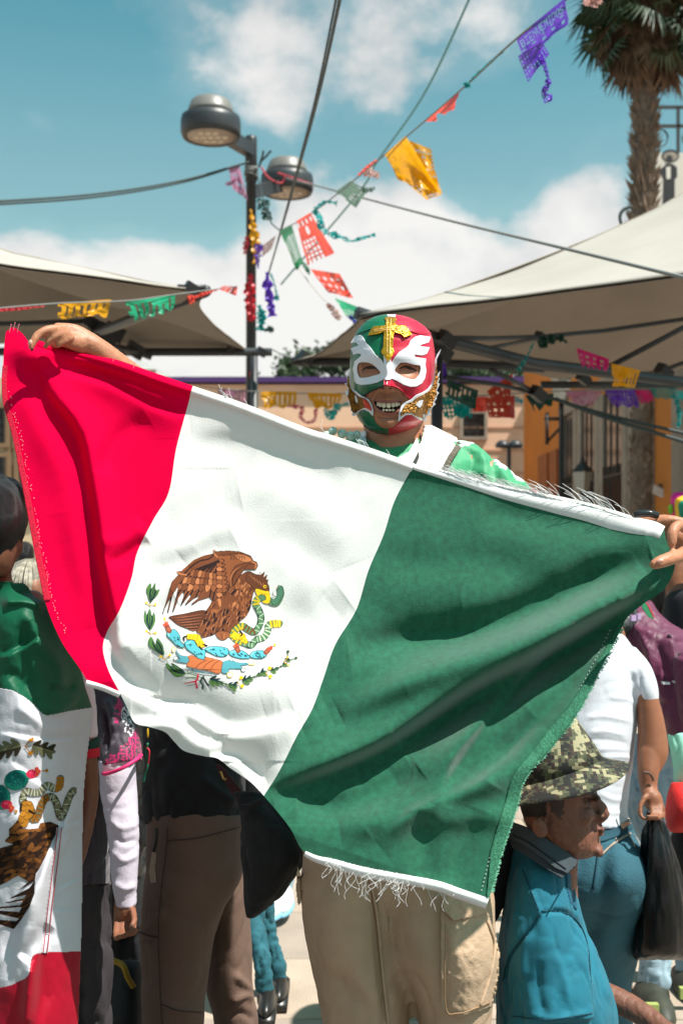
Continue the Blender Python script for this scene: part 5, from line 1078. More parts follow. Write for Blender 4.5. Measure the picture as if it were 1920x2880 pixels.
# mouth: cavity and teeth
M_teeth = mat('tooth_enamel', hx(230, 214, 178), .25, .08, 60, coat=.4); M_cav = mat('mouth_inside', (.045, .012, .010), .5); M_tongue = mat('tongue', hx(140, 64, 62), .5)
o = sheet('mouth_cavity', cp((560, 1030), (870, 1030), (870, 1180), (560, 1180)), 4, lambda a, b: headfront(a, b) + .018, M_cav, hd, 0)
for (x0, x1, y0, y1) in [(592, 614, 1052, 1092), (612, 644, 1050, 1102), (643, 692, 1050, 1110), (694, 744, 1052, 1112), (746, 786, 1050, 1104), (786, 818, 1050, 1098), (816, 840, 1054, 1088)] + [(650 + 33 * k, 681 + 33 * k, 1126 - abs(k - 1.5) * 2, 1146) for k in range(4)]:
    b = MB(); c = ((x0 + x1) / 2, (y0 + y1) / 2); zz = headfront(cx(c[0]), cy(c[1])) + .006 + .00003 * abs(c[0] - 715); p = PX(cx(c[0]), cy(c[1]), float(zz)); w = (x1 - x0) / 2 / CK * 2.02 / F; h = (y1 - y0) / 2 / CK * 2.02 / F
    bm = bmesh.new(); bmesh.ops.create_cube(bm, size=1)
    for v in bm.verts: v.co = Vector((v.co.x * 2 * w * (.86 if v.co.z < 0 else .98), v.co.y * .006, v.co.z * 2 * h)) + p
    bmesh.ops.bevel(bm, geom=list(bm.edges), offset=w * .35, segments=2, affect='EDGES'); me = bpy.data.meshes.new('tooth'); bm.to_mesh(me); bm.free(); link('tooth', me, M_teeth, hd)
# mask
def leather(n, c, rough=.38): return mat('leather_' + n, hx(*c), rough, .06, 12, bump=.06, bs=90, coat=.15)
M_mg = leather('green', (0, 96, 60)); M_mr = leather('red', (196, 12, 52)); M_mw = leather('white', (226, 224, 230), .45)
M_gold = mat('gold_foil', hx(214, 156, 40), .28, .2, 60, metal=.75, bump=.5, bs=90); M_gold2 = mat('gold_scale', hx(150, 100, 34), .3, .55, 160, metal=.6, bump=.9, bs=220, vdet=1); M_foilred = mat('foil_red', hx(196, 60, 34), .3, .3, 60, metal=.4, bump=.5, bs=120)
mask = thing('mask', None, None, man.location); mask.parent = man; mask.matrix_parent_inverse = Matrix.Translation(-man.location)
EYE_L = [(380, 690), (392, 645), (430, 626), (510, 632), (562, 658), (608, 700), (638, 748), (560, 776), (480, 796), (412, 794), (386, 750)]; EYE_R = [(780, 722), (800, 672), (840, 632), (900, 630), (980, 652), (1056, 666), (1052, 740), (1022, 792), (980, 816), (900, 800), (838, 768)]
MOUTH = [(442, 985), (540, 925), (640, 885), (680, 874), (740, 884), (820, 908), (890, 958), (942, 1015), (930, 1100), (900, 1190), (840, 1262), (785, 1306), (720, 1330), (650, 1322), (590, 1275), (552, 1200), (520, 1150), (495, 1080), (466, 1015)]
X, Y, Dd, S_ = headgrid(0); fx_ = (X[:-1] + X[1:]) / 2; fy_ = (Y[:-1] + Y[1:]) / 2; fs = (S_[:-1] > 0); k0 = np.ones(fx_.shape, bool)
for P_ in (EYE_L, EYE_R, MOUTH): k0 &= ~(inpoly(fx_, fy_, spl(P_, 6, True)) & fs)
mid = np.interp(fy_, [128, 300, 620, 800, 880, 1330, 1396], [735, 724, 706, 682, 674, 716, 718])
for nm, kk_, mm in (('green_half', fx_ < mid, M_mg), ('red_half', fx_ >= mid, M_mr)):
    o = obj(nm, PXN(cx(X.ravel()), cy(Y.ravel()), Dd.ravel()), q4[k0 & kk_], mm, mask); md = o.modifiers.new('t', 'SOLIDIFY'); md.thickness = .0025; md.offset = -1
def hs(off, clip=.985): return lambda a, b: headfront(a, b, clip) - off
WL = [(668, 650), (640, 600), (580, 555), (530, 480), (480, 430), (445, 365), (415, 342), (370, 348), (340, 395), (318, 430), (372, 420), (402, 452), (318, 484), (336, 520), (346, 552), (395, 536), (432, 548), (420, 570), (360, 622), (342, 700), (352, 760), (355, 825), (380, 856), (430, 868), (520, 860), (600, 842), (680, 800)]
WR = [(745, 645), (780, 582), (830, 522), (900, 480), (930, 450), (950, 400), (1000, 362), (1050, 348), (1160, 364), (1140, 420), (1060, 446), (1045, 462), (1150, 474), (1120, 540), (1075, 558), (985, 548), (1000, 576), (1112, 592), (1105, 660), (1115, 720), (1100, 800), (1070, 850), (1010, 884), (950, 888), (880, 868), (800, 822), (748, 800)]
for P_, E_ in ((WL, EYE_L), (WR, EYE_R)): sheet('eye_flame', cp(*P_), .55, hs(.0022), M_mw, mask, .0016, holes=[cp(*spl([(a + (np.mean([q[0] for q in E_]) - a) * .04, b + (np.mean([q[1] for q in E_]) - b) * .06) for a, b in E_], 6, True))])
sheet('nose_strip', cp((664, 555), (742, 600), (752, 640), (748, 800), (740, 812), (680, 815), (674, 800), (668, 640)), .7, hs(.0036), M_mw, mask, .0016)
CROSS = [(718, 146), (775, 150), (805, 170), (792, 190), (790, 240), (870, 242), (888, 238), (965, 336), (885, 366), (852, 332), (782, 312), (768, 345), (762, 480), (778, 520), (742, 592), (710, 624), (680, 582), (638, 516), (662, 470), (668, 340), (668, 305), (600, 332), (500, 344), (540, 272), (560, 252), (650, 246), (686, 240), (688, 190), (672, 165)]
cr = sheet('cross', cp(*CROSS), .6, hs(.0058), M_gold, mask, .0022)
for ln in ([(705, 175), (704, 300), (704, 540)], [(745, 175), (735, 300), (728, 560)], [(560, 290), (660, 275), (800, 270), (920, 320)], [(560, 305), (660, 292), (800, 292), (900, 340)]): seam('stitch', cp(*ln), hs(.0062), .0005, mat('gold_thread', hx(246, 214, 140), .4), cr)
sheet('cross_backing', cp((700, 128), (795, 128), (785, 156), (712, 156)), .8, hs(.003), M_mw, mask, .002)
CL = [(298, 715), (312, 745), (318, 850), (330, 900), (370, 935), (430, 985), (500, 1020), (535, 1070), (552, 1130), (550, 1196), (510, 1150), (460, 1126), (420, 1136), (385, 1176), (360, 1196), (330, 1186), (342, 1150), (316, 1138), (326, 1100), (288, 1052), (302, 1010), (268, 972), (262, 925), (292, 936), (286, 880), (256, 856), (288, 842), (275, 790), (292, 770)]
CLg = [(300, 764), (310, 860), (322, 905), (345, 940), (400, 990), (470, 1014), (508, 1052), (532, 1110), (536, 1142), (500, 1116), (455, 1108), (400, 1138), (365, 1166), (340, 1152), (330, 1135), (318, 1090), (304, 1030), (285, 985), (298, 960), (300, 900), (276, 862), (290, 840), (280, 800)]
CRp = [(1268, 490), (1250, 540), (1222, 600), (1222, 700), (1226, 760), (1260, 722), (1242, 790), (1252, 802), (1236, 850), (1256, 856), (1222, 930), (1246, 952), (1216, 1000), (1226, 1006), (1196, 1050), (1212, 1070), (1180, 1100), (1168, 1122), (1150, 1146), (1166, 1186), (1106, 1196), (1120, 1242), (1060, 1242), (1010, 1212), (960, 1182), (900, 1186), (850, 1226), (822, 1252), (825, 1180), (850, 1092), (890, 1052), (960, 1022), (1010, 976), (1080, 946), (1130, 916), (1165, 870), (1188, 800), (1198, 720), (1204, 600), (1226, 548)]
CRg = [(1220, 620), (1224, 700), (1230, 770), (1244, 792), (1226, 850), (1234, 870), (1214, 930), (1226, 960), (1204, 1005), (1182, 1060), (1180, 1090), (1130, 1130), (1124, 1178), (1078, 1176), (1084, 1226), (1010, 1196), (960, 1166), (900, 1162), (848, 1198), (845, 1182), (870, 1112), (910, 1066), (970, 1046), (1020, 1002), (1090, 968), (1150, 928), (1188, 862), (1206, 780), (1212, 700)]
for W_, G_, T_, Rd in ((CL, CLg, [(362, 985), (374, 978), (392, 1030), (386, 1062), (368, 1040)], [(440, 1010), (500, 1045), (534, 1112), (534, 1138), (470, 1108), (450, 1060)]), (CRp, CRg, [(1004, 1078), (1040, 1036), (1080, 1030), (1070, 1080), (1045, 1110)], None)):
    w = sheet('cheek_fin', cp(*W_), .55, hs(.0066, .95), M_mw, mask, .0022); sheet('fin_scales', cp(*G_), .55, hs(.0086, .95), M_gold2, w, .0014); sheet('fin_eye', cp(*T_), .55, hs(.0098, .95), M_mw, w, .0012)
    if Rd: sheet('fin_patch', cp(*Rd), .55, hs(.0096, .95), M_foilred, w, .0012)
for ln, m_ in (([(372, 345), (440, 312), (545, 275)], M_mg), ([(940, 300), (1040, 328), (1160, 325)], M_mr), ([(440, 975), (540, 915), (665, 868)], M_mg), ([(690, 868), (820, 900), (945, 1015)], M_mr), ([(452, 985), (545, 928), (668, 880)], M_black), ([(455, 1290), (560, 1358), (700, 1385)], M_black), ([(672, 815), (673, 880)], M_mr)):
    seam('seam', cp(*ln), hs(.0012), .0012, m_, mask)
# body: neck, arms and hands as one skin
arm_r = [(1300, 1300, 2.16, 120), (1420, 1390, 2.12, 112), (1540, 1470, 2.04, 100), (1680, 1500, 1.97, 92), (1820, 1505, 1.90, 76), (1900, 1510, 1.87, 74)]
arm_l = [(930, 1290, 2.16, 120), (780, 1330, 2.12, 112), (600, 1290, 2.05, 104), (440, 1130, 1.95, 96), (330, 1030, 1.88, 78), (268, 980, 1.855, 70), (235, 962, 1.85, 72)]
hand_l = [tpx([(250, 968, 1.85, 70, .7), (205, 946, 1.84, 72, .65), (165, 935, 1.83, 60, .6)]), finger([(176, 924, 1.795, 26), (138, 926, 1.775, 26), (108, 942, 1.765, 26), (93, 964, 1.76, 24), (88, 978, 1.757, 18)]),
          finger([(190, 936, 1.80, 24), (162, 942, 1.785, 23), (140, 957, 1.78, 22), (130, 974, 1.78, 17)]), finger([(203, 950, 1.805, 22), (182, 958, 1.795, 21), (164, 972, 1.79, 18)]),
          tpx([(235, 972, 1.84, 52, .7), (205, 962, 1.825, 46, .7), (175, 960, 1.82, 34, .8), (150, 972, 1.83, 26)])]
hand_r = [tpx([(1900, 1512, 1.87, 76, .6), (1925, 1515, 1.865, 82, .55), (1960, 1525, 1.86, 80, .55)]),
          finger([(1935, 1545, 1.83, 44), (1912, 1562, 1.785, 42), (1880, 1572, 1.755, 40), (1852, 1581, 1.742, 38), (1838, 1587, 1.738, 30)]),
          finger([(1945, 1495, 1.81, 34), (1908, 1478, 1.79, 33), (1890, 1496, 1.775, 31), (1888, 1528, 1.77, 28)]), finger([(1935, 1478, 1.86, 32), (1890, 1464, 1.86, 31), (1850, 1470, 1.865, 28), (1835, 1490, 1.87, 24)]),
          finger([(1925, 1472, 1.88, 30), (1870, 1460, 1.885, 29), (1825, 1464, 1.89, 26), (1805, 1480, 1.89, 22)]), finger([(1915, 1475, 1.90, 26), (1850, 1458, 1.905, 25), (1800, 1458, 1.91, 22), (1780, 1470, 1.91, 18)])]
neck = rowloft([(1120, 1020, 1190, 2.15, .07), (1200, 1022, 1192, 2.15, .068), (1250, 1018, 1196, 2.15, .07), (1300, 990, 1230, 2.16, .08), (1380, 900, 1320, 2.17, .09), (1700, 900, 1340, 2.17, .1), (2300, 910, 1330, 2.17, .1)])
body = blob('body', [neck, tpx(arm_r), tpx(arm_l)] + hand_l + hand_r, .0035, 2, M_skin, man, wrinkle(.0006, (60, 60, 60), 4))
M_nail = mat('nail', hx(206, 152, 130), .35, coat=.3)
for (x, y, d, rx, ry, rt) in [(1848, 1578, 1.735, 11, 7, -.3), (92, 968, 1.757, 6, 9, .2)]: V, Fc = ellp(x, y, d + .006, rx, ry, .003, rt); V[:, 1] -= .012; obj('fingernail', V, Fc, M_nail, body)
# jersey
M_jersey = mat('jersey', (1, 1, 1), .6, .05, 30, bump=.1, bs=300, sheen=.3, attr='Col')
TR = [(1225, 1000, 1225, 2.17, .06), (1250, 930, 1290, 2.17, .085), (1290, 890, 1350, 2.17, .11), (1400, 870, 1380, 2.17, .125), (1700, 872, 1370, 2.17, .13), (2100, 866, 1372, 2.16, .13), (2380, 858, 1380, 2.15, .13)]
def jcol(V):
    x, y = proj(V); c = np.ones((len(V), 3)) * s2l((34, 142, 92)); n = vn(np.stack([x / 16, y / 16, 0 * x], -1), 3)
    wt = inpoly(x, y, [(1265, 1215), (1320, 1220), (1345, 1245), (1300, 1255), (1270, 1240)]) & (((x + y) % 8) > 3); c[wt] = s2l((236, 240, 238))
    for P_ in ([(1388, 1272), (1412, 1266), (1438, 1290), (1424, 1318), (1398, 1305)], [(1432, 1308), (1462, 1326), (1480, 1350), (1450, 1346)], [(1345, 1238), (1380, 1250), (1400, 1268), (1370, 1258)]): c[inpoly(x, y, spl(P_, 5, True))] = s2l((240, 242, 240))
    wt = inpoly(x, y, [(1462, 1340), (1500, 1350), (1530, 1382), (1500, 1380)]) & ((x * 1.0 + y) % 7 > 3); c[wt] = s2l((236, 240, 238)); c[(x > 1484 + (1395 - y) * .35) & (y > 1350) & (x < 1560)] = s2l((206, 40, 80)); return c
sl = [(1290, 1305, 2.16, 150), (1390, 1378, 2.13, 146), (1470, 1430, 2.08, 128), (1545, 1472, 2.03, 112)]
sl2 = [(930, 1295, 2.16, 140), (800, 1335, 2.13, 130), (690, 1320, 2.08, 116)]
blob('jersey', [rowloft(TR), tpx(sl), tpx(sl2)], .006, 3, M_jersey, man, wrinkle(.004, (22, 22, 22), 8, [([(1310, 1250), (1330, 1290), (1320, 1340)], -.006, 8), ([(1345, 1262), (1362, 1300), (1358, 1350)], .006, 9), ([(1375, 1285), (1392, 1320), (1395, 1370)], -.006, 8), ([(1405, 1310), (1425, 1350), (1430, 1390)], .005, 9), ([(1440, 1330), (1460, 1360), (1465, 1400)], -.005, 8)]), jcol)
tf = front(TR)
M_vest = mat('vest', hx(232, 226, 214), .8, .04, 20, bump=.15, bs=300)
sheet('vest_strap', [(1196, 1196), (1212, 1196), (1285, 1232), (1276, 1262), (1262, 1300), (1240, 1420), (1120, 1420), (1150, 1300), (1185, 1240)], 3, lambda x, y: tf(x, y) - .012 - .012 * np.exp(-((x - 1210) / 50) ** 2), M_vest, man, .006)
sheet('strap_webbing', [(1288, 1240), (1300, 1250), (1268, 1300), (1240, 1400), (1222, 1400), (1240, 1320), (1262, 1280)], 2, lambda x, y: tf(x, y) - .020, mat('webbing', hx(104, 96, 84), .9, .5, 220, bump=.8, bs=300), man, .004)
sheet('shirt_collar', [(1172, 1232), (1150, 1270), (1115, 1290), (1125, 1310), (1160, 1300), (1180, 1260)], 2, lambda x, y: tf(x, y) - .028, mat('collar_white', hx(236, 236, 240), .8), man, .004)
sheet('dark_lapel', [(1182, 1235), (1160, 1290), (1135, 1330), (1155, 1335), (1186, 1270)], 2, lambda x, y: tf(x, y) - .02, mat('lapel', hx(60, 62, 60), .9), man, .004)
b = MB(); M_bead = mat('bead', hx(176, 206, 192), .5, .35, 120, vdet=1)
for (x, y, r) in [(936, 1212, 12), (962, 1220, 13), (985, 1226, 13), (1003, 1222, 11), (1012, 1240, 10), (918, 1222, 10)]: obj('bead', *ellp(x, y, 2.07, r, r, .009), M_bead, man)
sheet('shirt_collar', [(1012, 1215), (1026, 1212), (1030, 1250), (1040, 1290), (1005, 1275)], 2, lambda x, y: tf(x, y) - .02, mat('collar_white', hx(236, 236, 240), .8), man, .004)
b = MB(); b.tube(PXN(*np.array([(1780, 1450, 1.86), (1800, 1444, 1.86), (1825, 1444, 1.86), (1850, 1450, 1.86)]).T), .006, 8); b.build('bracelet', mat('bracelet', (.02, .02, .02), .15), man, True)
# cargo trousers
M_khaki = mat('khaki', hx(180, 153, 126), .85, .09, 14, bump=.2, bs=260, weave=900)
LL = [(2280, 856, 1140, 2.1, .125), (2400, 850, 1125, 2.1, .13), (2500, 842, 1108, 2.09, .13), (2600, 850, 1104, 2.08, .128), (2700, 868, 1122, 2.08, .122), (2800, 890, 1146, 2.08, .115), (2880, 905, 1153, 2.09, .11), (3100, 925, 1150, 2.1, .1), (3500, 950, 1130, 2.12, .09), (3640, 950, 1140, 2.12, .085)]
RL = [(2280, 1050, 1385, 2.1, .125), (2400, 1055, 1392, 2.1, .13), (2500, 1066, 1392, 2.09, .13), (2600, 1086, 1394, 2.07, .132), (2700, 1108, 1402, 2.06, .13), (2800, 1160, 1392, 2.06, .12), (2880, 1179, 1384, 2.06, .115), (3100, 1190, 1370, 2.08, .1), (3500, 1195, 1350, 2.1, .09), (3640, 1190, 1355, 2.1, .085)]
HP = [(2200, 862, 1378, 2.13, .125), (2300, 856, 1384, 2.12, .135), (2450, 850, 1388, 2.11, .135), (2540, 880, 1370, 2.11, .12), (2580, 960, 1280, 2.11, .09)]
tro = blob('trousers', [rowloft(LL), rowloft(RL), rowloft(HP)], .008, 4, M_khaki, man, wrinkle(.0045, (9, 9, 5), 3, [([(1042, 2460), (1060, 2580), (1078, 2760), (1092, 2880)], -.012, 12), ([(1060, 2500), (1092, 2660), (1140, 2770)], .006, 22), ([(910, 2480), (930, 2600), (950, 2760)], .007, 40), ([(1000, 2560), (960, 2700), (980, 2850)], -.006, 35), ([(1100, 2560), (1200, 2700), (1210, 2860)], .005, 36), ([(870, 2700), (960, 2790), (1060, 2830)], -.006, 22), ([(1090, 2640), (1060, 2520), (1010, 2430)], .006, 30), ([(900, 2560), (880, 2660), (900, 2740)], -.005, 20)]))
fl = frr = raysurf(tro, 1.97)
sheet('cargo_pocket', [(1240, 2530), (1240, 2835), (1262, 2852), (1284, 2866), (1345, 2846), (1384, 2830), (1402, 2740), (1404, 2680), (1390, 2620), (1374, 2572)], 3, lambda x, y: frr(x, y) - .012 - .016 * np.clip(1 - ((x - 1330) / 75) ** 2, 0, 1) * np.clip(1 - ((y - 2700) / 170) ** 2, 0, 1) + .004 * fbm(np.stack([x / 26, y / 34, 0 * x], -1), 6, 3), M_khaki, man, .006)
fl_ = sheet('pocket_flap', [(1237, 2506), (1372, 2548), (1372, 2566), (1340, 2578), (1274, 2588), (1248, 2560)], 3, lambda x, y: frr(x, y) - .026 + .004 * fbm(np.stack([x / 22, y / 22, 0 * x], -1), 16, 3), M_khaki, man, .006)
M_khs = mat('khaki_seam', hx(150, 120, 88), .9)
seam('pocket_seam', [(1252, 2600), (1252, 2826), (1286, 2850), (1340, 2834), (1378, 2818)], lambda x, y: frr(x, y) - .020, .0012, M_khs, man); seam('pocket_seam', [(1370, 2590), (1390, 2660), (1378, 2740), (1350, 2830)], lambda x, y: frr(x, y) - .022, .003, M_khaki, man)
seam('fly_seam', [(1040, 2462), (1060, 2580), (1076, 2740), (1092, 2880)], lambda x, y: fl(np.minimum(x, 1100), y) - .004, .003, M_khaki, man)
sheet('cargo_pocket', [(836, 2440), (848, 2470), (846, 2540), (838, 2548), (832, 2500)], 2, lambda x, y: fl(x, y) - .012, M_khaki, man, .008)
M_blackcloth = mat('black_cloth', (.012, .012, .013), .9, .3, 40, bump=.15, bs=220, sheen=.05)
for s, c in ((-1, 1040), (1, 1275)):
    b = MB(); y = 1510 + H * F / 2.11
    b.ell(PX(c, y - 60, 2.04), (.055, .14, .045)); b.build('shoe', M_blackcloth, man, True)
blob('jacket', [rowloft([(2225, 650, 738, 2.26, .03), (2262, 664, 760, 2.25, .04), (2300, 672, 792, 2.24, .055), (2350, 675, 835, 2.23, .06), (2420, 676, 856, 2.22, .065), (2475, 680, 826, 2.22, .06), (2530, 681, 786, 2.22, .05), (2585, 690, 714, 2.22, .02)]), rowloft([(2300, 1380, 1438, 2.26, .04), (2350, 1372, 1444, 2.25, .05), (2420, 1368, 1446, 2.24, .05), (2500, 1366, 1432, 2.24, .045), (2560, 1366, 1412, 2.24, .04), (2602, 1372, 1388, 2.24, .02)]), tubegeo(PXN(np.array([740., 1000., 1400.]), np.array([2290., 2320., 2330.]), np.array([2.25, 2.28, 2.25])), .03, 12)], .006, 3, M_blackcloth, man, wrinkle(.004, (16, 16, 10), 5))
seam('ribbed_hem', [(676, 2272), (700, 2268), (735, 2252)], lambda x, y: 2.19 + 0 * x, .006, M_blackcloth, man)
# ---------------------------------------------------------------- people around him
def feet(parent, xs, d, m=None, dz=0, L_=.13):
    for x in xs:
        p = PX(x, 1510, d); b = MB(); b.ell((p.x, d - .03, .045), (.048, L_, .05)); b.box((p.x, d - .03, .012), (.046, L_ * .9, .012)); b.build('shoe', m or M_blackcloth, parent, True)
# --- wearer of the flag cape, left edge, seen from behind
cape = thing('person', 'black haired person at the left edge wearing an upside down flag as a cape', 'person', (PX(40, 1510, 1.85).x, 1.85, 0))
M_skin2 = skinmat('dark', (120, 74, 54)); M_hair = mat('black_hair', (.006, .005, .005), .42, .4, 3, bump=.5, bs=20, stretch=(60, 60, 4), spec=.35)
blob('body', [rowloft([(1345, -70, 20, 1.80, .02), (1380, -110, 60, 1.80, .07), (1450, -122, 72, 1.80, .09), (1530, -112, 62, 1.79, .085), (1590, -90, 40, 1.78, .07), (1620, -70, 28, 1.78, .05)]), tpx([(-25, 1560, 1.82, 120), (-25, 1640, 1.83, 120), (-20, 1720, 1.84, 200)]), ellp(50, 1543, 1.80, 13, 30, .018, .25),
                rowloft([(1660, -160, 110, 1.87, .06), (1760, -200, 180, 1.88, .1), (2000, -210, 205, 1.88, .11), (2400, -190, 190, 1.88, .11), (2700, -190, 190, 1.88, .11), (3300, -160, 160, 1.88, .09), (3850, -150, 150, 1.88, .07)]), tpx([(190, 1800, 1.90, 90), (222, 2000, 1.92, 70), (248, 2150, 1.93, 56), (250, 2260, 1.93, 52), (222, 2400, 1.9, 46), (190, 2480, 1.86, 40)])], .006, 2, M_skin2, cape)
q = np.random.default_rng(2)
blob('hair', [rowloft([(1336, -50, 10, 1.80, .02), (1352, -90, 46, 1.80, .06), (1390, -120, 72, 1.80, .088), (1440, -132, 82, 1.79, .1), (1480, -130, 80, 1.785, .098), (1510, -122, 66, 1.78, .09), (1545, -112, 44, 1.775, .075), (1580, -104, 24, 1.77, .066), (1615, -96, 8, 1.78, .06), (1640, -90, -4, 1.79, .05)])], .004, 2, M_hair, cape, lambda V, N: V + N * (.0035 * vn(V * (70, 70, 9), 3))[:, None])
M_shirtp = mat('pale_pink_shirt', hx(226, 206, 214), .8, .05, 15, bump=.15, bs=200)
blob('shirt', [rowloft([(1690, -170, 130, 1.87, .09), (1760, -200, 190, 1.88, .115), (2000, -215, 212, 1.88, .125), (2300, -200, 200, 1.88, .125)]), tpx([(170, 1790, 1.90, 110), (215, 1900, 1.92, 96), (238, 2000, 1.925, 72), (248, 2078, 1.93, 62)], round_=False)], .006, 3, M_shirtp, cape, wrinkle(.004, (16, 16, 10), 6))
for nm, y0, y1, c in (('cuff_band', 2078, 2102, (20, 60, 50)), ('cuff_band', 2102, 2128, (196, 20, 44))): obj(nm, *tpx([(248, y0, 1.93, 66), (249, y1, 1.93, 64)], 4, 20, False), mat('cuff_%d' % c[0], hx(*c), .8), cape)
CAPE = [(-200, 1640), (40, 1640), (76, 1648), (96, 1675), (140, 1702), (176, 1745), (200, 1800), (222, 1860), (240, 1930), (258, 1985), (262, 2010), (250, 2090), (240, 2180), (234, 2280), (232, 2460), (230, 2600), (227, 2700), (224, 2800), (220, 2900), (214, 3100), (-200, 3100)]
CF = [([(150, 2300), (140, 2450), (118, 2620), (100, 2900)], 's', .014, 16), ([(205, 2215), (175, 2320), (120, 2440), (70, 2560), (30, 2760)], 's', -.012, 14), ([(60, 1700), (110, 1800), (170, 1880), (160, 1960)], 'r', .012, 22), ([(90, 1720), (60, 1830), (100, 1960)], 'r', -.010, 22), ([(0, 1690), (80, 1690), (130, 1710)], 'r', .02, 16), ([(0, 1850), (90, 1806), (120, 1790)], 's', .006, 8),
      ([(130, 1930), (180, 1940), (215, 1928)], 'r', -.008, 9), ([(20, 1880), (70, 1930), (110, 2000)], 'r', -.01, 20), ([(0, 2060), (120, 2080), (250, 2075)], 's', .004, 6), ([(30, 2140), (110, 2200), (170, 2240)], 's', .004, 8), ([(160, 2500), (228, 2470)], 's', .003, 5), ([(150, 2560), (226, 2562)], 's', .003, 4), ([(170, 2330), (230, 2310)], 's', .003, 5), ([(200, 2350), (170, 2420)], 's', .003, 6), ([(60, 2700), (110, 2640), (140, 2600)], 'r', -.012, 22), ([(90, 2700), (70, 2900)], 'r', .012, 16), ([(230, 1960), (170, 2010), (120, 2000)], 's', .006, 10), ([(20, 2250), (80, 2400), (60, 2600)], 'r', .008, 40), ([(40, 1980), (150, 2050), (240, 2040)], 'r', .007, 18)]
CF = [(spl(p, 4), k, A, w) for p, k, A, w in CF]
def capedepth(x, y):
    x = np.asarray(x, float); y = np.asarray(y, float); d = 1.705 + .17 * np.clip((x - 40) / 215, -1, 1.1) ** 2 * (1 - .25 * np.clip((y - 2000) / 800, 0, 1)) + .05 * np.exp(-((y - 1640) / 60) ** 2)
    for p, k, A, w in CF:
        q_, s, t = segdist(x, y, p); fade = np.clip(np.minimum(t, 1 - t) * 6, 0, 1); d = d - A * fade * (np.exp(-(q_ / w) ** 2) if k == 'r' else np.tanh(s * q_ / w * 1.5) * np.exp(-(q_ / (3 * w)) ** 2))
    n = np.stack([x / 55, y / 90, x * 0 + 9], -1); return d + .004 * fbm(n, 31, 3)
satin = lambda n, c, t: mat('satin_' + n, hx(*c), .5, .03, 30, bump=.08, bs=300, trans=t, sheen=.04, spec=.3)
gb = [(-210, 1930), (0, 1936), (60, 1955), (100, 1985), (130, 2011), (200, 1999), (259, 1990)]; rb = [(-210, 2800), (0, 2778), (50, 2762), (80, 2742), (92, 2692), (125, 2680), (230, 2676)]
gl = spl(gb, 6); rl = spl(rb, 6)
PXs, PYs = np.meshgrid(np.arange(-200, 270, 2.), np.arange(1636, 3104, 2.)); cxm = (PXs[:-1, :-1] + PXs[1:, 1:]) / 2; cym = (PYs[:-1, :-1] + PYs[1:, 1:]) / 2; kc = inpoly(cxm, cym, spl(CAPE, 4, True)); gy = np.interp(cxm, gl[:, 0], gl[:, 1]); ry = np.interp(cxm, rl[:, 0], rl[:, 1])
fc = thing('flag', 'flag worn as a cape at the left edge with green at the top', 'flag', PX(40, 2200, 1.72))
gridobj('green_stripe', PXs, PYs, kc & (cym < gy), capedepth, satin('green', (0, 84, 56), .12), fc, .0012); gridobj('white_stripe', PXs, PYs, kc & (cym >= gy) & (cym < ry), capedepth, satin('white', (214, 212, 218), .22), fc, .0012); gridobj('red_stripe', PXs, PYs, kc & (cym >= ry), capedepth, satin('red', (168, 0, 36), .18), fc, .0012)
hemq = np.array([(168, 2328), (160, 2400), (150, 2480), (140, 2560), (132, 2640), (127, 2680)]); 
sheet('hem', np.vstack([hemq + (-8, 0), (hemq + (8, 0))[::-1]]), 1.5, lambda x, y: capedepth(x, y) - .003, satin('white', (214, 212, 218), .22), fc, .001)
M_redst = mat('red_stitch', hx(170, 40, 56), .9)
for o_ in (-5, 6): seam('stitch_line', hemq + (o_, 0), lambda x, y: capedepth(x, y) - .0045, .0007, M_redst, fc)
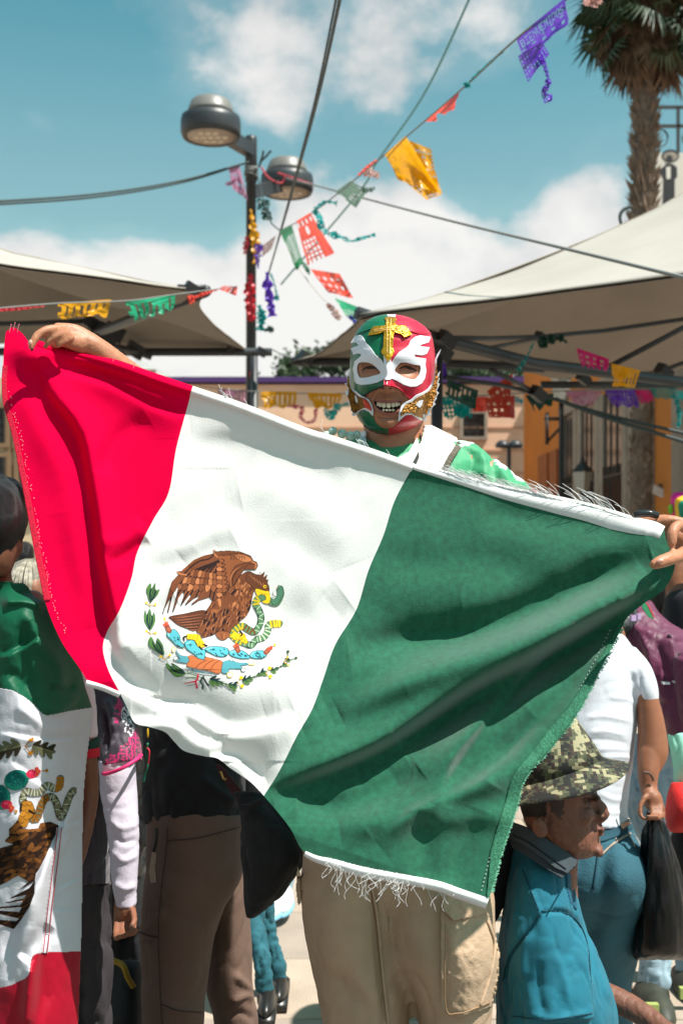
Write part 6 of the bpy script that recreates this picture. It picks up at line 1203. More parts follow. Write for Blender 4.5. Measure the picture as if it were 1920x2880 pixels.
def emblem2():
    p = Paint(-40, 150, 760, 2080, 4.0); OL, OD = (104, 104, 74), (56, 50, 36)
    def oak(a, b, w, n):
        a = np.array(a, float); b = np.array(b, float); dv = b - a; nn = np.array((-dv[1], dv[0])) / np.hypot(*dv)
        for sd, c in ((1, OL), (-1, OD)):
            pts = [a]
            for i in range(n): t = (i + .3) / n; pts += [a + dv * (t + .1) + nn * sd * w, a + dv * (t + .22) + nn * sd * w * .95, a + dv * (i + .8) / n + nn * sd * w * .35]
            p.fill(pts + [b], c, OD, 4)
        p.line([a, b], 12, (124, 122, 92))
    oak((200, 240), (-40, 300), 84, 3); oak((330, 240), (540, 300), 74, 3); p.line([(190, 240), (330, 240)], 12, (124, 122, 92))
    for (x, y) in ((310, 180), (305, 310)): p.line([(250, 240), (x, y)], 12, (150, 100, 30)); p.dot(x, y, 28, (170, 112, 30), 22); p.dot(x + 14, y - 14, 14, (150, 96, 26))
    for (c, rx, ry) in (((165, 575), 118, 96), ((10, 745), 92, 120)):
        th = np.linspace(0, 6.283, 24, endpoint=False); p.fill(np.stack([c[0] + rx * np.cos(th) + .25 * ry * np.sin(th), c[1] + ry * np.sin(th) - .25 * rx * np.cos(th)], -1), (16, 110, 92), (8, 60, 50), 6); p.fill(np.stack([c[0] - 8 + rx * .82 * np.cos(th), c[1] - 12 + ry * .8 * np.sin(th)], -1), (6, 84, 80))
        g_ = np.random.default_rng(int(rx))
        for _ in range(10): x, y = c[0] + g_.uniform(-.6, .6) * rx, c[1] + g_.uniform(-.6, .6) * ry; p.line([(x - 8, y + 4), (x + 8, y + 10)], 16, (30, 130, 110)); p.line([(x, y + 4), (x + 12, y + 14)], 8, (20, 30, 40))
    for (x, y, a, b_) in [(318, 515, (375, 490), (465, 482)), (70, 820, (115, 850), (162, 886))]: p.line([a, b_], 12, (150, 100, 30)); p.dot(b_[0], b_[1], 18, (170, 112, 30)); p.dot(x, y, 58, (170, 28, 60), 46); p.dot(x - 8, y - 14, 22, (200, 60, 90), 16); [p.dot(a[0] + u, a[1] + v, 22, (184, 60, 50)) for u, v in ((-10, -24), (10, 0), (-6, 28))]; p.dot(a[0], a[1], 9, (170, 112, 30))
    sn = spl([(600, 560), (590, 640), (540, 660), (470, 630), (400, 690), (330, 700), (260, 690), (230, 760), (250, 830), (290, 930), (360, 960), (400, 860), (440, 770), (510, 740), (560, 800), (600, 940), (640, 880), (690, 740), (730, 680)], 10); p.line(sn, 76, (40, 34, 26), False); p.line(sn, 62, (120, 118, 88), False)
    for i in range(0, len(sn) - 1, 4):
        a = sn[i]; d_ = sn[i + 1] - a; d_ = d_ / np.hypot(*d_); nn = np.array((-d_[1], d_[0])); t = i / len(sn)
        if t < .1: p.line([a - nn * 26, a + nn * 26], 30, (170, 112, 30))
        elif t < .34: p.line([a - nn * 30, a + nn * 30], 10, (206, 204, 188))
        elif .5 < t < .7: p.line([a - nn * 30, a + nn * 30], 26, (140, 88, 30)); p.line([a - nn * 30 + d_ * 16, a + nn * 30 + d_ * 16], 5, (60, 36, 16))
        else: s_ = 1 if (i // 4) % 2 else -1; p.line([a - nn * 28 * s_, a + d_ * 20 + nn * 28 * s_], 7, (206, 204, 188)); p.line([a + nn * 22 * s_, a + nn * 22 * s_ + d_ * 14], 14, (48, 44, 34))
    k = p.fill([(225, 790), (300, 785), (335, 830), (345, 900), (300, 960), (270, 1030), (230, 1040), (185, 1000), (190, 930), (215, 880)], (176, 116, 34), (70, 44, 14), 6)
    for (x, y) in [(250, 830), (300, 830), (320, 880), (240, 880), (280, 900), (230, 940), (270, 970), (220, 1000)]: p.line([(x - 24, y - 10), (x, y + 4), (x + 20, y - 14)], 6, (80, 50, 16), only=k)
    p.line([(212, 820), (205, 880)], 20, (24, 20, 20)); p.line([(290, 880), (335, 905)], 22, (24, 20, 20))
    DKB, MB_, LB = (44, 28, 20), (84, 50, 26), (120, 74, 34)
    kb = p.fill([(175, 970), (230, 1050), (290, 1060), (380, 1050), (400, 1000), (500, 985), (580, 1020), (582, 1060), (520, 1180), (470, 1300), (400, 1440), (360, 1500), (350, 1570), (270, 1620), (150, 1690), (280, 1580), (180, 1520), (60, 1590), (-40, 1640), (-40, 1260), (60, 1230), (130, 1210), (60, 1190), (50, 1170), (90, 1130), (90, 1060)], DKB, None, smooth=False)
    g_ = np.random.default_rng(8)
    for _ in range(120):
        x, y = g_.uniform(-40, 560), g_.uniform(980, 1560); a = math.radians(155 + g_.normal() * 16); l = g_.uniform(60, 130); e = np.array((math.cos(a), math.sin(a))); nn = np.array((-e[1], e[0])); o_ = np.array((x, y)); c = [DKB, MB_, MB_, LB][g_.integers(0, 4)] if y > 1180 else [MB_, LB, (136, 84, 36)][g_.integers(0, 3)]
        p.fill([o_ - nn * 16, o_ + e * l * .6 - nn * 18, o_ + e * l, o_ + e * l * .6 + nn * 18, o_ + nn * 16], c, None, only=kb); p.line([o_ + nn * 17, o_ + e * l * .6 + nn * 18, o_ + e * l], 5, DKB, only=kb, taper=True)
    kw = p.fill([(350, 1560), (345, 1700), (300, 1820), (210, 1960), (140, 2050), (-40, 1990), (-40, 1950), (160, 1970), (190, 1945), (-40, 1890), (-40, 1860), (190, 1880), (215, 1830), (-30, 1850), (-30, 1830), (200, 1810), (230, 1770), (60, 1795), (50, 1785), (240, 1740), (260, 1710), (110, 1750), (100, 1740), (290, 1640)], DKB, None, smooth=False)
    for i in range(6): p.line([(330 - i * 8, 1640 + i * 50), (220 - i * 30, 1740 + i * 48), (20, 1800 + i * 42)], 12, LB if i % 2 else MB_, only=kw, taper=True)
    k = inpoly(p.X, p.Y, np.array([(590, 1050), (520, 1220), (430, 1440), (350, 1600), (350, 2100), (900, 2100), (900, 1050)])) & (p.Y > 1040); p.m &= ~(k & ~kw); return p
lay(emblem2(), lambda X, Y: X / 3.512, lambda X, Y: 2030 + Y / 3.512, capedepth, 'coat_of_arms', fc)
# --- youngster in the dark jersey with magenta pattern
jk = thing('person', 'youngster in dark purple and magenta jersey with white long sleeves beside the flag cape', 'person', (PX(240, 1510, 2.25).x, 2.25, 0))
M_skin3 = skinmat('hand', (134, 88, 66))
handj = [tpx([(352, 2520, 2.15, 54, .7), (351, 2560, 2.15, 64, .5), (350, 2592, 2.15, 66, .45)])] + [finger([(x, 2592, 2.145, 17), (x - 3 + k, 2622, 2.12, 16), (x - 1 + k, 2640 - 6 * k, 2.095, 15), (x + 6 + k, 2634 - 6 * k, 2.085, 13)]) for k, x in enumerate((328, 346, 363, 377))] + [finger([(374, 2560, 2.135, 20), (378, 2588, 2.105, 18), (370, 2606, 2.09, 15)])]
blob('body', [rowloft([(1560, 150, 260, 2.25, .07), (1600, 140, 270, 2.25, .1), (1680, 140, 268, 2.25, .1), (1730, 160, 250, 2.25, .07)]), tpx([(205, 1700, 2.26, 90), (205, 1850, 2.26, 90)]), tpx([(300, 1960, 2.22, 90), (335, 2200, 2.2, 84), (350, 2400, 2.16, 66), (354, 2560, 2.15, 54)]), rowloft([(1850, 100, 300, 2.28, .08), (2000, 80, 300, 2.28, .1), (2480, 90, 300, 2.28, .1), (2600, 100, 300, 2.28, .1)])] + handj, .0036, 2, M_skin3, jk)
M_jp = mat('dark_jersey', (1, 1, 1), .55, .08, 40, bump=.12, bs=420, attr='Col', sheen=.25)
def jpc(V):
    x, y = proj(V); c = np.ones((len(V), 3)) * s2l((44, 36, 50)); X_ = (x - 250) * 7.842; Y_ = (y - 1900) * 7.842
    row = np.floor(X_ / 62); ph = (Y_ + np.where(row % 2 > 0, 1, -1) * (X_ % 62) * .5) % 26
    top = np.interp(X_, [250, 330, 450, 560, 640, 700, 780, 860, 900, 1000, 1060, 1150], [1960, 1960, 1760, 1740, 1740, 1560, 1520, 1500, 1340, 1240, 1160, 1300]); pat = (Y_ > top) & (X_ > 250) & (X_ < 1200) & (X_ % 62 > 12) & (ph < 15)
    pat |= inpoly(X_, Y_, [(600, 470), (650, 460), (760, 640), (720, 900), (640, 1090), (580, 1100), (560, 800), (550, 680), (610, 600)]) & (X_ % 62 > 10) & (ph < 15); pat |= inpoly(X_, Y_, [(540, 340), (600, 370), (610, 420), (560, 390)])
    pat &= y < 2200; fr = V[:, 1] < 2.24; c[pat & fr] = s2l((196, 22, 104))
    for P_, w in (([(790, 700), (740, 760), (730, 900), (760, 1020), (800, 960), (830, 930)], 20), ([(780, 720), (900, 870)], 18), ([(800, 760), (820, 900), (870, 860)], 14), ([(840, 990), (840, 1090), (940, 1050), (900, 960)], 20), ([(880, 1000), (960, 1080), (1010, 1190)], 18), ([(820, 1150), (800, 1200), (840, 1260), (910, 1180), (970, 1160), (980, 1230), (940, 1330), (900, 1260)], 18), ([(860, 760), (890, 860)], 12), ([(770, 800), (780, 960)], 10)):
        q_, _, _ = segdist(X_, Y_, spl(P_, 5)); c[(q_ < w / 2 + 2) & fr] = s2l((226, 226, 232))
    return c
blob('jersey', [rowloft([(1850, 110, 300, 2.28, .09), (1920, 90, 310, 2.28, .11), (2050, 90, 312, 2.28, .12), (2300, 96, 312, 2.28, .12), (2490, 96, 312, 2.28, .12)]), tpx([(285, 1930, 2.22, 110), (310, 2000, 2.2, 118), (332, 2090, 2.18, 122), (342, 2150, 2.17, 122)], round_=False)], .0032, 3, M_jp, jk, wrinkle(.004, (14, 14, 9), 2, [([(300, 1960), (318, 2020), (316, 2060)], .012, 12), ([(290, 1990), (300, 2060), (296, 2120)], -.012, 9), ([(316, 2080), (300, 2130), (290, 2160)], .006, 8)]), jpc)
obj('sleeve_trim', *tubegeo(PXN(*spl([(286, 2174, 2.165), (302, 2176, 2.12), (345, 2160, 2.10), (384, 2136, 2.12), (398, 2124, 2.165)], 8).T), .0034, 10), mat('pink_trim', hx(230, 40, 110), .6), jk)
M_rib = mat('ribbed_white', hx(200, 192, 206), .8, .04, 20, bump=.1, bs=200)
blob('sleeve', [tpx([(330, 2130, 2.17, 106), (334, 2220, 2.17, 106), (344, 2300, 2.16, 96), (350, 2380, 2.155, 86), (350, 2460, 2.15, 76), (355, 2548, 2.15, 62)], round_=False)], .004, 2, M_rib, jk, wrinkle(.0016, (10, 10, 16), 7, [([(310, 2300), (340, 2330), (390, 2320)], .004, 9), ([(310, 2390), (350, 2420), (388, 2400)], .004, 9), ([(320, 2480), (350, 2500), (385, 2490)], .004, 8), ([(315, 2340), (345, 2370), (390, 2360)], -.004, 7)]))
M_pants4 = mat('dark_pants', hx(52, 46, 50), .85, .2, 9, bump=.15, bs=200)
blob('trousers', [rowloft([(2470, 96, 314, 2.28, .12), (2600, 96, 316, 2.28, .12), (2700, 100, 316, 2.28, .11), (2760, 110, 310, 2.28, .09)]), rowloft([(2660, 210, 318, 2.27, .1), (2800, 214, 316, 2.27, .095), (3000, 220, 312, 2.28, .08), (3450, 226, 306, 2.28, .06)]), rowloft([(2660, 100, 208, 2.29, .1), (2900, 104, 206, 2.29, .09), (3450, 112, 196, 2.29, .06)])], .008, 3, M_pants4, jk, wrinkle(.008, (10, 10, 8), 12)); feet(jk, (160, 268), 2.27)
blob('hair', [rowloft([(1540, 170, 240, 2.25, .05), (1570, 138, 272, 2.25, .1), (1640, 130, 280, 2.26, .11), (1690, 140, 268, 2.27, .1)])], .007, 2, M_hair, jk)
# --- man in black T-shirt and brown trousers
bt = thing('person', 'person in black T-shirt and brown trousers standing behind the hanging flag', 'person', (PX(540, 1510, 2.5).x, 2.5, 0))
blob('body', [rowloft([(1150, 540, 620, 2.5, .05), (1180, 520, 640, 2.5, .1), (1260, 512, 648, 2.5, .11), (1340, 530, 630, 2.5, .1), (1380, 560, 600, 2.5, .06)]), tpx([(580, 1350, 2.52, 90), (580, 1460, 2.52, 100)]), rowloft([(1440, 470, 680, 2.52, .06), (1520, 420, 720, 2.52, .09), (1900, 420, 700, 2.52, .1), (2350, 430, 680, 2.5, .1)]), tpx([(720, 1540, 2.55, 80), (760, 1800, 2.6, 70), (740, 2050, 2.55, 60)])], .008, 2, M_skin2, bt)
blob('hair', [rowloft([(1140, 545, 615, 2.5, .05), (1165, 512, 648, 2.5, .1), (1240, 504, 656, 2.5, .12), (1290, 512, 648, 2.52, .11)])], .008, 2, M_hair, bt)
M_blackt = mat('black_tshirt', (.010, .010, .013), .9, .25, 12, bump=.12, bs=240, sheen=.03)
blob('shirt', [rowloft([(1450, 460, 690, 2.52, .08), (1540, 410, 730, 2.52, .11), (1800, 408, 720, 2.51, .12), (2000, 404, 700, 2.5, .125), (2150, 402, 694, 2.49, .13), (2240, 400, 692, 2.48, .132), (2318, 404, 690, 2.48, .132)]), tpx([(715, 1530, 2.55, 110), (750, 1720, 2.58, 110)]), tpx([(430, 1530, 2.5, 110), (440, 1760, 2.46, 110)])], .006, 3, M_blackt, bt, wrinkle(.006, (9, 9, 7), 4, [([(560, 2180), (620, 2230), (670, 2262)], .010, 12), ([(470, 2150), (480, 2260), (500, 2320)], .005, 20)]))
for pts, c, r in (([(416, 2090), (411, 2120), (416, 2150), (408, 2180), (404, 2200)], (30, 120, 90), .0022), ([(410, 2100), (420, 2112), (418, 2140), (412, 2165)], (190, 40, 60), .0018)): obj('print', *tubegeo(PXN(*spl([(x, y, 2.385 + abs(x - 450) * .0006) for x, y in pts], 6).T), r, 6), mat('print_%d' % c[0], hx(*c), .7), bt)
obj('print', *ellp(416, 2062, 2.40, 3, 14, .004), mat('print_y', hx(200, 160, 20), .7), bt)
M_brown = mat('brown_twill', hx(108, 84, 72), .85, .1, 10, bump=.15, bs=260)
BL_ = [(2290, 410, 690, 2.47, .125), (2400, 409, 688, 2.46, .13), (2470, 405, 680, 2.45, .13), (2540, 399, 634, 2.44, .12), (2610, 392, 612, 2.44, .115), (2655, 393, 602, 2.44, .112), (2750, 397, 588, 2.44, .105), (2810, 398, 578, 2.44, .1), (2880, 402, 576, 2.44, .098), (3050, 410, 560, 2.46, .09), (3330, 420, 545, 2.47, .08)]
BR_ = [(2380, 520, 698, 2.62, .12), (2480, 555, 702, 2.62, .12), (2600, 580, 704, 2.62, .11), (2680, 582, 710, 2.62, .105), (2786, 578, 712, 2.62, .1), (2870, 600, 727, 2.63, .095), (3000, 606, 716, 2.63, .085), (3210, 612, 705, 2.64, .075)]
btr_o = blob('trousers', [rowloft(BL_), rowloft(BR_)], .006, 3, M_brown, bt, wrinkle(.003, (9, 9, 6), 5, [([(680, 2470), (640, 2540), (520, 2640), (420, 2700)], .006, 30), ([(392, 2640), (430, 2650)], .006, 8), ([(470, 2560), (430, 2600), (400, 2624)], .005, 10), ([(420, 2760), (460, 2830), (560, 2850)], .005, 10), ([(660, 2740), (690, 2770), (710, 2790)], .008, 10), ([(650, 2820), (690, 2800), (715, 2815)], .008, 9), ([(640, 2860), (680, 2850), (720, 2870)], -.006, 9)]))
fb = raysurf(btr_o, 2.34); M_bseam = mat('brown_seam', hx(70, 52, 44), .9)
for l_ in ([(472, 2330), (464, 2420), (452, 2520), (446, 2630), (450, 2760), (456, 2880)], [(392, 2622), (420, 2632), (446, 2636)], [(456, 2826), (500, 2842), (572, 2848)], [(470, 2364), (560, 2356), (676, 2326)]): seam('trouser_seam', l_, fb, .0014, M_bseam, bt)
seam('zip', [(441, 2330), (440, 2360), (432, 2395)], fb, .004, M_black, bt); sheet('zip_pull', [(428, 2394), (438, 2398), (434, 2440), (436, 2482), (424, 2484), (419, 2452)], 1.5, lambda x, y: fb(x, y) - .006, mat('zip_tape', hx(168, 146, 128), .8), bt, .003)
sheet('belt_bag_strap', [(604, 2148), (625, 2156), (700, 2250), (700, 2290), (676, 2268), (650, 2230)], 2, lambda x, y: 2.34 + 0 * x, mat('maroon_strap', hx(72, 34, 40), .8), bt, .006); obj('buckle', *tubegeo(PXN(*np.array([(620, 2170, 2.33), (628, 2190, 2.33), (636, 2193, 2.33)]).T), .0025, 6), mat('brass', hx(220, 160, 90), .3, metal=.8), bt); feet(bt, (480,), 2.44); feet(bt, (655,), 2.62)
# --- walkers behind, seen between the trousers
M_teal = mat('teal_denim', hx(34, 92, 104), .85, .22, 12, bump=.2, bs=200)
wk = thing('person', 'person in teal jeans and black boots walking away beyond the brown trousers', 'person', (PX(760, 1510, 3.4).x, 3.4, 0))
blob('body', [rowloft([(1500, 690, 740, 3.4, .06), (1540, 675, 760, 3.4, .1), (1610, 680, 755, 3.4, .1), (1650, 700, 735, 3.4, .06)]), tpx([(718, 1640, 3.4, 60), (720, 1720, 3.4, 70)]), rowloft([(1710, 650, 790, 3.4, .08), (1780, 640, 800, 3.4, .1), (2100, 650, 790, 3.4, .1), (2300, 650, 790, 3.4, .1)])], .012, 2, M_skin2, wk)
blob('shirt', [rowloft([(1705, 650, 790, 3.4, .09), (1780, 635, 805, 3.4, .12), (2100, 645, 795, 3.4, .12), (2280, 645, 795, 3.4, .12)])], .014, 2, M_blackt, wk)
blob('jeans', [rowloft([(2250, 640, 790, 3.4, .11), (2380, 650, 790, 3.4, .12), (2450, 660, 780, 3.4, .1)]), tpx([(750, 2400, 3.42, 84), (735, 2540, 3.46, 76), (752, 2630, 3.46, 64), (775, 2705, 3.46, 58), (786, 2755, 3.46, 54)], round_=False), tpx([(690, 2400, 3.36, 84), (706, 2560, 3.34, 76), (724, 2660, 3.3, 66), (738, 2710, 3.28, 60), (745, 2790, 3.28, 58)], round_=False)], .007, 2, M_teal, wk, wrinkle(.009, (16, 16, 20), 5))
for (x, y, d) in [(787, 2778, 3.44), (752, 2818, 3.26)]:
    b = MB(); b.ell(PX(x, y, d), (.026, .10, .035)); b.tube(PXN(np.array([x - 2., x]), np.array([y - 24., y]), np.array([d + .03, d + .03])), .030, 14); b.box(PX(x, y + 20, d) , (.026, .1, .012)); b.build('boot', mat('black_boot', (.014, .013, .012), .35), wk, True)
wk2 = thing('person', 'person in pale blue sneakers and light jeans far behind the black jacket', 'person', (PX(800, 1510, 4.3).x, 4.3, 0))
blob('body', [rowloft([(1560, 750, 800, 4.3, .08), (1620, 745, 805, 4.3, .1), (1660, 765, 785, 4.3, .05)]), rowloft([(1650, 760, 790, 4.3, .06), (1720, 710, 840, 4.3, .1), (2100, 720, 830, 4.3, .1)])], .015, 2, M_skin2, wk2)
blob('shirt', [rowloft([(1690, 715, 835, 4.3, .1), (1760, 705, 845, 4.3, .12), (2060, 715, 835, 4.3, .12)])], .015, 2, mat('navy', hx(40, 46, 66), .9), wk2)
M_ldenim = mat('light_denim', hx(150, 172, 184), .85, .14, 12, bump=.2, bs=200)
blob('jeans', [rowloft([(2030, 715, 835, 4.3, .12), (2150, 715, 835, 4.3, .12), (2220, 725, 825, 4.3, .1)]), tpx([(802, 2160, 4.3, 62), (812, 2400, 4.3, 50), (800, 2510, 4.3, 44)]), tpx([(750, 2160, 4.28, 62), (756, 2400, 4.26, 50), (762, 2520, 4.22, 44)])], .012, 2, M_ldenim, wk2)
for (x, y, d) in [(792, 2530, 4.2), (765, 2540, 4.14)]:
    b = MB(); b.ell(PX(x, y, d), (.045, .13, .045)); b.build('sneaker', mat('white_shoe', hx(214, 216, 218), .6), wk2, True); b = MB(); b.ell(PX(x, y + 16, d), (.048, .135, .022)); b.build('sole', mat('blue_sole', hx(120, 178, 206), .6), wk2, True)
# --- seated man in the camouflage hat
sm = thing('person', 'seated man in profile wearing a camouflage bucket hat and blue polo shirt', 'person', (PX(1550, 1510, 2.2).x, 2.2, 0))
M_skin4 = mat('skin_seated', (1, 1, 1), .6, .16, 26, bump=.15, bs=200, sss=.06, attr='Col', spec=.45)
SH = [(2130, 1510, 1610, 2.16, .04), (2160, 1480, 1640, 2.16, .062), (2190, 1466, 1662, 2.16, .076), (2215, 1458, 1674, 2.16, .084), (2240, 1458, 1680, 2.16, .088), (2256, 1460, 1676, 2.16, .086), (2275, 1463, 1675, 2.16, .084), (2300, 1470, 1678, 2.16, .082), (2325, 1480, 1684, 2.16, .079), (2350, 1494, 1686, 2.16, .076), (2375, 1512, 1686, 2.16, .072), (2393, 1535, 1683, 2.16, .066), (2406, 1565, 1672, 2.16, .055), (2416, 1590, 1650, 2.16, .035)]
parts = [rowloft(SH), finger([(1662, 2240, 2.15, 34), (1674, 2262, 2.15, 46), (1684, 2280, 2.15, 54), (1686, 2290, 2.15, 50)]), ellp(1699, 2288, 2.15, 15, 14, .013), ellp(1686, 2294, 2.122, 16, 11, .011), ellp(1692, 2298, 2.16, 15, 10, .02), ellp(1686, 2327, 2.15, 12, 6, .026), ellp(1685, 2342, 2.15, 12, 6, .024), ellp(1676, 2388, 2.15, 17, 20, .032), ellp(1664, 2238, 2.14, 20, 9, .05), ellp(1630, 2292, 2.118, 42, 36, .030),
         ellp(1518, 2328, 2.075, 22, 29, .012, -.25), ellp(1512, 2312, 2.070, 16, 16, .010), tpx([(1548, 2370, 2.17, 150, 1), (1540, 2440, 2.19, 165, 1), (1530, 2520, 2.22, 190, 1)]), rowloft([(2480, 1460, 1600, 2.22, .1), (2600, 1430, 1620, 2.22, .13), (2900, 1420, 1690, 2.22, .13), (3150, 1420, 1700, 2.22, .13)]),
         tpx([(1535, 2680, 2.17, 90), (1560, 2800, 2.13, 100), (1580, 2950, 2.07, 104), (1680, 3060, 1.98, 86), (1800, 3080, 1.95, 70), (1850, 3080, 1.95, 72)]), tpx([(1590, 2690, 2.3, 90), (1640, 2780, 2.3, 88), (1730, 2812, 2.28, 74), (1812, 2856, 2.24, 66), (1870, 2900, 2.2, 60), (1910, 2925, 2.18, 70)])]
def smc(V):
    x, y = proj(V); c = np.ones((len(V), 3)) * s2l((112, 70, 53)); f = V[:, 1] < 2.2
    def pt(k, cc, a=1.): c[k & f] = c[k & f] * (1 - a) + s2l(cc) * a
    n = vn(np.stack([x / 9, y / 9, 0 * x], -1), 2); pt((n > .72) & (y > 2250) & (y < 2400), (96, 56, 44), .45)
    jx = x + 5 * vn(np.stack([x / 3, y / 9, 0 * x], -1), 8); pt(inpoly(jx, y, spl([(1540, 2225), (1588, 2225), (1584, 2270), (1576, 2302), (1562, 2296), (1548, 2275)], 5, True)), (34, 26, 22), .85); pt((jx > 1538) & (jx < 1552) & (y > 2290) & (y < 2345), (60, 40, 32), .5); pt((x < 1535) & (y < 2298), (22, 18, 18))
    pt(inpoly(x, y, spl([(1682, 2318), (1702, 2320), (1701, 2332), (1678, 2336)], 5, True)), (104, 62, 52), .7); pt(inpoly(x, y, spl([(1680, 2336), (1701, 2336), (1698, 2350), (1682, 2348)], 5, True)), (112, 66, 56), .7)
    for P_, w, cc, a in (([(1668, 2339), (1680, 2335), (1702, 2334)], 2.6, (50, 26, 22), .9), ([(1640, 2249), (1650, 2245), (1662, 2250)], 3, (34, 20, 16), .9), ([(1640, 2257), (1650, 2261), (1662, 2258)], 2.2, (60, 34, 28), .8), ([(1636, 2268), (1650, 2274), (1664, 2272)], 2, (90, 54, 42), .7), ([(1672, 2300), (1666, 2318), (1664, 2340)], 3, (92, 56, 44), .6), ([(1690, 2303), (1700, 2302)], 4, (40, 20, 18), .8), ([(1638, 2236), (1655, 2230), (1676, 2236)], 5, (40, 28, 24), .6), ([(1550, 2310), (1546, 2340), (1560, 2360)], 4, (86, 52, 42), .6)): q_, _, _ = segdist(x, y, spl(P_, 5)); pt(q_ < w, cc, a)
    pt(inpoly(x, y, spl([(1672, 2312), (1690, 2306), (1698, 2314), (1684, 2320)], 4, True)), (96, 62, 50), .5); return c
bd = blob('body', parts, .0032, 4, M_skin4, sm, wrinkle(.0012, (60, 60, 60), 3, [([(1668, 2300), (1664, 2320), (1668, 2344)], -.003, 5), ([(1640, 2252), (1650, 2250), (1664, 2253)], -.004, 6)]), smc)
obj('eye', *ellp(1653, 2255, 2.094, 6, 3.2, .005), mat('eye_white', hx(120, 104, 92), .35), bd); obj('iris', *ellp(1656, 2255, 2.0905, 2.8, 3.0, .003), mat('iris', (.012, .008, .006), .1), bd)
cm = bpy.data.materials.new('digital_camouflage'); cm.use_nodes = True; nt = cm.node_tree; N = nt.nodes; L = nt.links; bs = N['Principled BSDF']; bs.inputs['Roughness'].default_value = .85
tc = N.new('ShaderNodeTexCoord'); sn_ = N.new('ShaderNodeVectorMath'); sn_.operation = 'SNAP'; sn_.inputs[1].default_value = (.0062,) * 3; L.new(tc.outputs['Object'], sn_.inputs[0])
nz = N.new('ShaderNodeTexNoise'); nz.inputs['Scale'].default_value = 26; nz.inputs['Detail'].default_value = 3; nz.inputs['Roughness'].default_value = .75; L.new(sn_.outputs[0], nz.inputs['Vector']); rp = N.new('ShaderNodeValToRGB'); L.new(nz.outputs[0], rp.inputs[0]); cr_ = rp.color_ramp; cr_.interpolation = 'CONSTANT'
cr_.elements[0].position = 0; cr_.elements[0].color = (.012, .013, .012, 1); cr_.elements[1].position = .46; cr_.elements[1].color = (.055, .062, .032, 1)
for p_, c_ in ((.49, (.036, .022, .016, 1)), (.52, (.085, .092, .048, 1)), (.56, (.30, .27, .16, 1))): e_ = cr_.elements.new(p_); e_.color = c_
L.new(rp.outputs[0], bs.inputs['Base Color'])
hat = thing('bucket_hat', None, None, (0, 0, 0)); hat.parent = sm; hat.matrix_parent_inverse = Matrix.Translation(-sm.location)
rot = Matrix.Rotation(R(18), 4, 'Y').inverted() @ Matrix.Rotation(R(-6), 4, 'X'); hc = PX(1562, 2172, 2.16)
def hatlathe(name, prof, n=96, wob=0):
    V = []; Fc = []
    for j, (r, z) in enumerate(prof):
        for k in range(n): a = 2 * math.pi * k / n; w = wob * (j / len(prof)) ** 2; V.append(rot.to_3x3() @ Vector((r * 1.06 * math.cos(a), r * .93 * math.sin(a), z + w * (math.sin(2 * a + .6) + .5 * math.sin(3 * a + 2)))) + hc)
    for j in range(len(prof) - 1):
        for k in range(n): Fc.append((j * n + k, j * n + (k + 1) % n, (j + 1) * n + (k + 1) % n, (j + 1) * n + k))
    o = obj(name, [tuple(v) for v in V], Fc, cm, hat); md = o.modifiers.new('t', 'SOLIDIFY'); md.thickness = .003; return o
hatlathe('crown', [(.002, .098), (.03, .098), (.054, .095), (.061, .089), (.068, .065), (.078, .03), (.085, .0)]); br = hatlathe('brim', [(.084, .001), (.095, -.009), (.108, -.017), (.118, -.024), (.127, -.031)], wob=.007)
for rr, zz in ((.097, -.0100), (.107, -.0162), (.115, -.0215), (.122, -.0268)):
    V = [rot.to_3x3() @ Vector((rr * 1.06 * math.cos(a), rr * .93 * math.sin(a), zz + .0015 + .007 * ((rr - .084) / .049) ** 2 * .8 * (math.sin(2 * a + .6) + .5 * math.sin(3 * a + 2)))) + hc for a in np.linspace(0, 6.283, 90)]; obj('brim_stitching', *tubegeo(np.array([tuple(v) for v in V]), .0006, 4), mat('olive_thread', (.05, .05, .03), .9), hat)
M_polo = mat('blue_polo', hx(8, 100, 120), .85, .12, 22, bump=.06, bs=300, sheen=.04)
PT = [(2372, 1442, 1530, 2.22, .062), (2395, 1438, 1572, 2.22, .082), (2420, 1434, 1600, 2.22, .098), (2450, 1430, 1618, 2.21, .112), (2500, 1420, 1620, 2.21, .128), (2560, 1410, 1634, 2.21, .14), (2640, 1400, 1662, 2.21, .15), (2720, 1396, 1692, 2.21, .155), (2790, 1394, 1722, 2.21, .158), (2850, 1394, 1738, 2.21, .16), (2950, 1394, 1742, 2.21, .16), (3150, 1400, 1740, 2.22, .155)]
AS = [(1530, 2560, 2.17, 150, .8), (1540, 2620, 2.14, 196, .7), (1548, 2700, 2.11, 216, .66), (1560, 2790, 2.09, 214, .66), (1572, 2876, 2.07, 200, .66)]
polo_o = blob('polo_shirt', [rowloft(PT), tpx(AS, round_=False)], .0045, 3, M_polo, sm, wrinkle(.0035, (18, 18, 9), 9, [([(1470, 2480), (1500, 2530), (1520, 2580)], .005, 9), ([(1520, 2570), (1580, 2562), (1625, 2586), (1655, 2650), (1664, 2760)], -.010, 5), ([(1520, 2572), (1470, 2640), (1430, 2690), (1412, 2760)], -.008, 5), ([(1490, 2620), (1470, 2680), (1476, 2760)], .007, 12), ([(1560, 2680), (1590, 2760), (1600, 2840)], .005, 12), ([(1520, 2700), (1512, 2780), (1530, 2860)], -.005, 12), ([(1650, 2640), (1690, 2740), (1720, 2830)], .005, 14), ([(1480, 2850), (1560, 2866), (1660, 2846)], .004, 7), ([(1440, 2560), (1460, 2600), (1450, 2660)], .005, 12)]))
pf = raysurf(polo_o, 2.05); M_pst = mat('polo_seam', hx(6, 62, 78), .9)
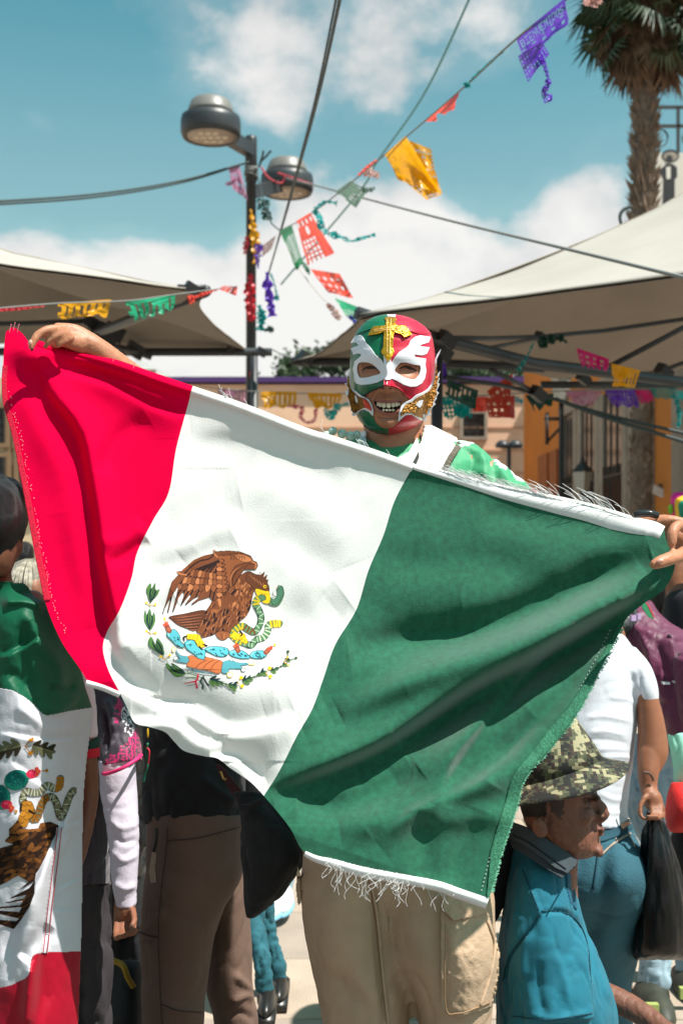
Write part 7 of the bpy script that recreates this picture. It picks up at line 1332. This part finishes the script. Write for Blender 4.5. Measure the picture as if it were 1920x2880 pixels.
for l_ in ([(1522, 2562), (1580, 2566), (1622, 2590), (1650, 2650), (1662, 2760)], [(1520, 2566), (1474, 2630), (1432, 2690), (1412, 2760)], [(1468, 2446), (1490, 2500), (1514, 2560)], [(1440, 2858), (1540, 2868), (1664, 2850)]): seam('shirt_seam', l_, lambda x, y: pf(x, y) - .0005, .0011, M_pst, sm)
M_collar = mat('collar_grey', hx(58, 68, 74), .9, .12, 40, weave=500)
def nk(x, y): return 2.112 + ((x - 1540) / 120) ** 2 * .05 - (y - 2380) * .0003
sheet('collar', [(1440, 2312), (1470, 2322), (1530, 2355), (1590, 2392), (1624, 2418), (1618, 2436), (1594, 2456), (1560, 2440), (1510, 2402), (1468, 2374), (1440, 2362)], 2, lambda x, y: nk(x, y) - .02, M_collar, sm, .006)
sheet('collar_underside', [(1438, 2358), (1480, 2378), (1540, 2424), (1592, 2458), (1580, 2470), (1530, 2440), (1470, 2400), (1438, 2384)], 2, lambda x, y: nk(x, y) - .014, mat('collar_grey_dark', hx(48, 56, 62), .9), sm, .004)  # second collar band in a slightly darker grey
seam('collar_gap', [(1444, 2350), (1480, 2366), (1540, 2408), (1590, 2444)], lambda x, y: nk(x, y) - .0195, .0016, mat('gap_navy', hx(18, 20, 28), .9), sm)  # dark strip painted for the shaded gap between the collar bands
sheet('placket', [(1592, 2452), (1616, 2440), (1616, 2500), (1622, 2560), (1606, 2540), (1594, 2490)], 2, lambda x, y: pf(x, y) - .004, mat('polo_dark', hx(12, 74, 96), .85), sm, .003)
feet(sm, (1750, 1850), 2.0)
blob('trousers', [tpx([(1480, 3160, 2.2, 190), (1650, 3170, 2.1, 170), (1850, 3180, 1.98, 140), (1860, 3400, 1.98, 110), (1840, 3700, 2.0, 84)]), tpx([(1560, 3160, 2.34, 190), (1750, 3150, 2.32, 150), (1880, 3160, 2.3, 130), (1880, 3350, 2.3, 100), (1870, 3460, 2.3, 80)])], .012, 2, M_pants4, sm)
st = thing('stool', 'low plastic stool under the seated man in the blue polo shirt', 'stool', (PX(1530, 1510, 2.25).x, 2.25, 0)); b = MB(); p = PX(1530, 3240, 2.25); b.box((p.x, 2.25, p.z - .03), (.17, .17, .015)); b.build('seat', M_white, st)
for a in (-1, 1):
    for c in (-1, 1): b = MB(); b.tube([(p.x + a * .14, 2.25 + c * .14, p.z - .046), (p.x + a * .17, 2.25 + c * .17, 0)], .018, 8); b.build('leg', M_white, st)
# --- woman in the white T-shirt, seen from behind
ww = thing('person', 'person in tight white T-shirt and blue jeans carrying a black plastic bag', 'person', (PX(1680, 1510, 2.95).x, 2.95, 0))
M_skin5 = skinmat('arm', (138, 88, 62))
hw = [ellp(1834, 2250, 2.82, 27, 32, .024), ellp(1824, 2236, 2.82, 20, 24, .02), finger([(1812, 2242, 2.80, 16), (1799, 2268, 2.79, 15), (1801, 2294, 2.78, 14), (1812, 2304, 2.77, 11)])] + [finger([(x, 2268, 2.80, 15), (x + 2, 2292, 2.785, 14), (x - 6, 2302, 2.765, 12), (x - 10, 2294, 2.76, 10)]) for x in (1830, 1843, 1856)] + [finger([(1856, 2256, 2.81, 16), (1864, 2284, 2.81, 14), (1862, 2300, 2.80, 12)])]
blob('body', [rowloft([(1440, 1590, 1640, 2.95, .05), (1470, 1570, 1665, 2.95, .09), (1550, 1566, 1672, 2.95, .1), (1620, 1590, 1652, 2.95, .07)]), tpx([(1622, 1600, 2.96, 70), (1628, 1720, 2.96, 90)]), rowloft([(1730, 1570, 1730, 2.96, .07), (1800, 1550, 1760, 2.96, .09), (2000, 1545, 1765, 2.95, .1), (2330, 1565, 1745, 2.95, .1)]),
              tpx([(1780, 1870, 2.92, 80), (1815, 1960, 2.9, 66), (1830, 2040, 2.89, 76), (1834, 2110, 2.88, 86), (1828, 2142, 2.87, 76)]), tpx([(1826, 2120, 2.87, 70), (1822, 2170, 2.85, 60), (1822, 2206, 2.84, 50), (1826, 2234, 2.83, 46)])] + hw, .0045, 3, M_skin5, ww)
seam('tattoo', [(1808, 2172), (1822, 2174), (1832, 2184), (1836, 2196)], lambda x, y: 2.814 + 0 * x, .003, mat('tattoo', hx(70, 50, 44), .6), ww)
blob('hair', [rowloft([(1430, 1590, 1645, 2.95, .06), (1460, 1562, 1672, 2.95, .1), (1560, 1556, 1680, 2.94, .12), (1700, 1560, 1680, 2.9, .08), (1760, 1590, 1660, 2.88, .04)])], .008, 2, M_hair, ww)
M_tee = mat('white_tee', hx(206, 208, 216), .75, .02, 10, bump=.1, bs=280, sheen=.1)
TW = [(1745, 1600, 1712, 2.95, .06), (1780, 1560, 1748, 2.95, .09), (1830, 1545, 1782, 2.95, .115), (1900, 1536, 1798, 2.95, .125), (1985, 1532, 1799, 2.95, .13), (2060, 1536, 1789, 2.94, .13), (2140, 1545, 1780, 2.94, .128), (2210, 1552, 1770, 2.94, .126), (2270, 1556, 1763, 2.94, .128), (2318, 1556, 1768, 2.94, .132), (2332, 1558, 1770, 2.94, .132)]
blob('tshirt', [rowloft(TW), tpx([(1752, 1842, 2.93, 80), (1790, 1890, 2.91, 84), (1812, 1940, 2.9, 76), (1822, 1986, 2.9, 58)], round_=False)], .005, 3, M_tee, ww, wrinkle(.0010, (5, 5, 12), 2, [([(1640, 2020), (1700, 2014), (1780, 2030)], 0.0029, 7), ([(1650, 2062), (1700, 2056), (1760, 2068)], 0.0029, 6), ([(1640, 2086), (1690, 2080), (1770, 2092)], -0.0025, 6), ([(1690, 2130), (1750, 2128), (1776, 2134)], 0.0029, 6), ([(1660, 2110), (1720, 2106), (1770, 2112)], 0.0021, 5), ([(1680, 2230), (1730, 2250), (1766, 2240)], 0.0025, 6), ([(1690, 2280), (1730, 2286), (1766, 2276)], 0.0025, 6), ([(1795, 1880), (1800, 1930), (1798, 1990)], -0.0038, 6), ([(1740, 1850), (1770, 1880), (1792, 1900)], 0.0025, 8), ([(1700, 1960), (1760, 1966), (1796, 1980)], 0.0021, 7), ([(1720, 2170), (1760, 2180), (1772, 2176)], -0.0021, 6)]))
obj('sleeve_hem', *tpx([(1820, 1972, 2.9, 62), (1823, 1988, 2.9, 60)], 4, 20, False), M_tee, ww)
M_jean = mat('blue_denim', hx(36, 84, 98), .85, .2, 7, bump=.3, bs=220, weave=700)
JB = [(2305, 1556, 1776, 2.95, .125), (2340, 1552, 1786, 2.95, .13), (2380, 1546, 1806, 2.94, .145), (2430, 1538, 1816, 2.93, .16), (2490, 1536, 1826, 2.92, .168), (2540, 1540, 1822, 2.92, .16), (2600, 1560, 1800, 2.94, .13), (2650, 1600, 1780, 2.95, .09)]
JR = [(2370, 1668, 1806, 2.93, .13), (2430, 1664, 1830, 2.90, .16), (2490, 1660, 1840, 2.89, .172), (2550, 1652, 1836, 2.90, .16), (2610, 1640, 1818, 2.92, .14), (2690, 1632, 1796, 2.93, .12), (2760, 1640, 1780, 2.94, .1), (2830, 1662, 1766, 2.94, .095), (2880, 1690, 1782, 2.94, .09), (2960, 1720, 1800, 2.94, .08), (3020, 1730, 1806, 2.94, .075)]
JL = [(2370, 1552, 1684, 2.96, .12), (2430, 1542, 1682, 2.93, .15), (2500, 1536, 1672, 2.93, .16), (2560, 1536, 1654, 2.94, .15), (2680, 1540, 1640, 2.97, .12), (2800, 1546, 1640, 2.98, .1), (2960, 1556, 1630, 2.98, .08), (2990, 1556, 1630, 2.98, .08)]
jeans_o = blob('jeans', [rowloft(JB), rowloft(JR), rowloft(JL)], .007, 4, M_jean, ww, wrinkle(.002, (12, 12, 12), 6, [([(1640, 2560), (1720, 2578), (1800, 2570)], -.005, 6), ([(1760, 2790), (1740, 2840), (1770, 2880)], .006, 10)]))
jf = raysurf(jeans_o, 2.8); jr = jf; M_thread = mat('tan_thread', hx(166, 146, 130), .8); M_dden = mat('dark_denim', hx(24, 66, 80), .9)
seam('yoke_seam', [(1690, 2404), (1720, 2376), (1750, 2356), (1772, 2344)], lambda x, y: jf(x, y) - .003, .0028, M_thread, ww); seam('seat_seam', [(1690, 2330), (1684, 2380), (1676, 2440), (1668, 2500)], lambda x, y: jf(x, y) - .001, .003, M_dden, ww)
for l_ in ([(1768, 2350), (1778, 2366), (1784, 2382)], [(1780, 2346), (1792, 2362), (1800, 2378)], [(1724, 2340), (1730, 2356), (1734, 2368)]): seam('stitch', l_, lambda x, y: jf(x, y) - .001, .0016, M_thread, ww)
sheet('belt', [(1600, 2352), (1690, 2342), (1740, 2322), (1768, 2306), (1778, 2330), (1740, 2350), (1700, 2364), (1600, 2380)], 2, lambda x, y: jf(x, y) - .006, M_dden, ww, .004); sheet('belt_plate', [(1746, 2318), (1768, 2305), (1774, 2316), (1750, 2332)], 2, lambda x, y: jf(x, y) - .011, mat('belt_metal', hx(196, 170, 140), .35, metal=.6), ww, .004); feet(ww, (1765,), 2.93); feet(ww, (1595,), 2.98)
# --- black plastic bag
bag = thing('plastic_bag', 'black plastic carrier bag hanging from the hand of the white T-shirt wearer', 'bag', PX(1860, 2500, 2.82))
M_bag = mat('black_plastic', (.004, .004, .004), .3, .3, 8, bump=.35, bs=22, stretch=(2, 2, .6), spec=.35)
BG = [(2296, 1832, 1860, 2.80, .015), (2330, 1818, 1870, 2.81, .03), (2370, 1808, 1884, 2.82, .05), (2430, 1801, 1902, 2.83, .07), (2500, 1795, 1926, 2.84, .085), (2570, 1788, 1942, 2.84, .095), (2640, 1780, 1950, 2.84, .1), (2682, 1776, 1948, 2.84, .095), (2698, 1784, 1940, 2.84, .07)]
def bagd(V, N):
    x, y = proj(V); a = np.arctan2(V[:, 1] - 2.83, (x - 1845) * 2.83 / F); k = np.clip((2760 - y) / 400, .25, 1); return V + N * ((.005 * np.sin(a * 7 + y * .006) + .009 * vn(np.stack([a * 3, y / 110, 0 * a], -1), 3) + .003 * vn(np.stack([a * 9, y / 60, 0 * a], -1), 5)) * k)[:, None]
blob('bag_body', [rowloft(BG)], .005, 2, M_bag, bag, bagd)
for x in (1822, 1848): obj('handle', *tpx([(x, 2286, 2.79, 12), (x + 2, 2312, 2.795, 16), (x + 6, 2350, 2.80, 22)], 4, 10), M_bag, bag)
# --- backpack wearer behind
bp = thing('person', 'person in pale jeans with a maroon backpack behind the white T-shirt wearer', 'person', (PX(1850, 1510, 3.5).x, 3.5, 0))
blob('body', [rowloft([(1400, 1960, 2010, 3.6, .05), (1430, 1945, 2030, 3.6, .09), (1520, 1945, 2030, 3.6, .1), (1570, 1960, 2015, 3.6, .06)]), tpx([(1988, 1550, 3.62, 60), (1980, 1640, 3.62, 80)]), rowloft([(1640, 1900, 2060, 3.62, .08), (1720, 1860, 2080, 3.62, .1), (2150, 1840, 2050, 3.6, .1)])], .012, 2, M_skin2, bp)
blob('shirt', [rowloft([(1650, 1900, 2050, 3.62, .09), (1720, 1860, 2080, 3.62, .12), (2150, 1850, 2050, 3.6, .12)])], .014, 2, M_blackt, bp)
LJ = [(2060, 1770, 1990, 3.5, .13), (2200, 1760, 1990, 3.5, .14), (2320, 1756, 1980, 3.5, .13), (2390, 1780, 1960, 3.5, .1)]
blob('jeans', [rowloft(LJ), tpx([(1835, 2280, 3.5, 110), (1836, 2500, 3.48, 96), (1838, 2680, 3.46, 96), (1838, 2740, 3.45, 94), (1836, 2776, 3.45, 86)], round_=False), tpx([(1935, 2280, 3.55, 110), (1935, 2500, 3.55, 96), (1935, 2740, 3.55, 86)])], .009, 2, M_ldenim, bp, wrinkle(.010, (14, 14, 20), 15))
for (x, y, d) in [(1838, 2826, 3.36), (1940, 2780, 3.5)]:
    b = MB(); b.ell(PX(x, y, d), (.05, .15, .05)); b.ell(PX(x, y - 30, d + .08), (.045, .06, .05)); b.build('sneaker', mat('dark_sneaker', (.03, .032, .02), .6, .4, 20), bp, True); b = MB(); b.ell(PX(x, y + 28, d), (.055, .16, .022)); b.build('sole', mat('tan_sole', hx(190, 160, 124), .7), bp, True); b = MB(); b.box(PX(x - 10, y + 12, d - .13), (.022, .01, .016)); b.build('heel_tab', mat('lime', hx(150, 160, 90), .6), bp)
M_maroon = mat('maroon_nylon', hx(92, 16, 58), .55, .18, 8, bump=.35, bs=40, sheen=.2)
pk = thing('backpack', 'maroon backpack with black straps at the right edge', 'backpack', PX(1850, 1900, 3.35))
blob('main_compartment', [rowloft([(1690, 1784, 1830, 3.42, .04), (1715, 1766, 1850, 3.40, .07), (1760, 1740, 1900, 3.38, .1), (1800, 1744, 1960, 3.37, .13), (1880, 1780, 1995, 3.36, .15), (1980, 1824, 2000, 3.36, .16), (2060, 1850, 1995, 3.36, .15), (2100, 1866, 1985, 3.36, .12), (2116, 1880, 1975, 3.37, .08)])], .007, 3, M_maroon, pk, wrinkle(.006, (12, 12, 8), 5, [([(1790, 1770), (1820, 1830), (1840, 1920)], .012, 10), ([(1840, 1790), (1862, 1850), (1880, 1960)], -.012, 8), ([(1870, 1790), (1890, 1830), (1900, 1920)], .014, 10), ([(1760, 1750), (1800, 1770), (1840, 1790)], .01, 10)]))
blob('front_pocket', [rowloft([(1830, 1900, 1980, 3.22, .04), (1870, 1890, 1995, 3.21, .06), (2000, 1900, 2000, 3.22, .06), (2050, 1910, 1990, 3.24, .04)])], .006, 2, M_maroon, pk, wrinkle(.004, (14, 14, 10), 6))
for l_ in ([(1846, 1790), (1862, 1840), (1872, 1930), (1890, 2060)], [(1880, 1784), (1888, 1830), (1890, 1900)]): seam('zip', l_, lambda x, y: 3.245 + ((x - 1900) / 120) ** 2 * .05, .006, mat('maroon_dark', hx(58, 8, 38), .6), pk)
for (x0, y0, x1) in [(1861, 1921, 1880), (1891, 1917, 1904)]: b = MB(); b.box(PX((x0 + x1) / 2, y0, 3.20), ((x1 - x0) / 2 * 3.2 / F, .01, .003)); b.build('reflective_tab', mat('reflector', hx(220, 214, 220), .4), pk)
obj('strap', *tpx([(1766, 1742, 3.28, 36, .4), (1756, 1766, 3.27, 38, .4), (1750, 1784, 3.28, 30, .4)]), M_black, pk); obj('strap', *tpx([(1782, 1716, 3.3, 16, .4), (1784, 1740, 3.29, 18, .4), (1776, 1752, 3.28, 18, .4)]), M_black, pk)
b = MB(); b.box(PX(1784, 1738, 3.25), (.014, .006, .008), .3); b.box(PX(1794, 1734, 3.25), (.006, .006, .008), .3); b.build('buckle', mat('lilac_buckle', hx(190, 160, 200), .3), pk)
sheet('flag_scarf', [(1800, 1690), (1812, 1690), (1830, 1720), (1838, 1742), (1822, 1736), (1806, 1712)], 1.5, lambda x, y: 3.22 + 0 * x, mat('scarf_green', hx(60, 160, 110), .8), pk, .004); sheet('flag_scarf', [(1812, 1690), (1824, 1704), (1836, 1728), (1838, 1742), (1828, 1720)], 1.5, lambda x, y: 3.21 + 0 * x, mat('scarf_red', hx(214, 60, 70), .8), pk, .004)
mc = tag(blob('cloth', [rowloft([(1735, 1840, 2000, 3.9, .03), (1760, 1838, 2010, 3.9, .04), (1775, 1838, 2010, 3.9, .03)])], .008, 2, mat('mint_cloth', hx(160, 222, 200), .8, .05, 8, trans=.25)), 'mint green cloth edge showing above the maroon backpack', 'cloth')
mc2 = tag(blob('cloth', [rowloft([(2060, 1870, 2010, 3.05, .03), (2120, 1876, 2010, 3.05, .05), (2190, 1886, 2010, 3.05, .05), (2230, 1896, 2010, 3.05, .04), (2262, 1912, 2010, 3.05, .02)])], .006, 2, mat('mint_cloth', hx(160, 222, 200), .8, .05, 8, trans=.25), None, wrinkle(.008, (14, 14, 3), 3)), 'mint green folded cloth below the maroon backpack', 'cloth')
rb_ = tag(blob('red_bag', [rowloft([(2200, 1886, 1990, 3.0, .04), (2230, 1876, 2000, 3.0, .08), (2280, 1868, 2000, 3.0, .1), (2320, 1872, 2000, 3.0, .09), (2342, 1884, 1990, 3.0, .05)])], .006, 2, mat('red_fabric', hx(206, 32, 30), .7, .1, 10, bump=.2, bs=90)), 'red rounded bag at the right edge above the black plastic bag', 'bag')
db_ = tag(blob('dark_bag', [rowloft([(2335, 1890, 2000, 3.1, .05), (2370, 1880, 2010, 3.1, .09), (2430, 1886, 2010, 3.1, .09), (2480, 1896, 2000, 3.1, .05)])], .008, 2, M_blackcloth), 'black bag below the red one at the right edge', 'bag')
# --- person with the olive sleeve at the right edge
ol = thing('person', 'person in an olive shirt at the right edge above the maroon backpack', 'person', (PX(2030, 1510, 4.4).x, 4.4, 0))
blob('body', [rowloft([(1540, 1838, 1880, 4.5, .05), (1570, 1822, 1900, 4.5, .1), (1640, 1822, 1900, 4.5, .1), (1690, 1845, 1885, 4.5, .06)]), tpx([(1862, 1680, 4.5, 60), (1900, 1760, 4.5, 110)]), tpx([(1960, 1760, 4.35, 80), (1915, 1700, 4.3, 64), (1895, 1650, 4.28, 52), (1910, 1600, 4.28, 46), (1930, 1560, 4.3, 44)]), rowloft([(1730, 1850, 2050, 4.5, .09), (1900, 1840, 2060, 4.5, .12), (2300, 1850, 2040, 4.5, .12)])], .012, 2, M_skin5, ol)
blob('shirt', [rowloft([(1700, 1890, 2010, 4.48, .08), (1740, 1858, 2050, 4.46, .12), (1900, 1845, 2060, 4.46, .14), (2200, 1850, 2050, 4.46, .14)]), tpx([(1950, 1770, 4.32, 100), (1910, 1740, 4.3, 96), (1888, 1716, 4.29, 60)], round_=False)], .01, 3, mat('olive_shirt', hx(138, 128, 114), .9, .08, 8, bump=.2, bs=120), ol, wrinkle(.012, (9, 9, 9), 4))
blob('hair', [rowloft([(1535, 1840, 1880, 4.5, .06), (1565, 1818, 1904, 4.5, .11), (1650, 1816, 1906, 4.5, .12), (1720, 1826, 1890, 4.48, .1), (1745, 1836, 1880, 4.48, .06)])], .012, 2, M_hair, ol)
blob('trousers', [rowloft([(2180, 1850, 1950, 4.48, .12), (2500, 1870, 1944, 4.5, .08), (2500, 1870, 1944, 4.5, .08)]), rowloft([(2180, 1950, 2050, 4.48, .12), (2500, 1956, 2030, 4.5, .08)])], .014, 2, M_pants4, ol); feet(ol, (1905, 1992), 4.45)
# --- heads in the crowd at the left
gh = thing('person', 'grey haired person low at the left between the cape and the red stripe', 'person', (PX(85, 1510, 2.7).x, 2.7, 0))
blob('body', [rowloft([(1600, 60, 120, 2.7, .05), (1640, 40, 140, 2.7, .09), (1720, 40, 140, 2.7, .09), (1780, 60, 120, 2.7, .06)]), tpx([(90, 1760, 2.72, 70), (90, 1850, 2.72, 90)]), rowloft([(1840, 20, 170, 2.74, .08), (1920, -20, 200, 2.74, .11), (2600, -10, 190, 2.74, .11), (3130, 10, 170, 2.74, .1)])], .01, 2, M_skin3, gh)
b = MB(); q = np.random.default_rng(6)
b.ell(PX(85, 1660, 2.7), (.062, .095, .066), 24, 16)
for k in range(420):
    a = q.uniform(0, 6.283); e0 = q.uniform(.1, .5); pts = [PX(88, 1658, 2.7) + Vector((math.cos(a) * math.sin(e) * .068, math.sin(a) * math.sin(e) * .1, math.cos(e) * .073 - (max(0, e - 1.3)) * .05)) for e in np.linspace(e0, 1.9 + q.uniform(-.2, .3), 7)]; b.tube([tuple(p) for p in pts], .0012, 3)
b.build('hair', mat('grey_hair', hx(150, 142, 126), .5, .5, 60), gh, True)
obj('shirt', *rowloft([(1800, 50, 140, 2.74, .07), (1850, 0, 180, 2.74, .11), (1930, -24, 204, 2.74, .125), (2600, -16, 196, 2.74, .125)]), mat('lilac_shirt', hx(170, 140, 180), .9, .08, 9), gh); blob('trousers', [rowloft([(2560, -16, 90, 2.74, .12), (3160, 20, 80, 2.75, .08)]), rowloft([(2560, 90, 196, 2.74, .12), (3160, 100, 160, 2.75, .08)])], .014, 2, M_pants4, gh); feet(gh, (50, 130), 2.72)
bh = thing('person', 'fair haired person far left beside the neck of the cape wearer', 'person', (PX(12, 1510, 3.2).x, 3.2, 0))
blob('body', [rowloft([(1600, 0, 30, 3.2, .05), (1640, -20, 48, 3.2, .09), (1700, -16, 44, 3.2, .09), (1740, 0, 30, 3.2, .05)]), tpx([(14, 1720, 3.2, 50), (14, 1800, 3.2, 70)]), rowloft([(1790, -40, 70, 3.2, .08), (1850, -70, 100, 3.2, .11), (2880, -50, 80, 3.2, .1)])], .012, 2, M_skin3, bh)
blob('hair', [rowloft([(1580, 2, 30, 3.2, .05), (1600, -16, 46, 3.2, .1), (1660, -24, 54, 3.2, .11), (1720, -22, 50, 3.2, .1)])], .008, 2, mat('fair_hair', hx(176, 140, 80), .5, .5, 4, bump=.6, bs=20, stretch=(60, 60, 4)), bh, lambda V, N: V + N * (.006 * vn(V * (80, 80, 8), 3))[:, None]); obj('shirt', *rowloft([(1770, -30, 60, 3.2, .09), (1840, -72, 104, 3.2, .12), (2400, -66, 96, 3.2, .12)]), mat('navy', hx(40, 46, 66), .9), bh)
dh = thing('person', 'dark haired person further back at the left beside the red stripe', 'person', (PX(66, 1510, 5.0).x, 5.0, 0))
blob('body', [rowloft([(1530, 56, 80, 5, .06), (1560, 42, 92, 5, .1), (1600, 44, 90, 5, .1), (1620, 56, 78, 5, .06)]), tpx([(67, 1600, 5, 34), (67, 1650, 5, 44)]), rowloft([(1640, 30, 104, 5, .08), (1680, 10, 124, 5, .11), (2390, 30, 110, 5, .1)])], .016, 2, M_skin3, dh)
blob('hair', [rowloft([(1522, 56, 80, 5, .07), (1540, 38, 96, 5, .12), (1580, 36, 98, 5, .13), (1600, 40, 94, 5.03, .12)])], .014, 2, M_hair, dh); obj('shirt', *rowloft([(1632, 40, 94, 5, .09), (1680, 6, 128, 5, .13), (2050, 10, 124, 5, .13)]), mat('lilac_shirt', hx(170, 140, 180), .9, .08, 9), dh)
# --- pinata and things at the edges
pn = thing('pinata', 'striped paper pinata in pink yellow and teal at the right edge', 'pinata', PX(1925, 1412, 4.6))
for k, (c, x0, x1) in enumerate([((230, 30, 140), 1884, 1910), ((244, 190, 40), 1893, 1925), ((0, 140, 110), 1903, 1960)]): obj('paper_layer', *rowloft([(1384 + k * 9, x0 + 12, 1960, 4.6 - .03 * k, .06), (1400 + k * 8, x0, 1965, 4.6 - .03 * k, .09), (1440, x0 + 1, 1965, 4.6 - .03 * k, .09), (1480 - k * 4, x0 + 8, 1960, 4.6 - .03 * k, .05)]), mat('pinata_%d' % k, hx(*c), .7, .1, 30), pn)
b = MB(); b.ell(PX(1885, 1432, 4.55), (.012, .01, .02)); b.build('tassel', mat('lime2', hx(120, 180, 40), .7), pn, True)

# --- dark figure filling the gap behind the jersey and the brown trousers
df = thing('person', 'person in black jacket and dark trousers half hidden behind the white jersey sleeve', 'person', (PX(362, 1510, 2.95).x, 2.95, 0))
blob('body', [rowloft([(1330, 345, 385, 2.95, .05), (1360, 318, 412, 2.95, .1), (1450, 316, 414, 2.95, .1), (1500, 340, 390, 2.95, .06)]), tpx([(365, 1490, 2.96, 60), (365, 1570, 2.96, 80)]), rowloft([(1560, 300, 430, 2.96, .08), (1640, 286, 440, 2.96, .1), (2300, 300, 420, 2.96, .1)])], .012, 2, M_skin2, df)
blob('hair', [rowloft([(1322, 345, 385, 2.95, .06), (1350, 312, 418, 2.95, .11), (1440, 310, 420, 2.97, .11), (1480, 320, 410, 2.98, .09)])], .01, 2, M_hair, df)
M_leath = mat('black_leather', (.010, .010, .011), .38, .3, 10, bump=.2, bs=60)
blob('jacket', [rowloft([(1550, 305, 425, 2.96, .09), (1630, 280, 440, 2.96, .13), (2000, 290, 425, 2.95, .14), (2400, 300, 412, 2.95, .14), (2470, 306, 408, 2.95, .14)]), tpx([(410, 1660, 2.93, 70), (404, 1900, 2.9, 64), (398, 2150, 2.88, 58), (396, 2380, 2.86, 50)], round_=False)], .007, 3, M_leath, df, wrinkle(.007, (12, 12, 14), 6))
blob('trousers', [rowloft([(2440, 300, 412, 2.96, .13), (2560, 304, 408, 2.96, .12), (2620, 310, 400, 2.96, .1)]), tpx([(336, 2500, 2.97, 62), (338, 2700, 2.97, 56), (340, 2980, 2.97, 48)], round_=False), tpx([(382, 2500, 2.95, 58), (384, 2700, 2.95, 54), (386, 2990, 2.95, 46)], round_=False)], .009, 2, mat('black_trousers', (.012, .012, .014), .9), df, wrinkle(.006, (12, 12, 10), 7)); feet(df, (340, 386), 2.93)
yb = thing('bag', 'black and yellow bag on the ground behind the white jersey sleeve', 'bag', (PX(350, 1510, 2.7).x, 2.7, 0))
blob('bag_body', [rowloft([(2700, 320, 392, 2.72, .04), (2740, 306, 404, 2.72, .08), (2900, 300, 410, 2.72, .1), (3160, 304, 406, 2.72, .1)])], .008, 2, M_blackcloth, yb)
obj('yellow_strap', *tubegeo(PXN(*spl([(316, 2700, 2.68), (346, 2716, 2.635), (360, 2750, 2.63), (376, 2776, 2.635)], 6).T), .007, 8), mat('yellow_web', hx(150, 112, 14), .7), yb)
